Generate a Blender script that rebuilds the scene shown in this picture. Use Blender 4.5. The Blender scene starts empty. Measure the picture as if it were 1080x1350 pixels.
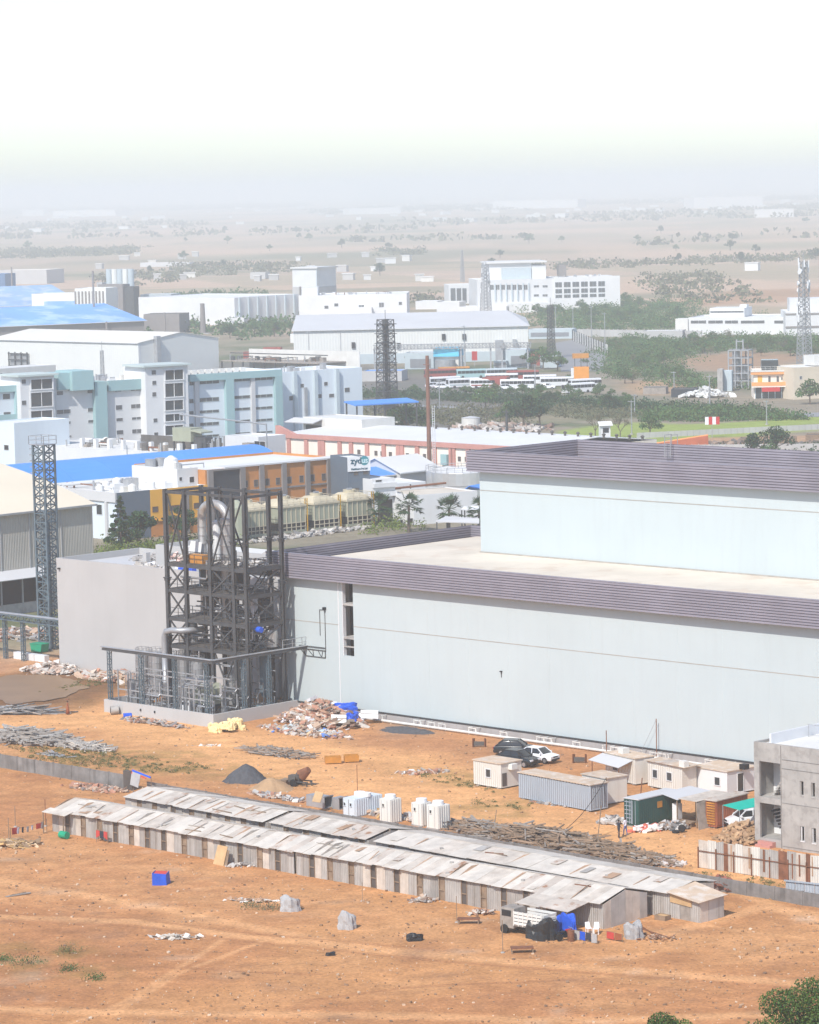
import bpy, math, random
import numpy as np
from math import sin, cos, pi, atan2, hypot, radians
random.seed(7); RNG = np.random.default_rng(11)
SC = bpy.context.scene
# ------------------------------------------------------------------ camera
FPX = 4340.; PITCH = .0985; ROLL = -.0229; HC = 60.
_cp, _sp, _cr, _sr = cos(PITCH), sin(PITCH), cos(ROLL), sin(ROLL)
FW = (0., _cp, -_sp)
RT = (_cr, _sr*_sp, _sr*_cp)
UP = (-_sr, _cr*_sp, _cr*_cp)
cam_d = bpy.data.cameras.new('camera'); cam = bpy.data.objects.new('camera', cam_d)
SC.collection.objects.link(cam)
cam_d.sensor_fit = 'VERTICAL'; cam_d.sensor_height = 24.; cam_d.lens = FPX/1350*24
cam_d.clip_start = 1.; cam_d.clip_end = 120000.
from mathutils import Matrix, Vector
cam.matrix_world = Matrix(((RT[0], UP[0], -FW[0], 0), (RT[1], UP[1], -FW[1], 0), (RT[2], UP[2], -FW[2], HC), (0, 0, 0, 1)))
SC.camera = cam
# ------------------------------------------------------------------ sky, sun, exposure
SUN_EL = radians(46); SUN_TR = radians(62)          # elevation; heading in which the light travels
w = bpy.data.worlds.new('World'); SC.world = w; w.use_nodes = True
nt = w.node_tree; nt.nodes.clear()
sky = nt.nodes.new('ShaderNodeTexSky'); sky.sky_type = 'NISHITA'; sky.sun_disc = False
sky.sun_elevation = SUN_EL; sky.sun_rotation = atan2(-cos(SUN_TR), -sin(SUN_TR))
sky.air_density = .85; sky.dust_density = .8; sky.ozone_density = 1.7; sky.altitude = 60
bg = nt.nodes.new('ShaderNodeBackground'); bg.inputs['Strength'].default_value = .15
wo = nt.nodes.new('ShaderNodeOutputWorld')
nt.links.new(sky.outputs[0], bg.inputs[0]); nt.links.new(bg.outputs[0], wo.inputs[0])
sd = bpy.data.lights.new('sun', 'SUN'); sd.energy = 3.4; sd.angle = radians(.55); sd.color = (1., .96, .90)
so = bpy.data.objects.new('sun', sd); SC.collection.objects.link(so)
so.location = (-200, 100, 300)
so.rotation_euler = Vector((cos(SUN_TR)*cos(SUN_EL), sin(SUN_TR)*cos(SUN_EL), -sin(SUN_EL))).to_track_quat('-Z', 'Y').to_euler()
SC.view_settings.view_transform = 'Standard'; SC.view_settings.look = 'None'
SC.view_settings.gamma = 1.; SC.view_settings.use_curve_mapping = False
SC.view_settings.exposure = .49
SC.cycles.max_bounces = 6; SC.cycles.diffuse_bounces = 3; SC.cycles.glossy_bounces = 2
SC.cycles.volume_bounces = 3; SC.cycles.transparent_max_bounces = 6
SC.cycles.use_denoising = True
# ------------------------------------------------------------------ geometry helpers
def ray(px, py):
    a = (px-540)/FPX; b = (675-py)/FPX
    return tuple(FW[i]+a*RT[i]+b*UP[i] for i in range(3))
def G(px, py, z=0.):                                  # where the line of sight meets the level z
    d = ray(px, py); t = (z-HC)/d[2]
    return (d[0]*t, d[1]*t, z)
def P(x, y, z):
    v = (x, y, z-HC); q = [sum(v[i]*A[i] for i in range(3)) for A in (RT, UP, FW)]
    return (540+FPX*q[0]/q[2], 675-FPX*q[1]/q[2])
class Fr:                                             # local frame of a building: x along its front, y into it
    def __init__(s, o, ang, L=0.):
        s.o = (o[0], o[1]); s.ang = ang; s.L = L; s.c = cos(ang); s.s = sin(ang)
    @staticmethod
    def px(a, b, z=0., z2=None):
        p = G(*a, z); q = G(*b, z if z2 is None else z2)
        return Fr(p, atan2(q[1]-p[1], q[0]-p[0]), hypot(q[0]-p[0], q[1]-p[1]))
    def w(s, x, y, z=0.): return (s.o[0]+x*s.c-y*s.s, s.o[1]+x*s.s+y*s.c, z)
    def l(s, p):
        dx, dy = p[0]-s.o[0], p[1]-s.o[1]
        return (dx*s.c+dy*s.s, -dx*s.s+dy*s.c)
    def g(s, px, py, z=0.): return s.l(G(px, py, z))
    def uv(s, px, py, y=0.):                          # a point on the front plane (local x, height)
        d = ray(px, py); n = (-s.s, s.c); o = s.w(0, y)
        t = (o[0]*n[0]+o[1]*n[1])/(d[0]*n[0]+d[1]*n[1])
        return (s.l((d[0]*t, d[1]*t))[0], HC+d[2]*t)
    def at(s, x, y): return Fr(s.w(x, y), s.ang)
class MB:
    def __init__(s): s.v = []; s.f = []; s.c = []
    def add(s, vs, fs):
        n = len(s.v); s.v += [tuple(p) for p in vs]; s.f += [tuple(i+n for i in f) for f in fs]; return s
    def box(s, x0, y0, z0, x1, y1, z1):
        return s.add([(x0,y0,z0),(x1,y0,z0),(x1,y1,z0),(x0,y1,z0),(x0,y0,z1),(x1,y0,z1),(x1,y1,z1),(x0,y1,z1)],
                     [(0,3,2,1),(4,5,6,7),(0,1,5,4),(1,2,6,5),(2,3,7,6),(3,0,4,7)])
    def obox(s, cx, cy, z0, sx, sy, h, a=0., tx=0., ty=0.):
        c, n = cos(a), sin(a); vs = []
        for z in (z0, z0+h):
            for i, j in ((-1,-1),(1,-1),(1,1),(-1,1)):
                x, y = i*sx/2, j*sy/2
                vs.append((cx+x*c-y*n, cy+x*n+y*c, z+x*tx+y*ty))
        return s.add(vs, [(0,3,2,1),(4,5,6,7),(0,1,5,4),(1,2,6,5),(2,3,7,6),(3,0,4,7)])
    def bar(s, p, q, w, h=None, roll=0.):
        h = h or w; p = Vector(p); q = Vector(q); d = (q-p)
        if d.length < 1e-6: return s
        d.normalize(); r = Vector((0,0,1)) if abs(d.z) < .95 else Vector((1,0,0))
        a = d.cross(r).normalized(); b = a.cross(d)
        if roll: a, b = a*cos(roll)+b*sin(roll), b*cos(roll)-a*sin(roll)
        vs = [e+a*(i*w/2)+b*(j*h/2) for e in (p, q) for i, j in ((-1,-1),(1,-1),(1,1),(-1,1))]
        return s.add(vs, [(0,3,2,1),(4,5,6,7),(0,1,5,4),(1,2,6,5),(2,3,7,6),(3,0,4,7)])
    def tube(s, p, q, r, n=8, r2=None, caps=True):
        r2 = r if r2 is None else r2; p = Vector(p); q = Vector(q); d = (q-p).normalized()
        u = Vector((0,0,1)) if abs(d.z) < .95 else Vector((1,0,0))
        a = d.cross(u).normalized(); b = a.cross(d)
        vs = [e+a*(R*cos(2*pi*i/n))+b*(R*sin(2*pi*i/n)) for e, R in ((p, r), (q, r2)) for i in range(n)]
        fs = [(i,(i+1)%n,n+(i+1)%n,n+i) for i in range(n)]
        if caps: fs += [tuple(range(n-1,-1,-1)), tuple(range(n,2*n))]
        return s.add(vs, fs)
    def path(s, pts, r, n=8):
        for a, b in zip(pts, pts[1:]): s.tube(a, b, r, n)
        return s
    def bend(s, pts, r, n=12):                        # one continuous pipe through points
        m = len(pts); rings = []; pts = [Vector(p) for p in pts]; pa = None
        for i, p in enumerate(pts):
            d = (pts[min(i+1, m-1)]-pts[max(i-1, 0)]).normalized()
            if pa is None:
                u = Vector((0,0,1)) if abs(d.z) < .9 else Vector((0,1,0)); pa = d.cross(u).normalized()
            a = (pa-d*pa.dot(d)).normalized(); pa = a; b = a.cross(d)
            rings += [p+a*(r*cos(2*pi*k/n))+b*(r*sin(2*pi*k/n)) for k in range(n)]
        fs = [(i*n+k, i*n+(k+1)%n, (i+1)*n+(k+1)%n, (i+1)*n+k) for i in range(m-1) for k in range(n)]
        return s.add(rings, fs+[tuple(range(n)), tuple(range((m-1)*n, m*n))])
    def prism(s, poly, z0, z1):
        n = len(poly); vs = [(x,y,z0) for x,y in poly]+[(x,y,z1) for x,y in poly]
        return s.add(vs, [tuple(range(n-1,-1,-1)), tuple(range(n,2*n))]+[(i,(i+1)%n,n+(i+1)%n,n+i) for i in range(n)])
    def ext(s, poly, y0, y1):                         # profile in (x,z) pushed along y
        n = len(poly); vs = [(x,y0,z) for x,z in poly]+[(x,y1,z) for x,z in poly]
        return s.add(vs, [tuple(range(n)), tuple(range(2*n-1,n-1,-1))]+[(i,n+i,n+(i+1)%n,(i+1)%n) for i in range(n)])
    def extx(s, poly, x0, x1):                        # profile in (y,z) pushed along x
        n = len(poly); vs = [(x0,y,z) for y,z in poly]+[(x1,y,z) for y,z in poly]
        return s.add(vs, [tuple(range(n-1,-1,-1)), tuple(range(n,2*n))]+[(i,(i+1)%n,n+(i+1)%n,n+i) for i in range(n)])
    def lathe(s, prof, cx=0., cy=0., n=16):
        m = len(prof); vs = [(cx+r*cos(2*pi*k/n), cy+r*sin(2*pi*k/n), z) for r, z in prof for k in range(n)]
        return s.add(vs, [(i*n+k,i*n+(k+1)%n,(i+1)*n+(k+1)%n,(i+1)*n+k) for i in range(m-1) for k in range(n)]+[tuple(range(n-1,-1,-1)), tuple(range((m-1)*n,m*n))])
    def slab(s, a, b, c, d, t):                       # a thin sheet through four corners, thickness t
        A = [Vector(p) for p in (a, b, c, d)]; n = (A[1]-A[0]).cross(A[3]-A[0]).normalized()
        vs = [p-n*t/2 for p in A]+[p+n*t/2 for p in A]
        return s.add(vs, [(0,3,2,1),(4,5,6,7),(0,1,5,4),(1,2,6,5),(2,3,7,6),(3,0,4,7)])
def tagit(o, label=None, cat=None, group=None, kind=None):
    if label: o['label'] = label
    if cat: o['category'] = cat
    if group: o['group'] = group
    if kind: o['kind'] = kind
    return o
_mcache = {}
def mesh_of(name, mb, m, smooth=False):
    me = bpy.data.meshes.new(name); me.from_pydata(mb.v, [], mb.f)
    if m: me.materials.append(m)
    if smooth: me.polygons.foreach_set('use_smooth', [True]*len(me.polygons))
    if mb.c:
        at = me.attributes.new('tint', 'FLOAT_COLOR', 'FACE'); at.data.foreach_set('color', np.array(mb.c, 'f').ravel())
    me.update(); return me
def ob(name, mb, m, parent=None, label=None, cat=None, group=None, kind=None, loc=None, rot=0., smooth=False):
    me = mb if isinstance(mb, bpy.types.Mesh) else mesh_of(name, mb, m, smooth)
    o = bpy.data.objects.new(name, me); SC.collection.objects.link(o)
    if parent: o.parent = parent
    if loc: o.location = loc
    if rot: o.rotation_euler = (0, 0, rot) if not isinstance(rot, tuple) else rot
    return tagit(o, label, cat, group, kind)
def struct(name, mb, m, **k): return ob(name, mb, m, kind='structure', **k)
def thing(name, label, cat, fr, group=None, z=0.):
    o = bpy.data.objects.new(name, None); SC.collection.objects.link(o)
    if isinstance(fr, Fr): o.location = (fr.o[0], fr.o[1], z); o.rotation_euler = (0, 0, fr.ang)
    else: o.location = fr
    o.empty_display_size = .2
    return tagit(o, label, cat, group)
def dup(root, loc, rz=None, label=None, scale=None):
    r = root.copy(); SC.collection.objects.link(r); r.location = loc
    if rz is not None: r.rotation_euler = (0, 0, rz)
    if label: r['label'] = label
    if scale: r.scale = scale if isinstance(scale, tuple) else (scale,)*3
    for ch in list(root.children):
        c = ch.copy(); SC.collection.objects.link(c); c.parent = r
        for g2 in ch.children:
            d = g2.copy(); SC.collection.objects.link(d); d.parent = c
    return r
U = random.uniform
# ------------------------------------------------------------------ materials
def mat(name, col, rough=.8, var=.12, scale=.6, metal=0., bump=0., bscale=8., col2=None, f2=.5, stain=None, streak=0., ribs=None, spec=.3, tint=False, emit=None):
    """col with large-scale mottling; col2 patches; streak = vertical dirt; ribs=(axis, pitch, depth) corrugation"""
    m = bpy.data.materials.new(name); m.use_nodes = True; n = m.node_tree.nodes; L = m.node_tree.links
    b = n['Principled BSDF']; b.inputs['Roughness'].default_value = rough; b.inputs['Metallic'].default_value = metal
    b.inputs['Specular IOR Level'].default_value = spec
    tc = n.new('ShaderNodeTexCoord'); geo = n.new('ShaderNodeNewGeometry')
    def noise(sc, det=4, vec=None, rg=.6):
        t = n.new('ShaderNodeTexNoise'); t.inputs['Scale'].default_value = sc; t.inputs['Detail'].default_value = det
        t.inputs['Roughness'].default_value = rg
        L.new(vec or geo.outputs['Position'], t.inputs['Vector']); return t.outputs[0]
    def mix(f, a, bb, mode='MIX'):
        x = n.new('ShaderNodeMix'); x.data_type = 'RGBA'; x.blend_type = mode
        for v, i in ((f, 0), (a, 6), (bb, 7)):
            if isinstance(v, (int, float)): x.inputs[i].default_value = v
            elif isinstance(v, tuple): x.inputs[i].default_value = (*v[:3], 1)
            else: L.new(v, x.inputs[i])
        return x.outputs[2]
    def rng(v, a, bb, c=0., d=1.):
        r = n.new('ShaderNodeMapRange'); r.inputs[1].default_value = a; r.inputs[2].default_value = bb
        r.inputs[3].default_value = c; r.inputs[4].default_value = d; L.new(v, r.inputs[0]); return r.outputs[0]
    base = tuple(col)
    if tint:
        a = n.new('ShaderNodeAttribute'); a.attribute_name = 'tint'; base = a.outputs['Color']
    if col2: base = mix(rng(noise(scale*2.3, 5), f2-.06, f2+.06), base, tuple(col2))
    if var:
        v = rng(noise(scale, 6), .3, .7, 1-var, 1+var)
        cc = n.new('ShaderNodeCombineColor')
        for i in range(3): L.new(v, cc.inputs[i])
        base = mix(1., base, cc.outputs[0], 'MULTIPLY')
    if streak:
        mp = n.new('ShaderNodeMapping'); mp.inputs['Scale'].default_value = (1.6, 1.6, .12); L.new(geo.outputs['Position'], mp.inputs[0])
        base = mix(rng(noise(1., 5, mp.outputs[0]), .5, .75, 0, streak), base, tuple(stain or (.16, .12, .09)))
    oi = n.new('ShaderNodeObjectInfo')
    base = mix(1., base, (lambda c2: ([L.new(rng(oi.outputs['Random'], 0, 1, .94, 1.06), c2.inputs[i]) for i in range(3)], c2.outputs[0])[1])(n.new('ShaderNodeCombineColor')), 'MULTIPLY')
    if isinstance(base, tuple): b.inputs['Base Color'].default_value = (*base, 1)
    else: L.new(base, b.inputs['Base Color'])
    hgt = None
    if ribs:
        ax, pitch, dep = ribs
        sp = n.new('ShaderNodeSeparateXYZ'); L.new(tc.outputs['Object'], sp.inputs[0])
        mm = n.new('ShaderNodeMath'); mm.operation = 'MULTIPLY'; mm.inputs[1].default_value = 2*pi/pitch; L.new(sp.outputs['XYZ'.index(ax)], mm.inputs[0])
        s2 = n.new('ShaderNodeMath'); s2.operation = 'SINE'; L.new(mm.outputs[0], s2.inputs[0])
        bp = n.new('ShaderNodeBump'); bp.inputs['Distance'].default_value = dep; L.new(s2.outputs[0], bp.inputs['Height']); hgt = bp
    if bump:
        bp = n.new('ShaderNodeBump'); bp.inputs['Distance'].default_value = bump; L.new(noise(bscale, 5), bp.inputs['Height'])
        if hgt: L.new(hgt.outputs[0], bp.inputs['Normal'])
        hgt = bp
    if hgt: L.new(hgt.outputs[0], b.inputs['Normal'])
    if emit: b.inputs['Emission Color'].default_value = (*col, 1); b.inputs['Emission Strength'].default_value = emit
    return m
M = {}
def mk(k, *a, **kw): M[k] = mat(k, *a, **kw)
mk('wall_pale', (.485,.545,.55), .7, .035, .09, streak=.16, stain=(.40,.42,.42))
mk('parapet', (.245,.228,.265), .55, .12, .25)
mk('parapet_gap', (.13,.115,.14), .8, .1)
mk('roof_cream', (.60,.54,.45), .9, .12, .12, col2=(.55,.47,.38), f2=.6)
mk('seam', (.36,.33,.29), .8, .2)
mk('beige', (.43,.425,.415), .85, .05, .15, streak=.12, stain=(.33,.30,.28))
mk('grey_plinth', (.34,.325,.315), .9, .12, .5, streak=.3, stain=(.2,.17,.14))
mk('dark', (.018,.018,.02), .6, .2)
mk('interior', (.12,.12,.12), .9, .2)
mk('glass', (.035,.045,.05), .15, .3, .4, spec=.5)
mk('glass_far', (.085,.09,.095), .3, .2, .4, spec=.5)
mk('frame', (.62,.63,.63), .6, .05)
mk('white', (.66,.665,.66), .7, .05, .15, streak=.12, stain=(.5,.48,.45))
mk('white_clean', (.70,.71,.72), .6, .03)
mk('offwhite', (.66,.65,.61), .75, .08, .3, streak=.15, stain=(.45,.40,.33))
mk('blue_white', (.62,.68,.72), .7, .04, .15, streak=.12, stain=(.42,.47,.52))
mk('teal', (.30,.46,.47), .75, .05, .2)
mk('teal_trim', (.45,.52,.50), .75, .06, .2)
mk('blue_roof', (.08,.28,.74), .5, .07, .08)
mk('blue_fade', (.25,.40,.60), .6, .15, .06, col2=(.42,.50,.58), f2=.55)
mk('roof_white', (.68,.675,.655), .6, .06, .1)
mk('roof_grey', (.52,.52,.52), .7, .05, .06)
mk('orange', (.52,.215,.06), .8, .1, .4, streak=.12, stain=(.3,.13,.05))
mk('yellow', (.78,.40,.045), .7, .06, .3)
mk('slate', (.105,.135,.17), .7, .06, .3)
mk('pilaster', (.22,.20,.19), .85, .08)
mk('pink', (.50,.24,.20), .8, .1, .3)
mk('cream', (.80,.72,.62), .8, .05, .2, streak=.15, stain=(.6,.5,.42))
mk('steel', (.062,.065,.068), .6, .25, 1.2, streak=.25, stain=(.05,.04,.035))
mk('steel_blue', (.10,.14,.165), .55, .2, 1.)
mk('galv', (.38,.39,.40), .45, .15, .8, metal=.4)
mk('vessel', (.40,.40,.40), .42, .15, .5, metal=.55, streak=.35, stain=(.22,.2,.18))
mk('duct', (.45,.44,.42), .4, .18, .8, metal=.5, streak=.3, stain=(.25,.17,.11))
mk('rust', (.20,.085,.045), .85, .3, 1.5)
mk('deck', (.10,.092,.084), .85, .25, 1.)
mk('concrete', (.38,.365,.34), .9, .12, .5, bump=.01, col2=(.31,.295,.275), f2=.56, streak=.25, stain=(.17,.155,.14))
mk('concrete_dark', (.20,.19,.18), .95, .3, .8, bump=.02, streak=.6, stain=(.06,.055,.05))
mk('tin', (.58,.515,.44), .65, .2, .8, streak=.5, stain=(.38,.30,.23), ribs=('X', .17, .02))
mk('tin_pale', (.64,.585,.51), .65, .14, .8, streak=.25, stain=(.42,.33,.25), ribs=('X', .17, .02)); mk('tin_wall2', (.37,.345,.315), .75, .15, 1., streak=.6, stain=(.2,.16,.12), ribs=('X', .2, .03))
mk('tin_rust', (.54,.47,.40), .7, .2, .5, col2=(.36,.20,.12), f2=.60, ribs=('X', .17, .02))
mk('tin_wall', (.44,.415,.38), .7, .12, 1., streak=.7, stain=(.24,.19,.15), ribs=('X', .2, .03))
mk('ply', (.50,.33,.17), .85, .15, 1.5)
mk('door_dark', (.10,.085,.075), .8, .2)
mk('wood', (.24,.17,.115), .9, .3, 1.5)
mk('wood_grey', (.30,.265,.23), .9, .25, 1.5)
mk('cabin', (.66,.635,.57), .7, .05, .5, streak=.3, stain=(.40,.33,.25), ribs=('X', .28, .03))
mk('cabin_roof', (.52,.40,.29), .9, .12, .6, col2=(.58,.50,.42), f2=.55)
mk('cont_grey', (.40,.45,.50), .6, .05, .5, streak=.12, ribs=('X', .28, .05))
mk('cont_end_shade', (.35,.39,.43), .6, .05, .5, streak=.2, ribs=('Y', .28, .05))  # container grey darkened: shade of the end face put into the colour
mk('cont_green', (.022,.085,.072), .6, .15, .6, streak=.3, stain=(.10,.08,.06), ribs=('X', .28, .06))
mk('cont_brown', (.36,.115,.055), .7, .15, .8, streak=.3, stain=(.18,.07,.04), ribs=('X', .28, .05))
mk('tarp_blue', (.015,.09,.55), .5, .2, 1.5, bump=.03, bscale=3)
mk('tarp_teal', (.0,.45,.34), .6, .08, 1.5)
mk('tarp_black', (.022,.024,.026), .45, .3, 1.)
mk('plastic_white', (.80,.80,.79), .5, .05)
mk('green_bin', (.01,.30,.16), .5, .15)
mk('rubble', (.4,.3,.2), .95, .15, 2., tint=True)
mk('gravel', (.085,.088,.095), .95, .25, 3., bump=.05, bscale=12)
mk('sand', (.42,.27,.15), .95, .15, 1., bump=.04, bscale=8)
mk('skip_orange', (.50,.22,.04), .7, .2, 1.)
mk('red', (.5,.03,.03), .6, .15)
mk('car_white', (.80,.81,.82), .25, 0., spec=.5)
mk('car_dark', (.012,.018,.024), .25, 0., spec=.5)
mk('car_glass', (.02,.025,.03), .1, 0., spec=.5)
mk('tyre', (.02,.02,.02), .9, .1)
mk('rim', (.45,.45,.46), .35, .05, metal=.7)
mk('lamp', (.75,.76,.78), .2, 0.)
mk('lamp_red', (.35,.02,.02), .3, 0.)
mk('skin', (.16,.085,.055), .6, .05)
mk('hair', (.01,.01,.01), .6, 0.)
mk('cloth_pale', (.60,.60,.66), .9, .1)
mk('cloth_dark', (.03,.035,.05), .9, .1)
mk('cloth_red', (.50,.06,.05), .9, .15)
mk('cloth_brown', (.28,.09,.04), .9, .15)
mk('asphalt', (.17,.17,.175), .9, .1, .05)
mk('bark', (.10,.075,.055), .95, .3, 2.)
mk('cool_grey', (.32,.335,.25), .7, .08, .5, streak=.2, stain=(.2,.19,.16))
mk('cool_cream', (.52,.46,.33), .8, .12, .5, streak=.2, stain=(.3,.24,.17))
mk('yellow_paint', (.60,.33,.02), .6, .1)
mk('black_bag', (.02,.02,.022), .4, .3)
mk('sack', (.80,.62,.32), .8, .1, 1.)
mk('silver', (.68,.68,.67), .35, .1, .4, metal=.6); mk('offwhite3', (.68,.69,.66), .7, .04, .1, ribs=('X', 1., .03)); mk('roof_cream3', (.72,.69,.62), .8, .04, .05); mk('slate_dark', (.03,.036,.045), .7, .1); mk('fin_grey', (.45,.52,.55), .7, .05); mk('logo_teal', (.04,.25,.30), .5, .05); mk('logo_dark', (.02,.09,.13), .5, .05); mk('logo_pale', (.55,.72,.74), .5, 0.)
mk('cyan', (.10,.50,.70), .6, .08); mk('shutter', (.20,.21,.23), .6, .1); mk('red_far', (.30,.07,.055), .7, .15); mk('asphalt2', (.24,.24,.245), .9, .08, .05); mk('skip_bright', (.75,.30,.03), .6, .08)
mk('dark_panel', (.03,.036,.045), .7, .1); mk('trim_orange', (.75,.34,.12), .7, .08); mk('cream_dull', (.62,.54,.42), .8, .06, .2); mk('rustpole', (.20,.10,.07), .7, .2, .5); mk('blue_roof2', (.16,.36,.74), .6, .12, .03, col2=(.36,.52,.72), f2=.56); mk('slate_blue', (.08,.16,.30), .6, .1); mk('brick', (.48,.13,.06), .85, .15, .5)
mk('wood2', (.30,.20,.13), .9, .25, 1.5); mk('plastic_white2', (.72,.70,.64), .6, .05, .5, streak=.2, stain=(.45,.38,.3)); mk('mud_water', (.27,.165,.085), .5, .1, .2, spec=.5); mk('cloth_blue', (.10,.12,.28), .9, .1)
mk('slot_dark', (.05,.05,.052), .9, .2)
mk('rust_pale', (.40,.26,.17), .85, .2, 1.5)
mk('cloth_white', (.36,.355,.35), .9, .12, 1.5, bump=.04, bscale=3)
# ================================================================== ground: one sheet to the horizon
class VN:
    def __init__(s, seed): s.t = np.random.default_rng(seed).random((256, 256))
    def __call__(s, x, y):
        xi = np.floor(x).astype(int); yi = np.floor(y).astype(int); fx = x-xi; fy = y-yi
        fx = fx*fx*(3-2*fx); fy = fy*fy*(3-2*fy); t = s.t
        a = t[xi & 255, yi & 255]; b = t[(xi+1) & 255, yi & 255]; c = t[xi & 255, (yi+1) & 255]; d = t[(xi+1) & 255, (yi+1) & 255]
        return (a*(1-fx)+b*fx)*(1-fy)+(c*(1-fx)+d*fx)*fy
    def fbm(s, x, y, o=4):
        r = 0; a = .5
        for i in range(o): r = r+a*s(x+17.3*i, y+9.1*i); x = x*2.03; y = y*2.03; a *= .5
        return r
vn = VN(3)
def axis(segs):
    out = [segs[0][0]]
    for a, b, st in segs: out += list(np.linspace(a, b, max(2, int(round((b-a)/st))+1))[1:])
    return out
gx = [-float(v) for v in np.geomspace(45000, 330, 30)]+axis([(-320., -64, 8.), (-64, 70, .4), (70, 320, 8.)])+[float(v) for v in np.geomspace(330, 45000, 30)]
gy = [-3000., -800, 0, 100, 180]+axis([(200, 222, 3.), (222, 425, .42), (425, 1300, 5.), (1300, 2600, 14)])+[float(v) for v in np.geomspace(2640, 70000, 70)]
X, Y = np.meshgrid(np.array(gx), np.array(gy))
def soft_poly(pts, feather, wob=0., wsc=.15):         # 1 inside a ground polygon given by its corners
    x = X+((vn.fbm(X*wsc, Y*wsc)-.5)*wob if wob else 0); y = Y+((vn.fbm(X*wsc+50, Y*wsc+50)-.5)*wob*2 if wob else 0)
    ins = np.zeros(X.shape, bool); dist = np.full(X.shape, 1e9); n = len(pts)
    for i in range(n):
        x1, y1 = pts[i][:2]; x2, y2 = pts[(i+1) % n][:2]
        ins ^= ((y1 > y) != (y2 > y)) & (x < (x2-x1)*(y-y1)/((y2-y1) or 1e-9)+x1)
        L2 = (x2-x1)**2+(y2-y1)**2 or 1e-9; t = np.clip(((x-x1)*(x2-x1)+(y-y1)*(y2-y1))/L2, 0, 1)
        dist = np.minimum(dist, np.hypot(x-x1-t*(x2-x1), y-y1-t*(y2-y1)))
    return np.clip(.5+np.where(ins, dist, -dist)/feather*.5, 0, 1)
def soft_line(pix, wid, wob=.7):
    pts = [G(*p) for p in pix]; x = X+(vn.fbm(X*.12, Y*.12)-.5)*wob; y = Y+(vn.fbm(X*.12+9, Y*.12+9)-.5)*wob*2
    dist = np.full(X.shape, 1e9)
    for (x1, y1, _), (x2, y2, _) in zip(pts, pts[1:]):
        L2 = (x2-x1)**2+(y2-y1)**2; t = np.clip(((x-x1)*(x2-x1)+(y-y1)*(y2-y1))/L2, 0, 1)
        dist = np.minimum(dist, np.hypot(x-x1-t*(x2-x1), y-y1-t*(y2-y1)))
    return np.clip(1.5-dist/wid, 0, 1)
def gp(pix): return [G(*p) for p in pix]
C = np.zeros(X.shape+(3,))
def lay(col, m): 
    global C
    C = C*(1-m[..., None])+np.array(col)*m[..., None]
n1 = vn.fbm(X*.035, Y*.035, 5); n2 = vn.fbm(X*.16+7, Y*.16+3, 5); n3 = vn.fbm(X*.7, Y*.7, 3)
nf = vn.fbm(X*.0016, Y*.0040, 5); nf2 = vn.fbm(X*.006, Y*.016+30, 4)
# far plain: dry fields in bands, scrub
C[:] = (.44, .32, .225)
lay((.37, .29, .19), np.clip((nf-.47)*9, 0, 1)); lay((.52, .37, .26), np.clip((nf2-.52)*9, 0, 1)*.7)
plots = np.random.default_rng(5).random((200, 200))
pi_ = plots[(np.floor((X+.25*Y)/140).astype(int)) % 200, (np.floor((Y-.1*X)/260).astype(int)) % 200]
lay((.54, .37, .25), (pi_ > .72)*.6); lay((.30, .26, .15), (pi_ < .16)*.5)
lay((.13, .15, .08), np.clip((vn.fbm(X*.004+5, Y*.011, 5)-.57)*14, 0, 1)*.6)
# plant belt in the middle distance
belt = np.clip((1500-Y)/300, 0, 1)*np.clip((Y-420)/40, 0, 1)
lay((.22, .20, .15), belt*.8); lay((.10, .13, .055), belt*np.clip((n1-.45)*8, 0, 1)*.8)
lay((.16, .15, .135), soft_poly(gp([(-400, 640), (640, 640), (700, 520), (480, 480), (-300, 470)]), 8)*.9)
lay((.27, .33, .08), soft_poly(gp([(740, 567), (830, 557), (920, 560), (1090, 548), (1095, 566), (960, 577), (760, 590), (700, 590)]), 1.5, 3))
lay((.40, .26, .15), soft_poly(gp([(820, 502), (900, 502), (960, 512), (880, 522), (830, 520)]), 4, 6))
lay((.36, .22, .13), soft_poly(gp([(880, 474), (985, 462), (1090, 470), (1000, 492), (920, 488)]), 6, 14)*.9)
lay((.42, .26, .15), soft_poly(gp([(900, 578), (1150, 572), (1200, 605), (890, 605)]), 1.5, 3))
lay((.40, .23, .13), soft_poly(gp([(820, 408), (940, 384), (1150, 378), (1150, 392), (900, 404)]), 14, 30)*.8)
lay((.35, .27, .19), soft_poly(gp([(640, 560), (760, 555), (760, 548), (660, 545)]), 4, 6)*.5)
# yard of orange soil
yard = np.clip((432-Y)/12, 0, 1)
lay((.42, .255, .14), yard)
lay((.365, .205, .115), yard*np.clip((n1-.42)*5, 0, 1)*.8)
lay((.47, .30, .175), yard*np.clip((.42-n2)*6, 0, 1)*.6)
lay((.30, .165, .095), yard*np.clip((n2-.55)*8, 0, 1)*.5)
lay((.27, .165, .105), yard*np.clip((n3-.56)*9, 0, 1)*.35)
lay((.50, .325, .19), yard*soft_poly(gp([(-80, 945), (250, 955), (560, 985), (700, 1015), (1100, 1120), (1100, 1180), (700, 1105), (300, 1030), (-80, 1000)]), 5, 8)*.65*np.clip((n3-.2)*3, .4, 1)); lay((.49, .315, .185), yard*soft_poly(gp([(-80, 1105), (120, 1112), (400, 1165), (700, 1225), (1100, 1215), (1100, 1260), (600, 1245), (-80, 1190)]), 5, 8)*.6*np.clip((n3-.2)*3, .4, 1))
road = lambda pix, wd, k=1., c=(.55, .36, .205): lay(c, soft_line(pix, wd)*k*yard)
road([(-60, 965), (60, 950), (180, 950), (300, 988), (430, 1030), (560, 1060), (700, 1085), (840, 1110), (1000, 1150)], 5.5, .95)
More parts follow.
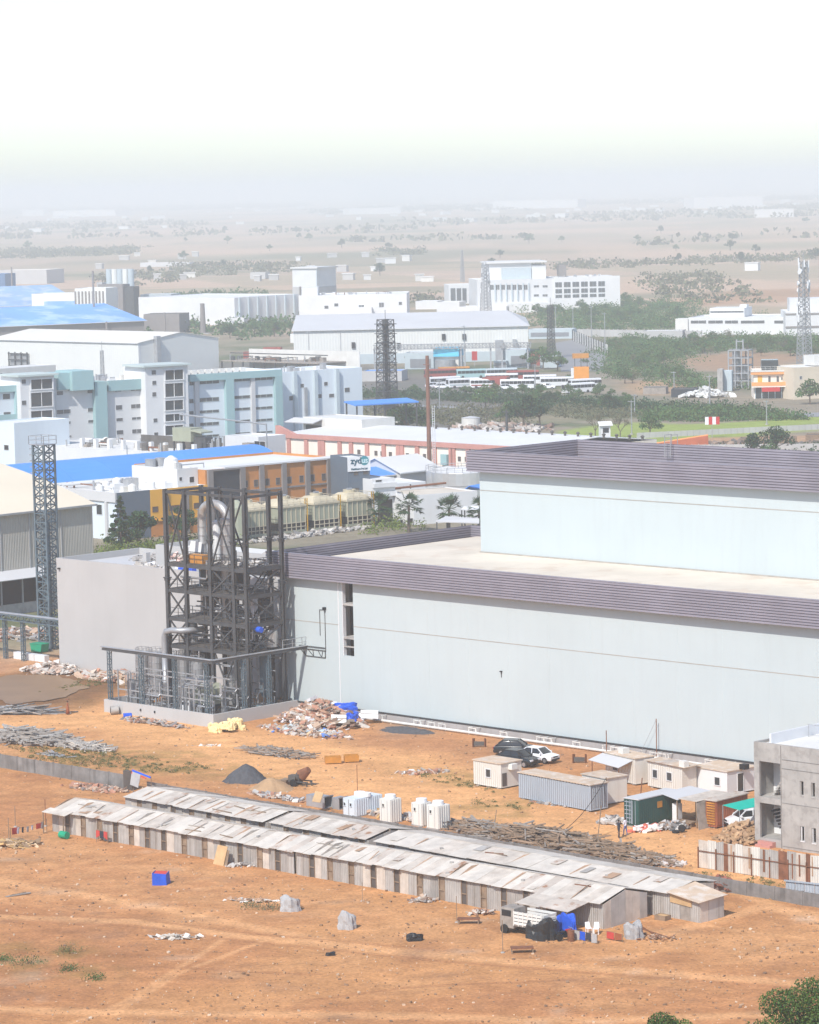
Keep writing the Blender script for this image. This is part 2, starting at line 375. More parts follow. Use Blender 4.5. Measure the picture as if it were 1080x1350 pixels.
road([(300, 988), (420, 985), (520, 1000), (600, 1040), (640, 1062)], 4., .8)
road([(120, 935), (250, 965), (400, 975), (560, 990)], 3, .5)
lay((.335, .20, .125), yard*soft_poly(gp([(440, 965), (640, 968), (960, 1000), (800, 1015), (640, 1000), (470, 985)]), 3, 5)*.8)
lay((.30, .185, .12), yard*soft_poly(gp([(600, 985), (700, 985), (760, 1005), (700, 1020), (610, 1010)]), 3, 5)*.6)
lay((.20, .19, .19), yard*soft_poly(gp([(505, 955), (560, 955), (575, 968), (520, 970)]), 2, 4)*.8)
for pix in ([(-80, 1208), (180, 1214), (330, 1236), (560, 1258), (820, 1278), (1140, 1304)], [(-80, 1150), (60, 1172), (230, 1200), (420, 1240)], [(-80, 1330), (400, 1338), (760, 1345), (1140, 1335)], [(960, 1170), (1100, 1225), (1180, 1260)], [(880, 1230), (1000, 1195), (1140, 1215)]):
    road(pix, .9, .75, (.54, .355, .215)); 
for pix in ([(300, 1235), (235, 1278), (160, 1322), (90, 1350)], [(700, 1210), (900, 1215), (1080, 1240)], [(350, 1240), (235, 1285), (150, 1335)]): road(pix, .3, .6, (.54, .355, .215))
for pix in ([(-80, 1214), (180, 1220), (330, 1243), (560, 1265), (820, 1285), (1140, 1311)], [(-80, 1204), (180, 1210), (330, 1231), (560, 1252)], [(400, 1320), (560, 1300), (800, 1290)], [(-20, 1290), (200, 1275), (420, 1285)]): road(pix, .28, .7, (.30, .17, .10))
grass = lambda pix, k, c=(.17, .155, .06): lay(c, soft_poly(gp(pix), 3, 7, .3)*k*np.clip((n3-.28)*5, 0, 1))
grass([(0, 985), (130, 985), (200, 1000), (285, 1010), (170, 1018), (60, 1000)], .75); grass([(220, 1000), (320, 1015), (380, 1030), (270, 1030)], .5)
grass([(540, 1015), (640, 1025), (660, 1045), (560, 1030)], .6); grass([(0, 1245), (90, 1250), (130, 1290), (40, 1300), (-30, 1280)], .5, (.13, .13, .05))
grass([(625, 1058), (690, 1062), (690, 1072), (620, 1066)], .8); grass([(920, 1160), (1080, 1180), (1080, 1187), (920, 1166)], .5); grass([(270, 885), (130, 900), (20, 925), (100, 935)], .4)
lay((.15, .10, .065), yard*soft_poly(gp([(-60, 900), (40, 880), (120, 890), (200, 905), (100, 925), (-60, 940)]), 3, 6)*.85)
C = C*(1-yard[..., None])+C*np.array((1.22, .985, .745))*yard[..., None]
lay((.33, .30, .27), yard*soft_poly(gp([(0, 790), (120, 800), (120, 850), (0, 880)]), 4, 5)*.4)
for i in range(110):                                   # small darker scuffs and pale scraps in the soil
    a = G(U(-20, 1100), U(1100, 1350)); lay(random.choice([(.24, .14, .085), (.55, .40, .28), (.27, .15, .09)]), np.clip(1.2-np.hypot((X-a[0])/U(.6, 3), (Y-a[1])/U(.6, 2)), 0, 1)*U(.2, .6)*np.clip(n3*2.2-.4, 0, 1))
Z = yard*((n2-.5)*.16+(n3-.5)*.09)*np.clip((Y-215)/20, 0, 1)
me = bpy.data.meshes.new('ground'); ny, nx = X.shape
me.vertices.add(nx*ny); me.vertices.foreach_set('co', np.stack([X, Y, Z], -1).astype('f').ravel())
i0 = (np.arange(ny-1)[:, None]*nx+np.arange(nx-1)[None]).ravel()
q = np.stack([i0, i0+1, i0+nx+1, i0+nx], -1).ravel()
me.loops.add(len(q)); me.loops.foreach_set('vertex_index', q); me.polygons.add(len(i0)); me.polygons.foreach_set('loop_start', np.arange(0, len(q), 4))
me.polygons.foreach_set('use_smooth', np.ones(len(i0), bool))
at = me.attributes.new('soil', 'FLOAT_COLOR', 'POINT'); at.data.foreach_set('color', np.concatenate([np.clip(C, 0, 1), np.ones(C.shape[:2]+(1,))], -1).astype('f').ravel())
me.update(); me.validate()
gm = mat('soil', (.4, .25, .14), .95, 0, bump=0); n = gm.node_tree.nodes; L = gm.node_tree.links; b = n['Principled BSDF']; b.inputs['Specular IOR Level'].default_value = .1
a = n.new('ShaderNodeAttribute'); a.attribute_name = 'soil'; geo = n.new('ShaderNodeNewGeometry')
def nz(sc, det, lo, hi, c, d, vec=None):
    t = n.new('ShaderNodeTexNoise'); t.inputs['Scale'].default_value = sc; t.inputs['Detail'].default_value = det; t.inputs['Roughness'].default_value = .65
    L.new(vec or geo.outputs['Position'], t.inputs[0]); r = n.new('ShaderNodeMapRange'); L.new(t.outputs[0], r.inputs[0])
    for k, v in zip((1, 2, 3, 4), (lo, hi, c, d)): r.inputs[k].default_value = v
    return r.outputs[0], t.outputs[0]
v1, h1 = nz(.55, 9, .3, .7, .80, 1.18); v2, h2 = nz(3.2, 8, .35, .65, .78, 1.2)
mp = n.new('ShaderNodeMapping'); mp.inputs['Scale'].default_value = (.5, 1.0, 1); mp.inputs['Rotation'].default_value = (0, 0, .12); L.new(geo.outputs['Position'], mp.inputs[0])
v3, h3 = nz(.25, 6, .35, .65, .88, 1.10, mp.outputs[0])
m1 = n.new('ShaderNodeMath'); m1.operation = 'MULTIPLY'; L.new(v1, m1.inputs[0]); L.new(v2, m1.inputs[1])
m2 = n.new('ShaderNodeMath'); m2.operation = 'MULTIPLY'; L.new(m1.outputs[0], m2.inputs[0]); L.new(v3, m2.inputs[1])
sv = n.new('ShaderNodeVectorMath'); sv.operation = 'SCALE'; L.new(a.outputs['Color'], sv.inputs[0]); L.new(m2.outputs[0], sv.inputs['Scale']); L.new(sv.outputs[0], b.inputs['Base Color'])
bp = n.new('ShaderNodeBump'); bp.inputs['Distance'].default_value = .07; L.new(h1, bp.inputs['Height']); bp2 = n.new('ShaderNodeBump'); bp2.inputs['Distance'].default_value = .03; L.new(h2, bp2.inputs['Height']); L.new(bp.outputs[0], bp2.inputs['Normal']); L.new(bp2.outputs[0], b.inputs['Normal'])
me.materials.append(gm); go = bpy.data.objects.new('ground', me); SC.collection.objects.link(go); go['kind'] = 'structure'
# haze: even air in one closed box round the camera, the ground and everything on it
hz = MB().box(-46000, -3500, -1.5, 46000, 71000, HAZE_TOP if 'HAZE_TOP' in globals() else 88.)
hm = bpy.data.materials.new('haze'); hm.use_nodes = True; hn = hm.node_tree.nodes; hn.clear()
pv = hn.new('ShaderNodeVolumePrincipled'); pv.inputs['Color'].default_value = (.91, .95, .945, 1); pv.inputs['Density'].default_value = .00027; pv.inputs['Anisotropy'].default_value = 0.
hm.node_tree.links.new(pv.outputs[0], hn.new('ShaderNodeOutputMaterial').inputs['Volume'])
ob('haze', hz, hm, kind='stuff')
# ================================================================== the large warehouse
W = Fr.px((500, 938), (961, 1000), .9); WA = W.ang
xl = W.uv(359, 716)[0]; XR = 75.
tl = W.uv(480, 736.)[1]; bl = W.uv(480, 769)[1]         # parapet top / bottom height
wh = thing('warehouse', 'very long pale grey windowless warehouse with purple slatted parapets and a raised upper block', 'warehouse', W)
_, D = W.g(613, 691, tl); OV = 1.1
sx0, sx1 = W.uv(450.8, 800)[0], W.uv(465.6, 800)[0]
s_z1 = bl-.02; s_z0 = W.uv(460, 865)[1]
wx0 = xl+OV
def warehouse():
    # lower walls, with the tall slot left open
    w = MB(); w.box(wx0, 0, .9, sx0, .35, bl); w.box(sx1, 0, .9, XR, .35, bl); w.box(sx0, 0, .9, sx1, .35, s_z0)
    w.box(wx0, .36, .9, wx0+.35, D-1, bl); ob('wall', w, M['wall_pale'], wh)
    s = MB(); s.box(sx0-.6, -.06, .9, sx0-.45, -.002, bl); s.box(sx0, .02, s_z0, sx0+.12, .5, bl)
    ob('slot_trim', s, M['frame'], wh)
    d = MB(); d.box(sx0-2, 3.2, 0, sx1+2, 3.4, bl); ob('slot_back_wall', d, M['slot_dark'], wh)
    for py in (797, 841): 
        z = W.uv(460, py)[1]; ob('floor_slab', MB().box(sx0+.13, .06, z-.16, sx1-.01, 3, z+.08), M['concrete'], wh)
    ob('floor_slab', MB().box(sx0+.13, .06, W.uv(460, 853)[1]-.07, sx1-.01, .3, W.uv(460, 853)[1]+.07), M['concrete'], wh)
    zs = W.uv(850, 868)[1]; sm = MB(); sm.box(wx0, -.02, zs-.04, sx0-.61, -.001, zs+.04); sm.box(sx1, -.02, zs-.04, XR, -.001, zs+.04); ob('seam', sm, M['seam'], wh)
    pn = MB()
    for i in range(int((XR-sx1)/6.)): pn.box(sx1+6*i+5.9, -.012, .95, sx1+6*i+5.93, -.001, bl-.1)
    ob('panel_joint', pn, M['wall_pale'], wh)
    # plinth, dark drip line, white pipe run with props
    ob('plinth', MB().box(wx0, -.5, -.1, XR, -.002, .82), M['grey_plinth'], wh)
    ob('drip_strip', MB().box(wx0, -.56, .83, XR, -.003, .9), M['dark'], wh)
    xs = W.g(500, 945)[0]; pp = MB().tube((xs, -1.3, .22), (XR, -1.3, .22), .14, 8); ob('drain_pipe', pp, M['offwhite'], wh)
    x = xs+3
    while x < 56:
        p = MB(); k = random.choice((1, 1, 2, 3))
        for j in range(k):
            X0 = x+j*1.1; p.bar((X0, -1.2, 0), (X0, -1.2, .75), .09); p.bar((X0, -.52, .75), (X0, -1.3, .75), .09)
            if random.random() < .5: p.bar((X0, -1.2, .72), (X0+1., -1.2, .72), .08); p.bar((X0+1., -1.2, 0), (X0+1., -1.2, .72), .08)
        ob('pipe_bracket', p, M['offwhite'], wh); x += U(3.2, 5.6)
    # roofs
    rz = tl-1.35
    ob('roof', MB().box(wx0+.36, .36, rz-.3, XR, D-.1, rz), M['roof_cream'], wh)
    def parapet(x0, y0, y1, z0, z1, nm='parapet'):
        n = max(8, int(round((z1-z0)/.30))); h = (z1-z0)/n
        b = MB(); b.box(x0+.08, y0+.08, z0+.03, XR, y0+.35, z1-.05); b.box(x0+.08, y0+.35, z0+.03, x0+.35, y1-.08, z1-.05); b.box(x0+.36, y1-.35, z0+.03, XR, y1-.08, z1-.05)
        b.box(x0+.1, y0+.35, z0+.05, XR, y0+OV, z0+.13); b.box(x0+.36, y0+OV, z0+.05, x0+OV, y1-.4, z0+.13)
        par = ob(nm, b, M['parapet_gap'], wh)
        for i in range(n):
            a = z0+i*h; c = a+h*.70
            s = MB(); s.box(x0, y0, a, XR, y0+.078, c); s.box(x0, y0+.079, a, x0+.078, y1, c)
            s.box(x0+.36, y1-.43, a, XR, y1-.352, c); s.box(x0+.352, y0+.36, a, x0+.43, y1-.44, c); s.box(x0+.08, y1-.078, a, XR, y1, c)
            s.box(x0+.44, y0+.352, a, XR, y0+.42, c)
            ob('slat', s, M['parapet'], par)
        ob('coping', MB().box(x0-.03, y0-.03, z1-.05, XR, y0+.45, z1+.02), M['parapet'], par)
    parapet(xl, -OV, D, bl, tl)
    # upper block
    yU = W.g(634.3, 728, rz)[1]; xU = W.g(634.3, 728, rz)[0]
    t2 = W.uv(623.5, 594.7, yU-OV)[1]; b2 = W.uv(623.5, 621.8, yU-OV)[1]
    DU = W.g(789, 580, t2)[1]
    u = MB(); u.box(xU, yU, rz+.02, XR, yU+.35, b2); u.box(xU, yU+.35, rz+.02, xU+.35, DU-1, b2); ob('inner_lining', MB().box(xU-OV+.45, DU-.52, t2-4.15, XR, DU-.44, b2+.02), M['parapet'], wh); ob('upper_wall', u, M['wall_pale'], wh)
    ob('seam', MB().box(xU, yU-.03, b2-2.3, XR, yU-.001, b2-2.22), M['seam'], wh)
    ob('roof', MB().box(xU+.1, yU+.36, t2-4.5, XR, DU-.3, t2-4.2), M['roof_cream'], wh)
    ob('flashing', MB().box(xU-.05, yU-.25, rz+.004, XR, yU-.002, rz+.12), M['seam'], wh)
    parapet(xU-OV, yU-OV, DU, b2, t2, 'upper_parapet')
    # little fittings
    lx, lz = W.uv(429, 802); l = MB().box(lx-.15, -.35, lz-.15, lx+.15, -.002, lz+.15); l.bar((lx-.05, -.06, lz-.2), (lx-.05, -.06, lz-5), .05); l.bar((lx-.9, -.06, lz-.2), (lx-.05, -.06, lz-.2), .05); l.bar((lx-.9, -.06, lz-.2), (lx-.9, -.06, lz-3.2), .05); ob('wall_lamp', l, M['dark'], wh)
    lx, lz = W.uv(661.5, 887); l = MB().box(lx-.1, -.25, lz+.1, lx+.12, -.002, lz+.22); l.bar((lx, -.06, lz+.1), (lx, -.06, lz-.5), .05); ob('wall_lamp', l, M['dark'], wh)
    a = W.uv(885, 585, DU); r = MB()
    for s_ in (0, .9): r.bar((a[0]+s_, DU+.1, t2-2.5), (a[0]+s_, DU+.1, t2+1.1), .07); r.bar((a[0]+s_, DU+.1, t2+1.1), (a[0]+s_, DU-1.2, t2+1.1), .07); r.bar((a[0]+s_, DU-1.2, t2+1.1), (a[0]+s_, DU-1.2, t2-1.5), .07)
    for i in range(11): r.bar((a[0], DU-1.2, t2-1.4+i*.25), (a[0]+.9, DU-1.2, t2-1.4+i*.25), .04)
    ob('roof_ladder', r, M['galv'], wh)
    print('WH', round(xl, 1), round(tl, 1), round(bl, 1), 'D', round(D, 1), 'up', round(xU, 1), round(yU, 1), round(b2, 1), round(t2, 1), round(DU, 1))
    return rz
ROOFZ = warehouse()
for i, px in enumerate(((866, 957), (800, 962))):      # thin masts standing before the wall
    g = W.g(px[0], 1000 if i == 0 else 1003); t = thing('mast', ('slim steel mast with a guy wire standing before the long pale wall', 'short slim pole among cabins before the long pale wall')[i], 'mast', W.at(*g))
    h = 4.2 if i == 0 else 3.2; ob('pole', MB().tube((0,0,0), (0,0,h), .05, 6), M['rust'], t)
    if i == 0: ob('guy_wire', MB().tube((0,0,h-.1), (-2.4,0,.05), .02, 4), M['galv'], t)
# ------------------------------------------------ beige flat building beside it
B = Fr.px((79, 879), (222, 893)); B = Fr(B.o, WA, B.L)
def beige():
    t = thing('flat_roofed_building', 'plain beige windowless building with rubble on its flat roof behind the steel frame', 'building', B)
    h = B.uv(79, 736)[1]; xr = W.l(B.w(0, 0)); Lx = (wx0-xr[0])-.1
    w = MB(); w.box(0, 0, -.1, Lx, .3, h); w.box(0, .3, -.1, .3, 14, h); w.box(.3, 13.7, -.1, Lx, 14, h); ob('wall', w, M['beige'], t)
    ob('roof', MB().box(.3, .3, h-1.1, Lx, 13.7, h-.8), M['roof_grey'], t)
    b0 = B.g(165, 727, h+1.5); ob('roof_wall', MB().box(b0[0], 6, h-.79, Lx, 6.3, h+1.9).box(b0[0], 6.3, h-.79, b0[0]+.3, 13.6, h+1.9), M['beige'], t)
    ob('roof', MB().box(b0[0]+.3, 6.3, h+1., Lx, 13.6, h+1.3), M['offwhite'], t)
    for f in (.02, .25, .45): ob('roof_post', MB().box(b0[0]+f*(Lx-b0[0]), 3.2, h-.79, b0[0]+f*(Lx-b0[0])+.7, 3.9, h+1.2), M['beige'], t)
    ob('wall_lamp', MB().box(.5, -.3, h-1.4, .8, -.002, h-1.2), M['dark'], t)
    return t, h, Lx
BT, BH, BL = beige()
def rubble(name, label, cat, fr_or_px, rx, ry, hgt, n, cols, smin=.1, smax=.5, ang=0., z=0., group=None, flat=.6, parent=None, kind='stuff'):
    """a heap of small pieces lying on a low mound"""
    if parent is None: g = G(*fr_or_px, z)
    else: g = fr_or_px
    mb = MB(); ca, sa = cos(ang), sin(ang)
    for i in range(n):
        r = math.sqrt(random.random())*U(.6, 1.05); a = U(0, 2*pi); x, y = r*rx*cos(a), r*ry*sin(a)
        s = smin+(smax-smin)*random.random()**2.2
        zz = max(0, hgt*(1-r)*U(.5, 1.1)+U(0, .15)*hgt)
        q = U(.5, 1.8); mb.obox(x*ca-y*sa, x*sa+y*ca, zz-.05, s*q, s/q*1.2, s*flat*U(.3, 1), U(0, pi), U(-.5, .5), U(-.5, .5))
        c = random.choice(cols); k = U(.75, 1.2); mb.c += [(c[0]*k, c[1]*k, c[2]*k, 1)]*6
    return ob(name, mb, M['rubble'], parent, label, cat, group, kind, loc=(g[0], g[1], z))
BRICK = [(.42,.22,.15), (.45,.27,.18), (.36,.18,.12), (.5,.36,.26), (.55,.45,.36), (.3,.2,.15)]
GREY = [(.4,.38,.36), (.3,.29,.28), (.5,.48,.45), (.22,.2,.19)]
PALE = [(.54,.50,.45), (.58,.55,.51), (.46,.41,.36)]
def trash(): return random.choice([(.7,.7,.7), (.05,.15,.5), (.6,.58,.5), (.4,.1,.08), (.75,.72,.65)])
# ================================================================== huts, containers
def window(parent, x0, z0, x1, z1, y=0., face='y', fw=.07, pane='glass', fr='frame', name='window', dep=.06, ms=1.5):
    """framed window on a wall plane: frame proud of the wall, pane set back in it"""
    f = MB(); s = -1
    if face == 'y':
        B_ = lambda a, b, c, d, o, i: f.box(a, y-o, b, c, y-i, d)
    else:
        B_ = lambda a, b, c, d, o, i: f.box(y+i, a, b, y+o, c, d)
    B_(x0-fw, z1, x1+fw, z1+fw, dep, .001); B_(x0-fw, z0-fw, x1+fw, z0, dep*1.3, .001); B_(x0-fw, z0, x0, z1, dep, .001); B_(x1, z0, x1+fw, z1, dep, .001)
    if x1-x0 > ms*1.2:
        nm = max(2, int((x1-x0)/ms))
        for k in range(1, nm): 
            xm = x0+(x1-x0)*k/nm; B_(xm-.04, z0, xm+.04, z1, dep*.8, .012)
    o = ob(name, f, M[fr], parent)
    f = MB(); B_(x0, z0, x1, z1, .01, .001); ob('pane', f, M[pane], o)
    return o
def pwin(parent, fm, rects, **k):                      # windows given by their corners on the front plane
    for a, b, c, d in rects:
        p = fm.uv(a, d, k.get('y', 0)); q = fm.uv(c, b, k.get('y', 0)); window(parent, p[0], p[1], q[0], q[1], **k)
def hut(name, label, cat, Lp, Cp, Rp, h, wall='cabin', end=None, roof='cabin_roof', over=.12, group=None, wins=(), ewins=(), lift=.25, ridge=0, D=None):
    fr = Fr.px(Lp, Cp); D = D or max(1.8, fr.g(*Rp)[1]); L_ = fr.L; t = thing(name, label, cat, fr, group)
    end = end or wall
    [ob('side_wall', MB().box(0, q, lift, L_, q+.06, h), M[wall], t) for q in (0, D-.06)]
    [ob('end_wall', MB().box(q, .06, lift, q+.06, D-.06, h), M[end], t) for q in (0, L_-.06)]
    ob('roof', MB().box(-over, -over, h+.002, L_+over, D+over, h+.09), M[roof], t)
    f = MB()
    for x in (0, L_-.1):
        for y in (-.02, D-.08): f.box(x-.01, y, lift-.02, x+.11, y+.1, h-.003)
    f.box(-.02, -.03, lift-.1, L_+.02, .05, lift-.002); f.box(-.02, D-.05, lift-.1, L_+.02, D+.03, lift-.002); f.box(L_-.05, .06, lift-.1, L_+.03, D-.06, lift-.002)
    ob('frame', f, M[wall], t)
    s = MB()
    for x in (.5, L_*.5, L_-.5):
        for y in (.2, D-.3): s.box(x-.2, y-.15, -.1, x+.2, y+.15, lift-.101)
    ob('support_block', s, M['concrete'], t)
    for a, b, c, d in wins: window(t, L_*a, h*b, L_*c, h*d)
    for a, b, c, d in ewins: window(t, D*a, h*b, D*c, h*d, y=L_, face='x')
    return t, fr, L_, D
t, f, l, d = hut('site_cabin', 'cream windowed cabin with a brown dusty roof standing by the dark parked cars', 'cabin', (625, 1035), (661, 1041), (690, 1036), 2.55, wins=((.46, .42, .62, .72),), group='site cabins')
ob('air_conditioner', MB().box(l+.01, d*.35, 1.9, l+.55, d*.35+.8, 2.45), M['offwhite'], t); ob('door', MB().box(l+.01, .15, .3, l+.05, .75, 1.6), M['door_dark'], t)
t, f, l, d = hut('shipping_container', 'long grey blue ribbed container alone on the open sand', 'container', (684.5, 1053), (779, 1071), (800, 1066.5), 2.6, 'cont_grey', 'cont_end_shade', group='shipping containers')
rf = MB()
for i in range(24): rf.box(i*l/24, -.06, 2.52, i*l/24+.12, -.001, 2.58)
ob('rail_clip', rf, M['dark'], t)
for k in range(4): ob('lock_rod', MB().tube((l+.03, .35+k*.5, .35), (l+.03, .35+k*.5, 2.45), .025, 6), M['cont_end_shade'], t)
t, f, l, d = hut('shipping_container', 'cream container tucked close behind the long grey blue container', 'container', (768, 1055.5), (800, 1062), (825.5, 1057), 2.6, 'cabin', group='shipping containers')
t, f, l, d = hut('site_cabin', 'white cabin with a lean to canopy and rooftop unit behind the cream container', 'cabin', (799, 1027), (838, 1036), (857, 1031), 2.7, wins=((.25, .42, .42, .75),), group='site cabins')
ob('canopy', MB().slab((-.5, -1.8, 2.1), (l-.4, -1.8, 1.95), (l-.4, 0, 2.5), (-.5, 0, 2.6), .05), M['roof_grey'], t)
p = MB(); p.bar((0,-1.7,0), (0,-1.7,2.05), .07); p.bar((l-.5,-1.7,0), (l-.5,-1.7,1.9), .07); ob('canopy_post', p, M['rust'], t)
ob('air_conditioner', MB().box(l*.3, .5, 2.8, l*.3+.8, 1.3, 3.35), M['offwhite'], t)
t, f, l, d = hut('site_cabin', 'white cabin with two dark front windows and a wall mounted cooler', 'cabin', (854.5, 1037.5), (900, 1047), (912, 1043), 2.6, wins=((.15, .42, .28, .72), (.56, .42, .70, .72)), group='site cabins')
ob('air_conditioner', MB().box(l*.93, -.1, 2.7, l*.93+.8, .5, 3.3), M['offwhite'], t)
for k in (.05, .35, .66, .9): ob('roof_sheet', MB().slab((l*k-.6, -.25, 2.72), (l*k+1.1, -.25, 2.70), (l*k+1.1, d+.2, 2.78), (l*k-.6, d+.2, 2.75), .03), M['tin_rust' if k == .35 else 'cabin_roof'], t)
t, f, l, d = hut('site_cabin', 'white flat cabin nearest the grey unfinished concrete building', 'cabin', (912, 1042), (959, 1050), (1000, 1043), 2.4, 'white', wins=((.66, .40, .80, .72),), roof='cabin_roof', group='site cabins', ewins=((.36, .1, .56, .85),))
ob('air_conditioner', MB().box(l*1.02, d*.4, 2.5, l*1.02+.7, d*.4+.7, 3.0), M['dark'], t)
# green container, its doors towards the left
t, f, l, d = hut('shipping_container', 'dark green ribbed container with its door end towards the logs', 'container', (823.5, 1088.5), (842.5, 1091.5), (908, 1080), 2.6, 'cont_green', roof='roof_grey', over=.05, group='shipping containers')
dr = MB()
for k in range(6): dr.box(.1, -.07, .4+k*.38, l*.46, -.02, .46+k*.38)
dr.box(l*.48, -.06, .3, l*.52, -.01, 2.5)
for k in (.2, .4, .6, .8): dr.tube((l*k, -.08, .3), (l*k, -.08, 2.5), .025, 6)
ob('door_bars', dr, M['cont_grey'], t); ob('side_plate', MB().box(l+.07, 2.6, 1.5, l+.09, 3.3, 2.1), M['skip_orange'], t)
rb = MB()
for i in range(int(d/.28)): rb.box(l+.001, .08+i*.28, .3, l+.05, .21+i*.28, 2.5)
ob('side_rib', rb, M['cont_green'], t)
GCF, GCL = f, l
t2 = thing('lean_to_shelter', 'low patched sheet roof shelter between the green and rust brown containers', 'shelter', f.at(l+.2, d*.55))
ob('roof_sheet', MB().slab((-.4, 0, 2.75), (2.2, -.6, 2.5), (2.6, 4.6, 2.55), (-.4, 4.4, 2.8), .05), M['roof_grey'], t2)
ob('roof_sheet', MB().slab((2.1, -.4, 2.6), (4.2, -.2, 2.5), (4.4, 4.8, 2.6), (2.3, 4.6, 2.7), .05), M['tin'], t2)
p = MB(); 
for x, y in ((2, -.4), (4.1, -.1), (4.2, 4.6), (2.1, 4.4)): p.bar((x, y, 0), (x, y, 2.5), .1)
ob('post', p, M['wood'], t2); ob('back_wall', MB().box(.1, 4.5, 0, 4.2, 4.6, 2.4), M['door_dark'], t2); ob('hanging_sheet', MB().slab((4.25, -.3, 2.4), (4.9, -.8, 0), (4.9, 1.2, 0), (4.25, 1.2, 2.5), .04), M['wood_grey'], t2)
ob('cupboard', MB().box(.8, .3, 0, 1.5, .9, 1.9), M['white'], t2); ob('bench', MB().box(1.7, -.3, .35, 3.6, .5, .5).box(1.8, -.2, -.05, 1.9, .4, .35).box(3.4, -.2, -.05, 3.5, .4, .35), M['wood'], t2)
t, f, l, d = hut('shipping_container', 'rust brown container with louvred end beside the teal awning', 'container', (931, 1091), (945, 1093), (998, 1084), 2.6, 'cont_brown', roof='tin_rust', over=.15, group='shipping containers')
for k in range(9): ob('louvre', MB().box(.15, -.08, .4+k*.24, l-.15, -.02, .52+k*.24), M['skip_orange'], t)
rb = MB()
for i in range(int(d/.28)): rb.box(l+.001, .08+i*.28, .3, l+.05, .2+i*.28, 2.5)
ob('side_rib', rb, M['cont_brown'], t)
aw = thing('awning', 'bright teal tarpaulin awning over the parked white hatchback', 'awning', G(973, 1085))
A_ = [Vector(G(*p)) for p in ((953, 1061.5, 2.9), (994, 1052, 2.9), (1000, 1063, 2.5), (975, 1068, 2.5))]; o_ = Vector(G(973, 1085))
ob('canvas', MB().slab(*[a-o_ for a in A_], .04), M['tarp_teal'], aw)
p = MB()
for a in A_: b = a-o_; p.bar((b.x, b.y, 0), (b.x, b.y, b.z-.03), .06)
ob('post', p, M['galv'], aw)
# ================================================================== unfinished concrete building at the right
NB = Fr.px((995.5, 1113), (1078, 1126)); NBF = Fr(NB.o, WA)
def nearb():
    t = thing('unfinished_building', 'bare grey concrete building with two open bays and small slit windows', 'building', NBF)
    f = NBF; h = f.uv(993.7, 977.4)[1]; L_ = 22; D = 12
    z = lambda px, py: f.uv(px, py)[1]; x = lambda px, py: f.uv(px, py)[0]
    ox0, ox1 = x(1001.2, 1020), x(1028.8, 1020); u0, u1 = z(1002, 1050), z(1002, 1003.3); l0, l1 = z(1002, 1104), z(1002, 1058)
    wn = [(1054.5, 1030.5, 1060, 1048), (1069.5, 1033, 1075, 1050.5), (1055.5, 1090, 1061, 1108), (1070.5, 1093, 1076.5, 1111)]
    R = [(x(a, b), z(a, d), x(c, b), z(c, b)) for a, b, c, d in wn]
    x1a, x1b, x2a, x2b = R[0][0], R[0][2], R[1][0], R[1][2]; zt0, zt1, zb0, zb1 = R[0][1], R[0][3], R[2][1], R[2][3]
    w = MB(); T = .25
    w.box(0, 0, -.2, ox0, T, h); w.box(ox0, 0, u1, ox1, T, h); w.box(ox0, 0, l1, ox1, T, u0); w.box(ox0, 0, -.2, ox1, T, l0)
    cols = [(ox1, x1a, None), (x1a, x1b, 1), (x1b, x2a, None), (x2a, x2b, 1), (x2b, x2b+2.2, None), (x2b+2.2, x2b+2.9, 1), (x2b+2.9, L_, None)]
    for a, b, k in cols:
        if k is None: w.box(a, 0, -.2, b, T, h)
        else: w.box(a, 0, -.2, b, T, zb0); w.box(a, 0, zb1, b, T, zt0); w.box(a, 0, zt1, b, T, h)
    w.box(0, T, -.2, T, D, h); w.box(L_-T, T, -.2, L_, D, h); w.box(T, D-T, -.2, L_-T, D, h)
    ob('wall', w, M['concrete'], t)
    ob('column', MB().box(ox1+.06, -.04, -.2, ox1+.12, -.001, h-.05), M['concrete_dark'], t)
    for q in (u0-.32, h-1.35, l0-.5, zt1+.9): ob('pour_joint', MB().box(ox1+.2, -.025, q, L_, -.001, q+.05), M['concrete_dark'], t)
    for q in (u0-.02, l0-.02): ob('floor_slab', MB().box(T, T, q-.3, L_-T, D-T, q), M['concrete'], t)
    ob('roof', MB().box(T, T, h-.5, L_-T, D-T, h-.25), M['offwhite'], t)
    ob('inner_wall', MB().box(ox1+.5, T, -.1, ox1+.7, D-T, h-1.3), M['concrete'], t); ob('inner_wall', MB().box(T, 2.5, -.1, ox1+.5, 2.7, u1+.6), M['white'], t)
    s = MB()
    for k in range(9): s.box(ox0+.5+k*.2, 1.2, u0+k*.28, ox0+.75+k*.2, 2.3, u0+k*.28+.16)
    ob('stair', s, M['concrete'], t); s = MB()
    for k in range(9): s.box(ox0+1.9-k*.18, 1.1, l0+k*.28, ox0+2.1-k*.18, 2.2, l0+k*.28+.16)
    ob('stair', s, M['dark'], t)
    for i, (a, b, c, d) in enumerate(R): ob('window_frame', MB().box(a+.02, .05, b, a+.1, .2, d).box(c-.1, .05, b, c-.02, .2, d).box(a, -.05, b-.12, c, .2, b-.01), M['white' if i > 1 else 'concrete'], t)
    ob('step', MB().box(ox0+.1, -.9, -.1, ox1-.6, -.01, .25).box(ox0+.1, -.5, .25, ox1-.6, -.01, .5), M['pink'], t)
    ob('roof_parapet', MB().box(1.1, .9, h-.25, 1.3, D-.4, h+.7), M['white_clean'], t)
    rl = MB()
    for k in range(5): rl.bar((1.6+k*2.2, 6, h-.25), (1.6+k*2.2, 6, h+.9), .06)
    rl.bar((1.5, 6, h+.9), (12, 6, h+.9), .06); ob('roof_railing', rl, M['galv'], t)
nearb()
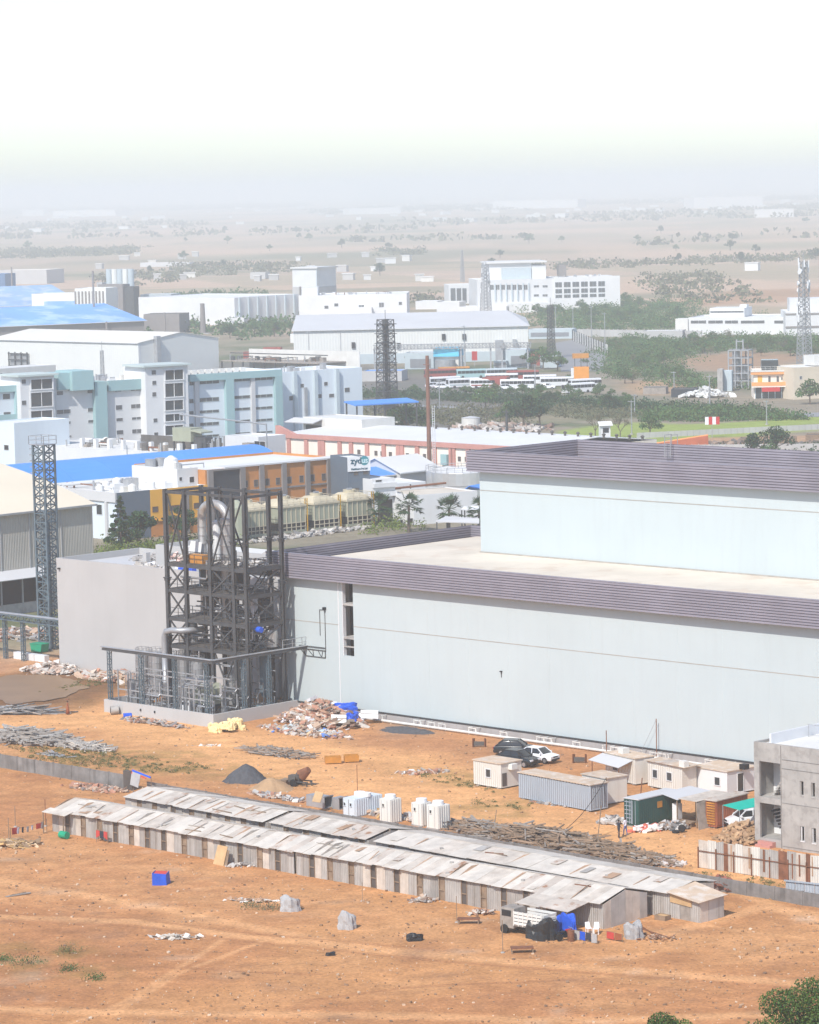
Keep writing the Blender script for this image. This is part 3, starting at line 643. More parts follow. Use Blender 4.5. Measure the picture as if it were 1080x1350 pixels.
rubble('sand_heap', 'small tan heap of sand in front of the hatchback beside the concrete building', 'heap', (980, 1107), 2.6, 3.2, 1.5, 500, [(.42,.27,.15), (.38,.24,.14)], .2, .5)
# ================================================================== corrugated fence, boundary wall
FN = Fr.px((921.6, 1144), (1035, 1161))
def fence():
    t = thing('corrugated_fence', 'tall fence of grey corrugated sheets with rust streaked strips before the concrete building', 'fence', FN)
    x = 0; i = 0; L_ = FN.L+4.6
    while x < L_:
        wd = U(.75, 1.05); m = 'tin'
        if i in (3, 11, 14) or random.random() < .1: wd = .45; m = 'rust'
        ob('sheet', MB().slab((x, U(-.03, .03), .05), (x+wd, U(-.03, .03), .05), (x+wd, U(-.02, .06), 2.55+U(-.1, .1)), (x, 0, 2.55+U(-.1, .1)), .03), M[m if m == 'rust' else random.choice(('tin', 'tin_wall', 'cabin'))], t);         
        if random.random() < .45: q = x+U(0, wd*.7); z_ = U(.1, 1.2); ob('rust_streak', MB().slab((q, -.06, z_), (q+U(.06, .22), -.06, z_), (q+U(.1, .3), -.055, 2.45), (q-.02, -.055, 2.45), .015), M['rust_pale' if random.random() < .5 else 'rust'], t)
        x += wd+.01; i += 1
    ob('rail', MB().bar((0, -.08, 1.55), (L_, -.08, 1.55), .07), M['rust'], t)
    for k in range(8): ob('post', MB().bar((k*L_/7.2, -.1, -.1), (k*L_/7.2, -.1, 1.9), .09), M['rust'], t)
    t = thing('low_panel_strip', 'low strip of blue grey sheets under a dark gap at the foot of the fence', 'fence', Fr.px((1036, 1178), (1082, 1183)))
    for k in range(6): ob('sheet', MB().slab((k*.9, 0, 0), (k*.9+.86, 0, 0), (k*.9+.86, .05, 1.05), (k*.9, .05, 1.05), .04), M['cont_grey'], t)
    ob('rail', MB().bar((-.1, -.05, 1.12), (5.6, -.05, 1.12), .12), M['cont_grey'], t)
fence()
BW = Fr.px((0, 1012), (958, 1176)); 
def bwall():
    t = thing('boundary_wall', 'long stained grey block wall running across the yard behind the tin sheds', 'wall', BW)
    L_ = BW.L+14; n = int(L_/2.9); st = L_/n; brk = BW.g(166, 1040)[0]; brk2 = BW.g(180, 1042)[0]
    for i in range(-6, n):
        x = i*st
        if brk-1. < x < brk2: continue
        h = 1.45 if x < brk else 1.12
        ob('wall_panel', MB().box(x, 0, -.2, x+st-.2, .16, h+U(-.03, .03)), M['concrete_dark'], t)
        ob('pier', MB().box(x+st-.2, -.04, -.2, x+st, .2, h+.04), M['concrete_dark'], t)
    ob('pier', MB().box(brk-.1, -.1, -.2, brk+1.2, .4, 1.9), M['door_dark'], t)
bwall()
# ================================================================== rows of tin sheds
SA = Fr.px((112, 1103), (785, 1223)); SB = Fr.px((165, 1050), (882, 1178), 2.0); ROW = math.degrees(SA.ang)
def shed(name, label, fr, x0, x1, dep, eave, ridge, group, doors=True, left_end=True, right_end=True, roofmix=('tin', 'tin_pale', 'tin', 'tin_pale', 'tin_pale', 'tin_rust'), fscale=1.0, holes=()):
    f2 = fr.at(x0, 0); t = thing(name, label, 'shed', f2, group); L_ = x1-x0; h = dep/2
    x = 0.
    while x < L_-.2:
        wd = min(1.06*fscale, L_-x)
        for s in (0, 1):
            z0 = U(0, .05); m = random.choice(roofmix); j = U(-.12, .12)
            if s == 0: q = [(x, -.38+j, eave-.06+z0), (x+wd+.04, -.38+j+U(-.05, .05), eave-.06+z0), (x+wd+.04, h+.06, ridge+z0), (x, h+.06, ridge+z0)]
            else: q = [(x, h-.02, ridge+.02+z0), (x+wd+.04, h-.02, ridge+.02+z0), (x+wd+.04, dep+.35, eave-.05+z0), (x, dep+.35, eave-.05+z0)]
            ob('roof_sheet', MB().slab(*q, .025), M[m], t)
            if s == 0 and random.random() < .42: a_ = U(0, .55); ob('rusty_lap', MB().slab((x-.03, -.36+a_, eave-.02+a_*.14), (x+U(.05, .14), -.36+a_, eave-.02+a_*.14), (x+.09, h-U(0, 1.2), ridge+.01), (x-.02, h-U(0, 1.2), ridge+.01), .02), M[random.choice(('rust_pale', 'wood_grey', 'rust_pale'))], t)
        x += wd
    for k in range(int(L_/3.2)):                       # patches, planks and weights lying on the sheets
        x = U(.5, L_-2.); y = U(.2, h-.6); zr = eave+(ridge-eave)*y/h+.06; q = random.random()
        if q < .45: w_ = U(.5, 1.1); ob('patch_sheet', MB().slab((x, y-.3, zr-.03), (x+w_, y-.3, zr), (x+w_, y+1.0, zr+.18), (x, y+1.0, zr+.16), .02), M[random.choice(('tin_rust', 'tin_pale', 'rust_pale', 'tin', 'tin_wall'))], t)
        elif q < .8: a = U(-.5, .5); ob('batten', MB().bar((x, y, zr+.03), (x+U(1.4, 3.2), y+a, zr+.05+a*.08), .07), M[random.choice(('wood', 'rust', 'wood_grey'))], t)
        else: ob('weight_stone', MB().obox(x, y, zr-.04, .3, .2, .16, U(0, 3)), M['concrete'], t)
    ob('ridge_bar', MB().bar((0, h, ridge-.08), (L_, h, ridge-.08), .1), M['wood'], t)
    # front wall: panels with doors between
    x = 0.; i = 0
    while x < L_-.3:
        pw = min(U(1.5, 2.1), L_-x); zt = eave-.1
        k = 2 if pw > 1.2 else 1
        for q in range(k): ob('wall_panel', MB().slab((x+q*pw/k, U(0, .03), -.1), (x+(q+1)*pw/k-.02, U(0, .03), -.1), (x+(q+1)*pw/k-.02, .03, zt), (x+q*pw/k, .03, zt), .03), M[random.choice(('tin_wall', 'tin_wall', 'tin_wall2', 'tin_wall', 'tin_wall2', 'tin'))], t)
        x += pw
        if x < L_-1 and doors:
            o = ob('door', MB().box(x+.03, .06, -.05, x+.62, .1, zt-.12), M[random.choice(('door_dark', 'door_dark', 'wood'))], t)
            ob('door_frame', MB().box(x-.02, -.05, -.1, x+.04, .05, zt).box(x+.61, -.05, -.1, x+.67, .05, zt).box(x+.04, -.04, .85, x+.61, .05, .93), M['wood'], o); x += .66
    ob('rear_wall', MB().box(0, dep-.05, -.1, L_, dep, eave-.1), M['tin_wall'], t)
    for e, xx in ((left_end, 0), (right_end, L_)):
        if e:
            n = int(dep/.8)
            for k in range(n):
                y0, y1 = .05+k*(dep-.1)/n, .05+(k+1)*(dep-.1)/n-.02; zz = lambda y: eave-.12+(ridge-eave)*(1-abs(y-h)/h)
                ob('end_panel', MB().add([(xx-.02, y0, -.1), (xx+.02, y0, -.1), (xx+.02, y1, -.1), (xx-.02, y1, -.1), (xx-.02, y0, zz(y0)), (xx+.02, y0, zz(y0)), (xx+.02, y1, zz(y1)), (xx-.02, y1, zz(y1))], [(0,3,2,1),(4,5,6,7),(0,1,5,4),(1,2,6,5),(2,3,7,6),(3,0,4,7)]), M[random.choice(('tin_wall', 'tin'))], t)
    return t, f2, L_
gA = 'tin sheds in two long rows'
xa = lambda px, py, z=2.0: SA.g(px, py, z)[0]
DA = 5.6; RA = SA.uv(103, 1050, DA/2)[1]; RA = min(max(RA, 2.35), 2.75)
x0, x1, x2 = xa(74, 1062)+1.45, xa(399, 1121), xa(784, 1196)
tA1, fA1, lA1 = shed('tin_shed', 'front row tin shed nearest the clothes line with a porch at its left end', SA, x0, x1, DA, 2.05, RA, gA)
tA2, fA2, lA2 = shed('tin_shed', 'front row tin shed with the blue tarpaulin and canopy at its right end', SA, x1+.15, x2, DA, 2.15, RA+.12, gA)
ob('porch_roof', MB().slab((-.1, -1.2, 2.0), (3.2, -1.2, 1.95), (3.2, -.1, 2.2), (-.1, -.1, 2.25), .04), M['tin'], tA1)
ob('porch_post', MB().bar((0,-1.1,-.1), (0,-1.1,1.95), .08).bar((3,-1.2,-.1), (3,-1.2,1.9), .08), M['wood'], tA1)
XB = lambda px, py, z=2.0: SB.g(px, py, z)[0]
b = [XB(165, 1050), XB(353, 1083), XB(357, 1084), XB(487, 1107), XB(498, 1108.5), XB(884, 1178)]
RB = min(max(SB.uv(193, 1037, DA/2)[1], 2.4), 2.8)
tB1, _, _ = shed('tin_shed', 'rear row tin shed at the left touching the blue edged banner and stained wall', SB, b[0], b[1], DA, 2.05, RB, gA)
tB2, _, _ = shed('tin_shed', 'short middle tin shed of the rear row with rusty roof sheets', SB, b[2]+.1, b[3], DA, 2.05, RB, gA, roofmix=('tin', 'tin_pale', 'tin_rust'))
tB3, fB3, lB3 = shed('tin_shed', 'longest tin shed of the rear row with pale sheets ending by the brown crate', SB, b[4], b[5], DA, 2.1, RB, gA, roofmix=('tin_pale', 'tin', 'tin_pale', 'tin_pale'), fscale=2.2)
# end room of the rear row, its roof falling to the right
e = thing('shed_annex', 'small lean to room with pale sheet roof at the right end of the rear row', 'shed', fB3.at(lB3+.05, 0))
ob('roof_sheet', MB().slab((-.1, -.4, 2.2), (3.4, -.4, 1.75), (3.4, 3.2, 1.85), (-.1, 3.2, 2.5), .04), M['cabin_roof'], e)
for k in range(3): ob('wall_panel', MB().box(k*1.05, 0, -.1, k*1.05+1.02, .05, 1.95-k*.13), M[('tin_wall', 'wood_grey', 'tin_wall')[k]], e)
for k in range(3): ob('end_panel', MB().box(3.1, .06+k*1., -.1, 3.15, 1.02+k*1., 1.7), M['tin_wall' if k else 'tin'], e)
ob('lintel', MB().slab((.02, -.06, 1.35), (2.3, -.06, 1.2), (2.3, -.06, 1.75), (.02, -.06, 2.0), .05), M['ply'], e)
# canopy and clutter at the right end of the front row
cv = thing('sheet_canopy', 'patched sheet canopy on posts beside the truck at the shed end', 'canopy', fA2.at(lA2-6.6, 0))
ob('roof_sheet', MB().slab((-.4, -2.9, 1.75), (2.2, -2.9, 1.72), (2.4, -.35, 2.1), (-.3, -.35, 2.12), .04), M['tin'], cv)
ob('roof_sheet', MB().slab((2.1, -2.8, 1.75), (5.2, -2.8, 1.7), (5.4, -.35, 2.12), (2.3, -.35, 2.12), .04), M['tin_rust'], cv)
ob('post', MB().bar((-.2,-2.7,-.1), (-.2,-2.7,1.7), .09).bar((2.4,-2.7,-.1), (2.4,-2.7,1.7), .09).bar((5,-2.7,-.1), (5,-2.7,1.7), .09), M['wood'], cv)
def drape(name, label, cat, px, sx, sy, h, m, ang=0., seed=0, n=9, z=0., group=None, sag=.25):
    """a cloth-covered or bulging bundle: rounded box with creases"""
    r = random.Random(seed); mb = MB(); N = 28; vs = []
    prof = [(.0, .9), (.3, .88), (.6, .95), (.88, .97), (1.0, .82), (1.0, .5), (1.05, .28), (1.1, .0)]
    ph = [r.uniform(0, 6) for _ in range(6)]
    for pr, pz in prof:
        for k in range(N):
            a = 2*pi*k/N; c, s = cos(a), sin(a); q = 1/max(abs(c), abs(s))*.55+.45
            w_ = 1+.12*sin(3*a+ph[4])*(pz > .3)+.08*sin(5*a+ph[0])*(1-pz)+.06*sin(9*a+ph[1])+.07*r.uniform(-1, 1)
            vs.append((pr*q*c*sx/2*w_, pr*q*s*sy/2*w_, max(-.05, pz*h*(1+.16*sin(2*a+ph[2])*(pr > .2)+sag*.4*sin(3*a+ph[3])*pr+.05*r.uniform(-1, 1))-.05*(pz == 0))))
    m_ = len(prof); mb.add(vs, [(i*N+k, (i+1)*N+k, (i+1)*N+(k+1) % N, i*N+(k+1) % N) for i in range(m_-1) for k in range(N)])
    g = G(*px, z); return ob(name, mb, M[m], None, label, cat, group, loc=g, rot=ang)
# truck body
tr = thing('small_truck', 'small grey truck with slatted cargo sides parked against the front shed', 'truck', Fr(G(666, 1231), SA.ang+.02))
bd = MB(); bd.box(.9, .1, .75, 3.9, 1.75, .85)
ob('cargo_bed', bd, M['wood_grey'], tr)
for k in range(4): ob('side_slat', MB().box(.9, .02, .9+k*.28, 3.9, .09, 1.1+k*.28).box(.9, 1.76, .9+k*.28, 3.9, 1.83, 1.1+k*.28).box(3.9, .1, .9+k*.28, 3.96, 1.75, 1.1+k*.28), M['offwhite'], tr)
pp = MB()
for k in range(7): pp.box(.9+k*.48, -.02, .8, .98+k*.48, .018, 2.0)
ob('side_post', pp, M['offwhite'], tr)
cb = MB().extx([(.12, .5), (1.72, .5), (1.72, 1.5), (1.6, 2.1), (.24, 2.1), (.12, 1.5)], -.6, .8); o = ob('cab', cb, M['wood_grey'], tr); ob('window', MB().box(-.4, .09, 1.45, .55, .118, 1.95).box(-.63, .3, 1.4, -.602, 1.55, 1.95), M['car_glass'], o)
for x, y in ((-.1, .1), (-.1, 1.75), (3., .1), (3., 1.75)): ob('wheel', MB().tube((x, y-.12, .38), (x, y+.12, .38), .38, 14), M['tyre'], tr)
ob('chassis', MB().box(-.5, .5, .4, 3.8, 1.3, .74), M['dark'], tr)
drape('covered_mound', 'rounded black tarpaulin covered mound beside the small grey truck', 'mound', (717, 1236), 2.3, 2.2, 1.55, 'tarp_black', SA.ang, 3)
drape('hung_tarpaulin', 'bright blue tarpaulin draped under the sheet canopy', 'tarpaulin', (746, 1230), 1.9, .7, 1.45, 'tarp_blue', SA.ang, 5)
drape('plastic_bundle', 'pale grey plastic wrapped bundle at the right corner of the front shed', 'bundle', (836, 1236), 1.35, 1.1, 1.15, 'cloth_white', .3, 9)
drape('plastic_bundle', 'white plastic bag full of scrap near the white strips on the sand', 'bundle', (383, 1201), 1.5, 1.1, 1.1, 'cloth_white', .1, 12)
drape('plastic_bundle', 'tall lumpy white plastic bag standing alone on the open sand', 'bundle', (457, 1224), 1.35, 1.0, 1.2, 'cloth_white', -.3, 15)
bt = thing('tarpaulin_enclosure', 'small bright blue tarpaulin enclosure on bare sand', 'enclosure', Fr(G(201, 1168), -.1))
ob('side_sheet', MB().slab((0, 0, -.05), (1.25, 0, -.05), (1.2, .05, 1.02), (.0, .05, 1.12), .03).slab((1.25, 0, -.05), (1.4, 1.2, -.05), (1.3, 1.15, 1.1), (1.2, .05, 1.02), .03).slab((0, 0, -.05), (.1, 1.2, -.05), (.1, 1.2, 1.15), (0, .05, 1.12), .03), M['tarp_blue'], bt)
ob('red_sheet', MB().slab((.06, .08, 1.0), (1.15, .1, .95), (1.2, 1.1, 1.08), (.14, 1.15, 1.1), .02), M['cloth_red'], bt)
def pole(px, h, label, m='wood', r=.04, lean=(0, 0), group='thin poles standing in the yard'):
    t = thing('pole', label, 'pole', G(*px), group); ob('shaft', MB().tube((0,0,-.2), (lean[0], lean[1], h), r, 6), M[m], t)
    ob('foot', MB().lathe([(.0, .1), (.16, .06), (.2, -.06)], n=7), M['concrete'], t); return t
pole((471.5, 1048), 3.0, 'thin tall pole behind the light blue cabin', 'rust'); pole((12, 1110), 2.3, 'thin leaning pole at the left end of the clothes line'); pole((20.5, 1090), 2.0, 'bare stick pole behind the clothes line'); pole((60.5, 1089), 2.6, 'thin dark pole beside the porch end of the front shed', 'rust')
pole((788, 1104), 2.9, 'slanting pole beside the logs nearest the grey container', 'wood', .05, (.4, .3)); pole((651, 1094), 1.9, 'short stick standing at the back of the log pile', 'wood', .04, (.3, 0)); pole((663, 1256), 2.6, 'thin pole on the sand left of the front low cot', 'wood'); pole((602.5, 1216), 2.2, 'thin pole beside the rear low cot', 'wood', .035); pole((478, 1188), 1.6, 'thin stick in front of the shed doors', 'wood', .03)
pole((842, 1075), 3.6, 'dark pole leaning over the door end of the green container', 'rust', .06, (.4, 0))
def cot(px, ang, label):
    t = thing('low_cot', label, 'cot', Fr(G(*px), ang), 'low wooden cots'); ob('top', MB().box(0, 0, .38, 1.8, .8, .46), M['rust'], t)
    for x, y in ((.08, .08), (1.72, .08), (.08, .72), (1.72, .72)): ob('leg', MB().bar((x, y, -.05), (x, y, .38), .08), M['wood'], t)
cot((603, 1219), -.12, 'low brown cot in front of the shed doors'); cot((674, 1258), .05, 'low brown cot farther out on the sand past the truck')
drape('scrap_bag', 'small black rubbish bag lying open on the bare sand', 'bag', (547, 1240), 1.2, .7, .5, 'black_bag', .2, 21); drape('scrap_bag', 'tiny dark rag bundle low down on the open sand', 'bag', (436, 1259), .7, .4, .22, 'black_bag', .2, 22)
t = thing('plywood_sheet', 'tan plywood sheet leaning on the front shed wall', 'board', Fr(G(281, 1139), SA.ang)); ob('board', MB().slab((0, -.0, -.03), (1.35, -.0, -.03), (1.4, .55, 1.65), (.2, .5, 1.7), .05), M['ply'], t); ob('board', MB().slab((1.2, .1, -.03), (1.7, .1, -.03), (1.6, .55, 1.3), (1.3, .55, 1.35), .04), M['wood'], t)
t = thing('plywood_sheet', 'small tan board on top of the wall beside the grey ducts', 'board', Fr(G(412, 1070), SA.ang)); ob('board', MB().slab((0, 0, 1.0), (1.1, 0, 1.0), (1.1, .5, 1.9), (0, .5, 1.95), .05), M['ply'], t)
t = thing('wooden_crate', 'brown crate on the sand beside the rear row annex', 'crate', Fr(G(863, 1213), SA.ang)); ob('side', MB().box(0, 0, -.03, 1.1, .05, .45).box(0, .75, -.03, 1.1, .8, .45).box(0, .05, -.03, .05, .75, .45).box(1.05, .05, -.03, 1.1, .75, .45), M['wood'], t); ob('lid', MB().box(.05, .05, .36, 1.05, .75, .41), M['ply'], t)
# water drum, clothes line, seated clutter at the left end
t = thing('water_drum', 'dark green plastic drum lying by the porch of the front shed', 'drum', Fr(G(77, 1105), SA.ang)); ob('barrel', MB().tube((0, .3, .32), (.95, .3, .32), .34, 14), M['green_bin'], t); ob('hoop', MB().tube((.2, .3, .32), (.26, .3, .32), .36, 14).tube((.68, .3, .32), (.74, .3, .32), .36, 14), M['green_bin'], t)
cl = Fr.px((14, 1109), (62, 1098)); t = thing('clothes_line', 'line of red and white washing strung between two sticks', 'clothes line', cl)
ob('post', MB().bar((0,0,-.1), (0,0,1.3), .05).bar((cl.L,0,-.1), (cl.L,0,1.35), .05), M['wood'], t); ob('line', MB().tube((0,0,1.2), (cl.L/2,0,1.0), .015, 4).tube((cl.L/2,0,1.0), (cl.L,0,1.25), .015, 4), M['wood'], t)
for k, (m, wd, hh) in enumerate((('cloth_red', .8, .6), ('cloth_pale', .35, .55), ('cloth_dark', .3, .5), ('cloth_white', .35, .5), ('cloth_pale', .3, .4), ('cloth_red', .9, .5), ('cloth_white', .4, .6))):
    x = .25+k*cl.L/7.6; z = 1.2-.2*(1-abs(x/cl.L*2-1)); ob('garment', MB().slab((x, 0, z-hh), (x+wd*.8, .05, z-hh-U(0, .1)), (x+wd*.8, .0, z), (x, 0, z), .03), M[m], t)
def washing(px, cols, label, z=1.0, L_=1.6):
    f = Fr(G(*px), SA.ang); t = thing('hung_washing', label, 'washing', f); ob('line', MB().tube((0, -.25, z+.5), (L_, -.25, z+.45), .015, 4), M['wood'], t)
    ob('post', MB().bar((0, -.25, -.05), (0, -.25, z+.52), .04).bar((L_, -.25, -.05), (L_, -.25, z+.47), .04), M['wood'], t)
    for k, m in enumerate(cols): ob('garment', MB().slab((k*L_/len(cols), -.28, z-U(0, .3)), ((k+.9)*L_/len(cols), -.26, z-U(0, .3)), ((k+.9)*L_/len(cols), -.25, z+.46), (k*L_/len(cols), -.25, z+.48), .03), M[m], t)
washing((130, 1108), ('cloth_red', 'cloth_dark', 'cloth_red'), 'red and dark washing hung on the front shed wall', .55)
washing((760, 1238), ('cloth_white', 'tarp_blue', 'cloth_dark', 'cloth_white'), 'white and blue washing before the right shed end', .3, 2.4); washing((803, 1238), ('cloth_red', 'cloth_brown'), 'maroon washing before the right shed end', .2, 1.6)
def motorbike(px, ang, label):
    t = thing('motorcycle', label, 'motorcycle', Fr(G(*px), ang), 'motorcycles by the sheds')
    for x in (0, 1.25): 
        w_ = ob('wheel', MB().lathe([(.22, -.05), (.30, -.06), (.31, 0), (.30, .06), (.22, .05)], n=16), M['tyre'], t); w_.rotation_euler = (pi/2, 0, 0); w_.location = (x, 0, .31)
    ob('frame', MB().bar((0,0,.31), (.35,0,.6), .06).bar((.35,0,.6), (.9,0,.65), .08).bar((.9,0,.65), (1.25,0,.31), .06).bar((1.1,0,.9), (1.25,0,.31), .06).box(.4, -.13, .25, .85, .13, .58), M['dark'], t)
    ob('seat', MB().box(.0, -.13, .68, .6, .13, .8), M['tarp_black'], t); ob('fuel_tank', MB().extx([(-.14, .66), (.14, .66), (.12, .88), (-.12, .88)], .6, 1.0), M['red'], t); ob('handlebar', MB().tube((1.05, -.35, .98), (1.05, .35, .98), .025, 6).bar((1.05,0,.98), (1.1,0,.85), .05), M['galv'], t)
motorbike((738, 1241), .5, 'dark motorcycle parked in front of the black covered mound'); motorbike((84, 1097), -.2, 'dark motorcycle under the porch of the front shed'); motorbike((98, 1097), .1, 'second dark motorcycle nearer the shed doors by the porch')
t = thing('oil_drum', 'rusty brown drum standing under the blue tarpaulin edge', 'drum', G(753, 1241)); ob('barrel', MB().lathe([(.28, 0), (.29, .3), (.28, .32), (.28, .6), (.29, .62), (.28, .9), (.25, .9)], n=14), M['rust'], t); ob('hoop', MB().lathe([(.305, .28), (.305, .34)], n=14), M['rust'], t)
def chair(px, ang, label):
    t = thing('plastic_chair', label, 'chair', Fr(G(*px), ang), 'white plastic chairs'); ob('seat', MB().box(0, 0, .42, .45, .45, .47), M['plastic_white'], t); ob('backrest', MB().slab((0, .43, .47), (.45, .43, .47), (.42, .55, .9), (.03, .55, .9), .04), M['plastic_white'], t)
    for x in (.03, .42):
        for y in (.03, .42): ob('leg', MB().bar((x, y, -.03), (x, y, .42), .05), M['plastic_white'], t)
chair((775, 1232), .4, 'white plastic chair left of its twin near the shed end'); chair((782, 1232), -.2, 'white plastic chair right of its twin near the shed end')
rubble('scrap_scatter', 'timber and scrap lying around the foot of the clothes line', 'scrap', (22, 1114), 2.6, 2., .35, 120, [(.5,.33,.15), (.55,.4,.25), (.3,.2,.12)], .15, .8, flat=.25)
rubble('brick_scatter', 'broken bricks along the stained wall before the rear row', 'bricks', (128, 1040), 4.6, 1.6, .35, 260, BRICK+[(.2,.17,.15)], .12, .45, -.6)
rubble('sheet_scrap', 'crumpled white plastic sheet flat on the bare sand', 'plastic sheet', (236, 1236), 2.3, 1.0, .06, 130, [(.66,.62,.56), (.55,.48,.40)], .2, .7, -.15, flat=.06)
rubble('sheet_scrap', 'pale plastic strips with brown earth left of the white scrap bag', 'plastic sheet', (330, 1187), 2.6, .8, .06, 110, [(.6,.56,.5), (.4,.25,.16)], .15, .6, -.2, flat=.08)
rubble('door_clutter', 'bricks and rags heaped by the middle shed doors', 'clutter', (560, 1188), 1.6, .7, .35, 60, GREY+BRICK+PALE, .1, .4)
rubble('door_clutter', 'pots and rags before the left shed doors by the leaning plywood', 'clutter', (322, 1142), 1.8, .6, .3, 50, GREY+PALE, .1, .35)
rubble('door_clutter', 'firewood and rags beside the shed door near the truck', 'clutter', (636, 1205), 1.3, .6, .4, 50, GREY+BRICK+PALE, .1, .4)
rubble('pipe_scrap', 'rusty bars and offcuts on the sand right of the plastic wrapped bundle', 'scrap', (868, 1236), 2.4, 1.4, .12, 60, [(.28,.15,.09), (.5,.35,.25)], .1, .4, flat=.3)
for i, (a, b_) in enumerate((((848, 1226), (884, 1238)), ((850, 1232), (880, 1241)), ((846, 1222), (872, 1240)))):
    p = Vector(G(*a)); q = Vector(G(*b_)); t = thing('scaffold_bar', ('middle of three rusty bars lying right of the plastic wrapped bundle', 'nearest of three rusty bars lying right of the plastic wrapped bundle', 'farthest and shortest of three rusty bars right of the plastic wrapped bundle')[i], 'bar', p, 'rusty bars on the sand'); ob('bar', MB().tube((0,0,.06), (q.x-p.x, q.y-p.y, .1), .04, 6), M['rust'], t); ob('coupler', MB().lathe([(.07, .0), (.08, .15)], n=6), M['rust'], t)
t = thing('plank', 'grey plank lying flat at the left of the sand', 'plank', G(8, 1183)); q = Vector(G(40, 1178))-Vector(G(8, 1183)); ob('board', MB().bar((0,0,.06), (q.x, q.y, .08), .3, .06), M['wood_grey'], t); ob('board', MB().bar((.3,.3,.1), (q.x*.8, q.y*.8+.3, .12), .12, .05), M['wood'], t)
# banner and white sheet at the left end of the rear row
t = thing('banner', 'blue and red edged white banner on sticks above the stained wall', 'banner', Fr(G(172, 1046), SA.ang)); ob('cloth', MB().slab((0, 0, .9), (1.2, 0, .7), (1.3, .3, 2.0), (0, .3, 2.2), .04), M['cloth_white'], t); ob('blue_edge', MB().slab((0, .3, 2.22), (2.6, .4, 1.75), (2.6, .5, 1.9), (0, .4, 2.38), .05), M['tarp_blue'], t); ob('red_edge', MB().slab((0, .25, 2.0), (2.0, .35, 1.62), (2.0, .4, 1.72), (0, .3, 2.2), .05), M['cloth_red'], t); ob('stick', MB().bar((0, .4, -.1), (0, .4, 2.4), .06).bar((2.6, .5, -.1), (2.6, .5, 1.9), .06), M['wood'], t)
rubble('rust_mesh', 'tangle of rusty red bars behind the annex of the rear row', 'scrap', (952, 1172), 1.2, 2.2, 1.1, 160, [(.30,.11,.07), (.22,.1,.07)], .1, .5, flat=.3)
# ================================================================== process tower of dark steel
S = Fr(G(326, 945), WA)
sx = [S.uv(p, 652)[0] for p in (217.6, 242.6, 275, 305.5, 321.5)]
SD = Fr(S.w(sx[-1], 0), WA+pi/2).uv(369.5, 657)[0]; print('SD', SD)
szt = S.uv(321.5, 652)[1]; lv = [S.uv(323, y)[1] for y in (861, 824, 786, 751)]
def lattice(mb, p, q, w, n, t=.06, ch=.09):
    """square lattice post or truss between two points, n panels"""
    p = Vector(p); q = Vector(q); d = (q-p).normalized(); u_ = Vector((0,0,1)) if abs(d.z) < .9 else Vector((1,0,0)); a = d.cross(u_).normalized()*w/2; b = a.cross(d).normalized()*w/2
    C4 = [a+b, a-b, -a-b, -a+b]
    for c in C4: mb.bar(p+c, q+c, ch)
    for i in range(n):
        e0 = p+(q-p)*(i/n); e1 = p+(q-p)*((i+1)/n)
        for k in range(4):
            c0, c1 = C4[k], C4[(k+1) % 4]; mb.bar(e1+c0, e1+c1, t)
            mb.bar(e0+(c0 if (i+k) % 2 else c1), e1+(c1 if (i+k) % 2 else c0), t)
    return mb
def rail_line(parent, pts, h=1.05, m='steel', sp=1.3):
    r = MB()
    for (a, b) in zip(pts, pts[1:]):
        a = Vector(a); b = Vector(b); n = max(1, int((b-a).length/sp))
        for i in range(n+1): p = a+(b-a)*i/n; r.bar(p, p+Vector((0,0,h)), .06)
        r.bar(a+Vector((0,0,h)), b+Vector((0,0,h)), .06); r.bar(a+Vector((0,0,h*.5)), b+Vector((0,0,h*.5)), .045)
    return ob('railing', r, M[m], parent)
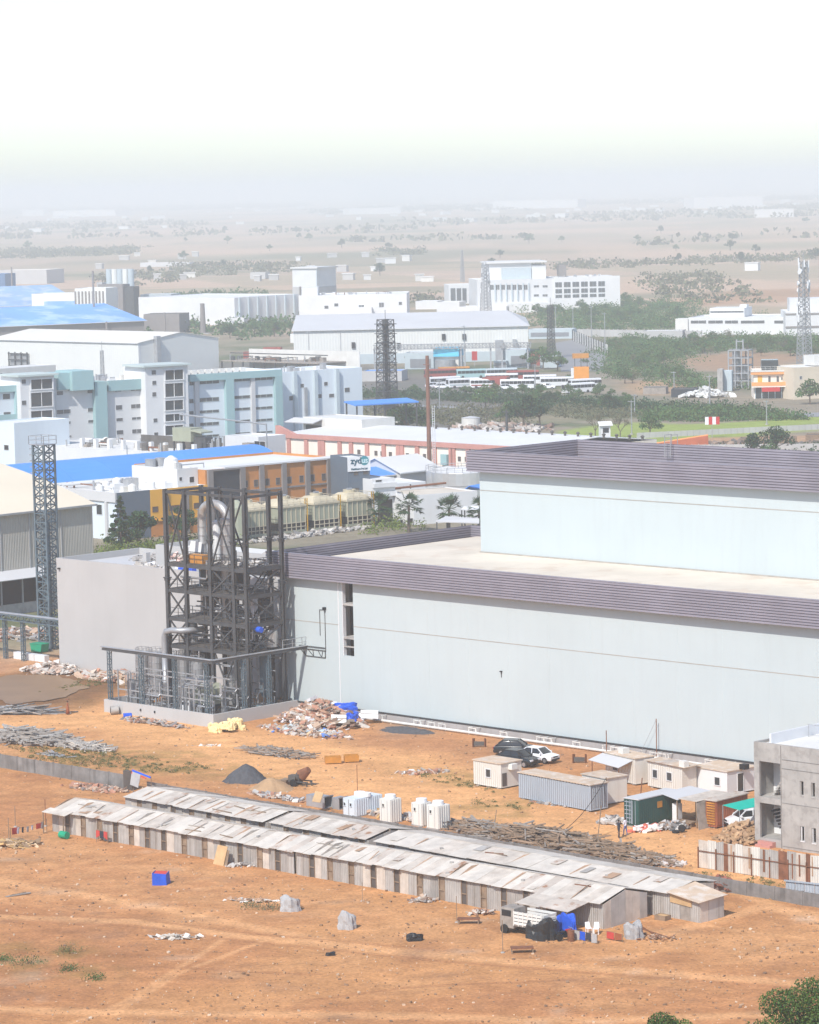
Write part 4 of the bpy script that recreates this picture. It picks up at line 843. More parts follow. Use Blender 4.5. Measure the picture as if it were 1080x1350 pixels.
def steel_tower():
    t = thing('process_tower', 'tall open frame of dark steel columns full of ducts and vessels beside the warehouse', 'steel frame', S)
    X0, X1 = sx[0], sx[-1]
    for yy in (0, SD):
        for i, x in enumerate(sx):
            c = MB(); w_ = .42
            c.box(x-w_/2, yy-w_/2, -.1, x+w_/2, yy-w_/2+.07, szt); c.box(x-w_/2, yy+w_/2-.07, -.1, x+w_/2, yy+w_/2, szt); c.box(x-.05, yy-w_/2+.07, -.1, x+.05, yy+w_/2-.07, szt)
            for z in (lv[3]+3., lv[2]+1.2, lv[0]+.9): c.box(x-.36, yy-.36, z, x+.36, yy+.36, z+.12); c.box(x-.27, yy-.27, z-.3, x+.27, yy+.27, z)
            ob('column', c, M['steel'], t)
    for z in lv+[szt-.2]:
        dz = .42 if z < szt-1 else .3
        for yy in (0, SD): ob('beam', MB().box(X0+.22, yy-.12, z-dz, X1-.22, yy+.12, z), M['steel'], t)
        for x in (sx if z < szt-1 else (sx[0], sx[1], sx[-1])): ob('beam', MB().box(x-.11, .13, z-dz, x+.11, SD-.13, z), M['steel'], t)
        if z < szt-1:
            d = MB(); rects = [(X0+.3, .2, X1-.25, 2.1), (sx[2]+.2, 2.1, sx[2]+2.2, SD-.2), (X1-3., 2.1, X1-.25, SD-.2), (X0+.3, SD-2.2, sx[1]+.8, SD-.2)]
            if z < lv[2]+.1: rects = [(X0+.3, .2, X1-.25, SD-.2)]  # lower decks widened to the whole floor to shade the interior
            for a, b, c, e in rects: d.box(a, b, z+.005, c, e, z+.07)
            ob('deck', d, M['deck'], t)
            rail_line(t, [(X0+.1, .0, z+.07), (sx[1], 0, z+.07), (X1, 0, z+.07), (X1, SD, z+.07)])
            rail_line(t, [(X0+.3, 2.2, z+.07), (X1-3, 2.2, z+.07)])
    Ls = [0]+lv+[szt-.2]
    def xb(x0, x1, z0, z1, y=0): 
        ob('brace', MB().bar((x0, y, z0), (x1, y, z1), .16), M['steel'], t); ob('brace', MB().bar((x0, y+.12, z1), (x1, y+.12, z0), .16), M['steel'], t)
    for k in range(5):
        xb(sx[2]+.2, sx[3]-.2, Ls[k]+.1, Ls[k+1]-.45)
        if k: xb(sx[0]+.2, sx[1]-.2, Ls[k]+.1, Ls[k+1]-.45)
        if k in (1, 2, 3): 
            for q in (0, 1): ob('brace', MB().bar((X1, .3, Ls[k+q]+.1-.4*q), (X1, SD-.3, Ls[k+1-q]-.4*(1-q)), .14), M['steel'], t)
        xb(sx[1]+.2, sx[2]-.2, Ls[k]+.1, Ls[k+1]-.45, SD)
    # stairs between decks on the right face
    for k in range(3):
        s = MB(); z0, z1 = lv[k]+.1, lv[k+1]
        for yy in (SD-1.7, SD-.9): s.bar((X1-3.4, yy, z0), (X1-.7, yy, z1), .12)
        for i in range(12): f = i/11; s.box(X1-3.5+2.7*f, SD-1.65, z0+(z1-z0)*f-.03, X1-3.2+2.7*f, SD-.95, z0+(z1-z0)*f)
        ob('stair', s, M['steel'], t)
    # big hooped duct and its vessels
    cl_ = lambda px, py, y: (lambda q: (q[0], y, q[1]))(S.uv(px, py, y))
    a = cl_(266, 680, 3.2); b = cl_(298.5, 680, 3.2); zt = cl_(280, 664, 3.2)[2]; r = .52
    pts = [(a[0], 3.2, lv[3]-3), (a[0], 3.2, zt-1.9)]; cx = (a[0]+b[0])/2; rx = (b[0]-a[0])/2
    pts += [(cx-rx*cos(q), 3.2, zt-1.75+1.75*sin(q)**.8) for q in [pi*i/12 for i in range(1, 12)]]+[(b[0], 3.2, zt-2.1), (b[0], 3.2, zt-2.6)]
    ob('duct', MB().bend(pts, r, 14), M['duct'], t, smooth=True)
    for i in range(8): ob('duct_flange', MB().tube((a[0], 3.2, lv[3]-1+i*1.0), (a[0], 3.2, lv[3]-.9+i*1.0), r+.06, 14), M['vessel'], t)
    vz = cl_(298, 684, 3.2)[2]; v = MB().lathe([(.3, vz+.3), (.78, vz), (.80, lv[3]+1.5), (.80, lv[1]), (.35, lv[1]-1)], b[0], 3.2, 18); ob('vessel', v, M['vessel'], t)
    for i in range(4): ob('vessel_flange', MB().lathe([(.9, vz-.6-i*1.25), (.9, vz-.45-i*1.25)], b[0], 3.2, 18), M['duct'], t)
    c = cl_(286, 700, 5.2); ob('vessel', MB().lathe([(.2, c[2]+1.3), (.5, c[2]+1.1), (.5, lv[3])], c[0], 5.2, 14), M['white'], t)
    ob('vessel', MB().lathe([(.4, lv[3]-1), (.95, lv[3]-1.4), (.95, lv[1]+1.8), (.3, lv[1]+.6)], a[0]+.3, 4., 18), M['steel_blue'], t)
    ob('vessel', MB().lathe([(.5, lv[3]-.7), (.75, lv[3]-1.), (.75, lv[0]), (.4, lv[0]-.6)], b[0]-.6, 4.4, 16), M['steel'], t)
    for px, py, rr, z0, z1 in ((258, 800, .45, lv[1]+.1, lv[1]+2.2), (250, 800, .2, 0, lv[1]+1.), (334, 800, .9, lv[1]+.1, lv[1]+2.3), (312, 830, .55, lv[0], lv[1]+.8), (345, 840, .8, lv[0]+.1, lv[0]+2.), (295, 850, .9, .2, lv[0]-.8), (268, 880, .7, .2, lv[0]-.9), (235, 875, .6, 0, lv[0]+1.2), (258, 850, .5, 0, lv[1]-1)):
        q = cl_(px, py, 2.8); ob('vessel', MB().lathe([(rr*.3, z1+rr*.45), (rr*.85, z1+rr*.25), (rr, z1), (rr, z0+rr*.2), (rr*.5, z0)], q[0], 2.8+U(-.6, 2.), 16), M[random.choice(('vessel', 'steel', 'vessel', 'duct'))], t)
    q = cl_(340, 829, 1.5); ob('blue_motor', MB().tube((q[0]-.6, 1.5, lv[0]+2.6), (q[0]+.6, 1.5, lv[0]+2.6), .35, 12), M['tarp_blue'], t); q = cl_(349, 873, 4.); ob('blue_vessel', MB().lathe([(.2, lv[0]+.6), (.62, lv[0]+.3), (.62, 2.2), (.3, 1.6)], q[0], 4., 14), M['steel_blue'], t)
    for k in range(9):
        i = k//3; z0 = lv[i]+.2; q = U(X0+3, X1-2); rr = U(.6, 1.1); ob('vessel', MB().lathe([(rr*.4, z0+U(2., 2.9)), (rr, z0+1.9), (rr, z0+.4), (rr*.5, z0)], q, U(2.6, SD-1.2), 14), M['steel'], t)
    # low duct bend on the left, roof-deck clutter
    p0 = cl_(217.3, 862, -1.); p1 = cl_(226, 830.5, -1.); p2 = cl_(242, 830.5, -1.)
    ob('duct', MB().bend([(p0[0], -1, 3.), (p0[0], -1, p0[2]), (p0[0]+.05, -1, p1[2]-.9), (p0[0]+.35, -1, p1[2]-.25), (p1[0]+.2, -1, p1[2]), (p2[0]-.6, -1, p1[2]+.02), (p2[0]+.6, 2, p1[2])], .36, 14), M['galv'], t, smooth=True)
    z = lv[3]+.08; q = cl_(262, 740, 1.2); ob('crate', MB().box(q[0]-1.6, .5, z, q[0]+1.4, 1.6, z+1.), M['skip_orange'], t); q = cl_(257, 730, 2.5); ob('panel', MB().slab((q[0]-.8, 2, z), (q[0]+1.3, 2.1, z), (q[0]+1.2, 2.6, z+2.2), (q[0]-.6, 2.5, z+2.3), .08), M['white'], t)
    q = cl_(232, 735, 1.3); rubble('debris', None, None, (q[0], 1.3), 1.8, 1., .8, 80, [(.7,.5,.45), (.6,.56,.5)], .1, .5, z=z, parent=t)
    q = cl_(325, 745, 3); rubble('debris', None, None, (q[0]-1., 3.5), 4., 2.4, .4, 160, PALE+GREY+[(.3,.2,.12)], .1, .6, z=z, parent=t)
    # pipework between the vessels
    for k in range(60):
        z = random.choice(lv[:3])+U(.3, 3.); y = U(.6, SD-.6); x = U(X0+.8, X1-2.5); w_ = U(1.5, 5); x1 = min(x+w_, X1-.3); rr = random.choice((.06, .09, .13))
        z2 = z+random.choice((-1.6, 1.3, 2.2)); ob('pipe', MB().bend([(x, y, z), (x1-.2, y, z), (x1, y, z+.2*(1 if z2 > z else -1)), (x1, y, z2)], rr, 8), M[random.choice(('galv', 'steel', 'vessel'))], t)
    for k in range(14):
        z = U(.4, lv[0]-.6); y = U(.3, SD-.3); x = U(X0+4, X1-2); ob('pipe', MB().bend([(x, y, 0), (x, y, z), (x+.2, y, z+.2), (min(x+U(2, 6), X1), y, z+.2)], random.choice((.07, .1)), 8), M[random.choice(('galv', 'vessel'))], t)
    pumps = MB()
    for k in range(9): x = U(X0+1, X1-.5); y = U(.3, SD); pumps.tube((x, y, .6), (x+.9, y, .6), .28, 10); pumps.box(x-.1, y-.3, 0, x+1., y+.3, .3)
    ob('pump_row', pumps, M['steel_blue'], t, kind='stuff')
steel_tower()
# ------------------------------------------------ containment wall, tanks, pipe rack at its foot
T = Fr.px((137.6, 938), (272.7, 960.7)); TL = T.L; T = Fr(T.o, WA); TD = T.g(405, 941)[1]
def bund():
    t = thing('containment_wall', 'low plain grey kerb wall enclosing the tanks at the foot of the steel frame', 'wall', T)
    h = 1.45
    ob('wall_panel', MB().box(0, 0, -.2, TL, .25, h), M['beige'], t); ob('wall_panel', MB().box(TL-.25, .25, -.2, TL, TD, h), M['beige'], t); ob('wall_panel', MB().box(0, .25, -.2, .25, 7, h), M['beige'], t)
    ob('slab', MB().box(.25, .25, -.1, TL-.25, TD, .12), M['concrete'], t)
    for px in (186.5, 205, 300): x = T.uv(px, 950)[0] if px < 272 else None; ob('drain_spout', MB().box((x or TL)-.06, -.15, .7, (x or TL)+.06, -.001, .95), M['dark'], t) if x else None
bund()
def silo(px, py, r, z1, label, m='vessel', y=None):
    x_, y_ = T.g(px, py); t = thing('storage_tank', label, 'tank', T.at(x_, y_), 'steel tanks at the foot of the frame')
    z0 = .9; ob('shell', MB().lathe([(.15, z1+r*.35), (r*.7, z1+r*.22), (r, z1), (r, z0), (r*.35, z0-.35)], n=18), M[m], t)
    for k in range(3):
        a = 2*pi*k/3+.5; ob('leg', MB().bar((r*.9*cos(a), r*.9*sin(a), -.05), (r*.9*cos(a), r*.9*sin(a), 1.1), .12), M['galv'], t)
    for k in range(int(z1/1.1)): ob('hoop', MB().lathe([(r+.05, z0+.5+k*1.1), (r+.05, z0+.6+k*1.1)], n=18), M['galv'], t)
    rl = MB()
    for k in range(10): a = 2*pi*k/10; rl.bar((r*cos(a), r*sin(a), z1), (r*cos(a), r*sin(a), z1+.95), .05)
    for zz in (.5, .95): 
        for k in range(10): a = 2*pi*k/10; b = 2*pi*(k+1)/10; rl.bar((r*cos(a), r*sin(a), z1+zz), (r*cos(b), r*sin(b), z1+zz), .05)
    ob('railing', rl, M['galv'], t)
    ld = MB()
    for s in (-.2, .2): ld.bar((s, -r-.18, .2), (s, -r-.18, z1+.9), .05)
    for k in range(int(z1/.4)): ld.bar((-.2, -r-.18, .5+k*.4), (.2, -r-.18, .5+k*.4), .04)
    ob('ladder', ld, M['galv'], t); ob('outlet_pipe', MB().bend([(0, 0, .6), (0, -.6, .35), (0, -r-.9, .35), (.3, -r-1.1, .35), (1.2, -r-1.1, .35)], .13, 8), M['galv'], t)
for i, (px, py, r, z1) in enumerate(((190, 922, .8, 5.3), (208, 925, .85, 5.5), (226, 928, .8, 5.4), (244, 930, .85, 5.5), (262, 934, .85, 5.4))):
    silo(px, py, r, z1, ('leftmost of five tall grey tanks in the row behind the kerb wall', 'second from left of five tall grey tanks behind the kerb wall', 'middle of five tall grey tanks in the row behind the kerb wall', 'fourth of five tall grey tanks, next to the low white box', 'rightmost of five tall grey tanks, just behind the pale green unit')[i])
silo(174.5, 928, .55, 2.8, 'short stubby grey tank at the far left of the tank row'); silo(306, 938, .75, 3.3, 'short wide grey tank between the green unit and ladder tank')
silo(327, 934, .66, 5., 'slim tank with hooped ladder to the right of the short wide one', 'galv'); silo(356, 929, .55, 4.8, 'slim bluish tank left of its twin nearest the warehouse', 'galv'); silo(366, 928, .62, 4.9, 'slim bluish tank right of its twin nearest the warehouse', 'galv')
gu = T.g(279, 944); t = thing('cooling_unit', 'pale green box unit with sloped top on a dark open frame behind the kerb corner', 'machine', T.at(gu[0]-2.5, gu[1]-.2))
ob('casing', MB().ext([(0, 1.3), (2.6, 1.3), (2.6, 3.1), (2.1, 3.6), (.5, 3.6), (0, 3.1)], 0, 2.), M['cool_grey'], t); ob('fan_cowl', MB().lathe([(.7, 3.6), (.65, 3.9)], 1.3, 1., 16), M['galv'], t)
f = MB()
for x in (.05, 1.3, 2.55):
    for y in (.05, 1.95): f.bar((x, y, .05), (x, y, 1.3), .1)
f.bar((.05,.0,.7), (2.55,.0,.7), .08); f.bar((2.6,0,.7), (2.6,2,.7), .08); ob('stand', f, M['steel'], t); ob('louvre', MB().box(.1, .1, .75, 2.5, 1.9, 1.25), M['dark'], t); ob('panel_seam', MB().box(1.28, -.02, 1.35, 1.34, -.001, 3.5).box(2.601, .95, 1.35, 2.62, 1.02, 3.1), M['galv'], t)
q = T.g(247, 940); t = thing('white_box', 'low white equipment box behind the kerb wall by the green unit', 'equipment box', T.at(q[0]-.7, q[1]-.4)); ob('casing', MB().box(0, 0, .15, 1.5, .8, 1.4), M['white_clean'], t); ob('vent', MB().box(.1, -.03, 1.0, 1.4, -.001, 1.3), M['dark'], t)
def rack():
    t = thing('pipe_rack', 'grey pipe rack on lattice posts running round the kerb wall to the warehouse', 'pipe rack', T)
    ht = [T.uv(143.5, 858, .5)[1]]; H_ = ht[0]
    xs_ = [T.uv(p, 868, .5)[0] for p in (143.5, 185, 229, 271)]
    for x in xs_: ob('post', lattice(MB(), (x, .6, 0), (x, .6, H_), .36, 11, .05, .08), M['steel_blue'], t)
    fx = Fr(T.w(TL-.6, 0), WA+pi/2); ys = [fx.uv(p, 868)[0] for p in (321, 354, 406.5)]
    for y in ys: ob('post', lattice(MB(), (TL-.6, y, 0), (TL-.6, y, H_), .36, 11, .05, .08), M['steel_blue'], t)
    ob('top_beam', MB().box(-.6, .42, H_, TL-.42, .8, H_+.28), M['steel'], t); ob('top_beam', MB().box(TL-.8, .81, H_, TL-.42, ys[-1]+.5, H_+.28), M['steel'], t)
    for k in range(3): ob('pipe', MB().path([(-.9, .45+k*.16, H_+.38), (TL-.75+k*.16, .45+k*.16, H_+.38), (TL-.75+k*.16, ys[-1]+.6, H_+.38)], .06, 8), M['galv'], t)
    j = MB(); y = ys[-1]; a = [(TL-1.6, y-.3, H_), (TL+2.6, y-.3, H_), (TL+2.6, y-.3, H_-.8), (TL-.6, y-.3, H_-.8)]
    for dy in (0, .9):
        p = [Vector(v)+Vector((0, dy, 0)) for v in a]
        for k in range(4): j.bar(p[k], p[(k+1) % 4], .09)
        for k in range(5): j.bar(p[0]+(p[1]-p[0])*(k/5+.1), p[3]+(p[2]-p[3])*((k+(k % 2))/5), .06)
    ob('end_truss', j, M['steel'], t); ob('end_deck', MB().slab((TL-1.7, y-.4, H_+.34), (TL+2.7, y-.4, H_+.34), (TL+2.7, y+.7, H_+.34), (TL-1.7, y+.7, H_+.34), .08), M['steel'], t)
    rail_line(t, [(TL-.6, y-4, H_+.3), (TL-.6, y+.6, H_+.3)], 1.1, 'galv'); return t
PR = rack()
# ------------------------------------------------ lattice mast and rack at the left edge
LT = Fr(G(66.5, 856), WA+.12)
def lmast():
    t = thing('lattice_mast', 'tall square lattice mast of blue grey steel at the left', 'mast', LT); h = LT.uv(56, 586)[1]; w_ = 1.0; n = 24
    for i, j in ((-1,-1), (1,-1), (1,1), (-1,1)): ob('leg', MB().bar((i*w_, j*w_, -.1), (i*w_, j*w_, h), .24), M['steel_blue'], t)
    for k in range(n):
        z0 = h*k/n; z1 = h*(k+1)/n; b = MB()
        c4 = [(-w_,-w_), (w_,-w_), (w_,w_), (-w_,w_)]
        for a in range(4):
            p, q = c4[a], c4[(a+1) % 4]; b.bar((*p, z1), (*q, z1), .13); m_ = ((p[0]+q[0])/2, (p[1]+q[1])/2)
            b.bar((*(p if k % 2 else q), z0), (*(q if k % 2 else p), z1), .12); b.bar((*m_, z0), (*m_, z1), .09)
        ob('brace', b, M['steel_blue'], t)
    ob('inner_pipe', MB().tube((0,0,0), (0,0,h*.62), .5, 10), M['steel_blue'], t)
    ob('top_platform', MB().box(-1.5,-1.2,h,1.2,1.2,h+.08), M['galv'], t); rail_line(t, [(-1.5,-1.2,h+.08), (1.2,-1.2,h+.08), (1.2,1.2,h+.08), (-1.5,1.2,h+.08), (-1.5,-1.2,h+.08)], 1.1, 'galv')
    c = MB()
    for k in range(5): c.lathe([(.4, h-.6-k*.8), (.4, h-.5-k*.8)], -1.5, -.6, 8)
    ob('cage_ladder', c, M['galv'], t)
lmast()
t = thing('pipe_rack', 'lattice legged pipe rack ending at the left lattice mast', 'pipe rack', Fr(G(7, 868), WA)); f = Fr(G(7, 868), WA); H_ = f.uv(7, 816)[1]; x1 = f.uv(83, 824)[0]
for px in (-30, 7, 30.5): x = f.uv(px, 840)[0]; ob('post', lattice(MB(), (x, 0, -.1), (x, 0, H_), .4, 9, .06, .09), M['steel_blue'], t)
ob('top_beam', lattice(MB(), (-12, 0, H_+.3), (x1, 0, H_+.3), .7, 20, .07, .12), M['steel_blue'], t)
for k in range(3): ob('pipe', MB().tube((-12, -.25+k*.25, H_+.8), (x1-.5, -.25+k*.25, H_+.8), .1, 8), M['galv'], t)
t = thing('skip_bin', 'small bright green skip near the foot of the left lattice mast', 'bin', Fr(G(40, 860), WA+.1)); ob('body', MB().ext([(.2, .1), (1.9, .1), (2.15, 1.15), (0, 1.15)], 0, 1.4), M['green_bin'], t); ob('rim', MB().box(-.05, -.05, 1.15, 2.2, 1.45, 1.22), M['green_bin'], t)
t = thing('concrete_barrier', 'row of low whitewashed blocks before the left lattice mast', 'barrier', Fr(G(18, 868), WA+.02))
for k in range(3): ob('block', MB().box(k*2.1, 0, -.1, k*2.1+2.0, .8, .85), M['white'], t)
# ------------------------------------------------ big hall at the left edge
HL = Fr(G(30, 808), WA+pi/2)
def left_hall():
    t = thing('storage_hall', 'grey corrugated hall with a wide cream roof at the left edge', 'hall', HL); xr = HL.uv(121.5, 664)[0]; h = HL.uv(121.5, 664)[1]; xl_ = -26; zb = HL.uv(30, 752)[1]
    w_ = MB(); w_.box(xl_, 0, zb, xr, .2, h); w_.box(xr-.2, .2, -.1, xr, 30, h); w_.box(HL.uv(58, 780)[0], 0, -.1, xr, .2, zb-.01); ob('wall', w_, M['offwhite2'], t)
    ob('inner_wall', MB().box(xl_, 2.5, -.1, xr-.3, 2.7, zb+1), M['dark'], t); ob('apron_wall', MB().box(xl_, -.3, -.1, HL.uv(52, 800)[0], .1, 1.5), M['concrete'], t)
    ob('canopy', MB().slab((xl_, -2.2, zb-.9), (HL.uv(58, 770)[0], -2.2, zb-.9), (HL.uv(58, 770)[0], 0, zb+.2), (xl_, 0, zb+.2), .12), M['roof_grey'], t)
    for px in (-40, 0, 28, 47): x = HL.uv(px, 760)[0]; ob('post', MB().bar((x, -.2, 0), (x, -.2, zb), .2), M['galv'], t)
    for px in (0, 38, 80): x = HL.uv(px, 700)[0]; ob('downpipe', MB().box(x, -.12, zb, x+.14, -.001, h), M['galv'], t)
    r = MB(); Wd = 34; rise = 6.2; n = 10
    prof = [(-.5+Wd*i/n, h-.05+rise*(1-(1-i/n)**1.6)) for i in range(n+1)]; prof += [(y, z-.15) for y, z in prof[::-1]]
    m_ = n+1; r.extx(prof, xl_, xr+.4); ob('roof', r, M['roof_cream2'], t); ob('gutter', MB().box(xl_, -.75, h-.3, xr+.4, -.51, h-.02), M['galv'], t)
    g_ = MB().extx([(0.2, h-.1)]+[(y, z-.2) for y, z in prof[1:n+1]]+[(Wd-.6, h-.1)], xr-.2, xr-.02); ob('gable', g_, M['offwhite2'], t)
mk('offwhite2', (.44,.42,.37), .7, .06, .3, streak=.35, stain=(.30,.27,.22), ribs=('X', .3, .03)); mk('roof_cream2', (.70,.62,.48), .8, .04, .05)
left_hall()
# ================================================================== plant behind: flat-roofed blocks and halls
def bldg(name, label, cat, fr, x0, x1, D, h, wall='white', roof='roof_white', par=.7, group=None, base=-.1, coping=None):
    f = fr.at(x0, 0); t = thing(name, label, cat, f, group); L_ = x1-x0; T = .25
    w_ = MB(); w_.box(0, 0, base, L_, T, h); w_.box(0, D-T, base, L_, D, h); w_.box(0, T, base, T, D-T, h); w_.box(L_-T, T, base, L_, D-T, h)
    ob('wall', w_, M[wall], t); ob('roof', MB().box(T, T, h-par-.25, L_-T, D-T, h-par), M[roof], t)
    if coping: ob('coping', MB().box(-.12, -.12, h-.001, L_+.12, D+.12, h+.15), M[coping], t)
    return t, f, L_
def hall(name, label, cat, fr, x0, x1, D, h, ridge, wall='white', roof='roof_grey', over=.5, group=None, wall2=None, yr=None, hip=0.):
    f = fr.at(x0, 0); t = thing(name, label, cat, f, group); L_ = x1-x0; T = .2; yr = yr or D/2
    w_ = MB(); w_.box(0, 0, -.1, L_, T, h); w_.box(0, D-T, -.1, L_, D, h); ob('wall', w_, M[wall], t)
    for x in (0, L_-T): ob('gable', MB().extx([(T, -.1), (D-T, -.1), (D-T, h), (yr, ridge-.12 if not (hip and x) else h+.02), (T, h)], x, x+T), M[wall2 or wall], t)
    if hip: ob('roof', MB().slab((L_+over, -over, h-.05), (L_+over, D+over, h-.05), (L_+over-hip, yr+.3, ridge), (L_+over-hip, yr, ridge), .14), M[roof], t)
    ob('roof', MB().slab((-over, -over, h-.05), (L_+over, -over, h-.05), (L_+over-hip, yr, ridge), (-over, yr, ridge), .14), M[roof], t); ob('roof', MB().slab((-over, yr+.01, ridge), (L_+over-hip, yr+.01, ridge), (L_+over, D+over, h-.05), (-over, D+over, h-.05), .14), M[roof], t)
    ob('gutter', MB().box(-over, -over-.25, h-.25, L_+over, -over-.01, h-.02), M['frame'], t)
    return t, f, L_
def roof_stuff(parent, x0, x1, y0, y1, z, n, cols=('offwhite', 'galv', 'white')):
    for k in range(n):
        x, y = U(x0, x1), U(y0, y1); r = random.random()
        if r < .35: ob('roof_unit', MB().box(x, y, z, x+U(.8, 2.2), y+U(.8, 1.6), z+U(.6, 1.5)), M[random.choice(cols)], parent)
        elif r < .55: rr = U(.4, .9); ob('water_tank', MB().lathe([(rr*.3, z+rr*1.9), (rr, z+rr*1.5), (rr, z)], x, y, 12), M[random.choice(cols)], parent)
        elif r < .85: a = random.choice((0, 1)); l = U(2, 7); ob('pipe', MB().bend([(x, y, z), (x, y, z+.8), (x+l*(1-a), y+l*a, z+.8), (x+l*(1-a), y+l*a, z)], U(.1, .2), 8), M[random.choice(cols+('rust',))], parent)
        else: ob('vent_stack', MB().tube((x, y, z), (x, y, z+U(1, 2)), .18, 8), M['galv'], parent)
VA = WA+pi/2; VY = radians(39.5); VT = radians(34)
# ---- yellow / orange block with slate ends
Y = Fr(G(155, 713), VY); hY = Y.uv(156, 650)[1]; X_ = lambda f, px, py, y=0: f.uv(px, py, y)[0]
t, f, L_ = bldg('factory_block', 'low factory block with a slate and yellow front behind the dark conifer', 'building', Y, 0, X_(Y, 272.5, 640), 26, hY, 'blue_white', 'offwhite', .5)
xa_, xb_ = X_(Y, 197.5, 670), X_(Y, 262, 670); z1 = Y.uv(230, 682)[1]
ob('slate_wall', MB().box(.02, -.25, 0, xa_-.01, -.002, hY+.05), M['slate'], t)
ob('yellow_wall', MB().box(xa_, -.3, z1, L_, -.002, hY+.02), M['yellow'], t); ob('lower_wall', MB().box(xa_, -.26, 0, L_, -.003, z1-.35), M['orange'], t); ob('band', MB().box(xa_, -.5, z1-.34, L_, -.004, z1-.01), M['yellow'], t)
for px in (216, 244): x = X_(Y, px, 670); ob('pilaster', MB().box(x-.45, -.7, 0, x+.45, -.31, hY-.2), M['pilaster'], t)
pwin(t, Y, [(201.5, 668, 208, 675), (224, 666, 236, 673), (256, 663, 264, 670)], y=-.3, fr='rust', pane='door_dark')
ob('side_band', MB().box(-.3, -.1, hY-1.6, -.002, 26, hY+.06), M['pilaster2'], t) if 'pilaster2' in M else ob('side_band', MB().box(-.3, -.1, hY-1.6, -.002, 26, hY+.06), M['roof_grey'], t)
for yy in (2.5, 8, 13.5, 19): ob('side_pier', MB().box(-.4, yy, 0, -.003, yy+.6, hY-1.61), M['roof_grey'], t)
for yy in (5, 10.5, 16): window(t, yy-.6, hY-4., yy+1., hY-2.3, y=-.09, face='x')
roof_stuff(t, 2, L_-4, 1.5, 20, hY-.5, 26)
for k in range(3): ob('pipe', MB().tube((1, 18+k*1.2, hY+.3), (L_-2, 18+k*1.2, hY+.3), .22, 8), M['white'], t)
hO = Y.uv(300, 617.5)[1]; xo0, xo1 = X_(Y, 273, 640), X_(Y, 459, 640)
O = Y.at(xo0, .4); LO = xo1-xo0
t, f, L_ = bldg('factory_block', 'long orange brick factory block with grey pilasters and a dark recessed panel', 'building', O, 0, LO, 22, hO, 'orange', 'roof_white', .4, coping=None)
ob('eave', MB().box(xb_-xo0+6, -.35, hO-.02, LO, 3.2, hO+.25), M['white'], t)
ob('recess_panel', MB().box(X_(O, 280, 640), -.12, 0, X_(O, 316, 640), -.003, hO-.3), M['slate_dark'] if 'slate_dark' in M else M['dark_panel'], t)
for px in (276.5, 319): x = X_(O, px, 640); ob('frame_pillar', MB().box(x-.55, -.5, 0, x+.55, -.004, hO), M['pilaster'], t)
ob('frame_lintel', MB().box(X_(O, 279.5, 640), -.5, hO-.29, X_(O, 316, 640), -.005, hO), M['pilaster'], t)
for px in (344.5, 374, 405, 433.5): x = X_(O, px, 640); ob('pilaster', MB().box(x-.5, -.45, 0, x+.5, -.004, hO+.1), M['pilaster'], t)
for py in (641, 658): z = O.uv(390, py)[1]; ob('floor_band', MB().box(X_(O, 322, 640), -.2, z-.15, LO, -.003, z+.15), M['pilaster'], t)
for dz, pxs in ((632, (323.5, 337.5, 352.5, 366.5, 381.5, 397.5, 412, 427, 441, 453.5)), (652, (413, 427, 442, 454))):
    for p_ in pxs: xc = X_(O, p_, 630); zc = O.uv(390, dz-(0 if dz == 632 else 0))[1]; window(t, xc-.42, zc-.55, xc+.42, zc+.55, fr='pilaster', pane='door_dark')
E_ = Fr.px((460, 690), (489.5, 688)); hE = E_.uv(475, 602.5)[1]; zs = E_.uv(475, 621)[1]
t, f, L_ = bldg('factory_block', 'slate stair block with a white name panel at the right end of the orange block', 'building', E_, 0.05, E_.L, 8, hE, 'slate', 'roof_white', .3)
ob('name_panel', MB().box(-.03, -.2, zs, L_+.03, -.003, hE+.1), M['white_clean'], t)
pwin(t, E_, [(466, 620, 472, 626.5), (478.5, 619, 484.5, 625.5), (467, 643, 473, 649)], pane='door_dark', fr='slate')
def text(parent, s, size, x, y, z, m, rot=(pi/2, 0, 0), name='lettering', bold=.0, align='LEFT'):
    c = bpy.data.curves.new(name, 'FONT'); c.body = s; c.size = size; c.extrude = .03; c.offset = bold; c.align_x = align; c.resolution_u = 3
    o = bpy.data.objects.new(name, c); SC.collection.objects.link(o); dg = bpy.context.evaluated_depsgraph_get(); me = bpy.data.meshes.new_from_object(o.evaluated_get(dg)); bpy.data.objects.remove(o)
    me.materials.clear(); me.materials.append(M[m]); r = ob(name, me, None, parent, loc=(x, y, z)); r.rotation_euler = rot; return r
zt = E_.uv(475, 610)[1]
ob('logo_disc', MB().tube((L_*.74, -.215, zt+.35), (L_*.74, -.205, zt+.35), .85, 20), M['logo_teal'], t)
text(t, 'zyd', 1.55, L_*.12, -.24, zt-.1, 'logo_dark', bold=.035); text(t, 'us', 1.45, L_*.60, -.25, zt-.05, 'logo_pale', bold=.03)
text(t, 'Healthcare Pvt Ltd', .42, L_*.13, -.24, E_.uv(475, 618)[1]-.1, 'logo_dark', bold=.02)
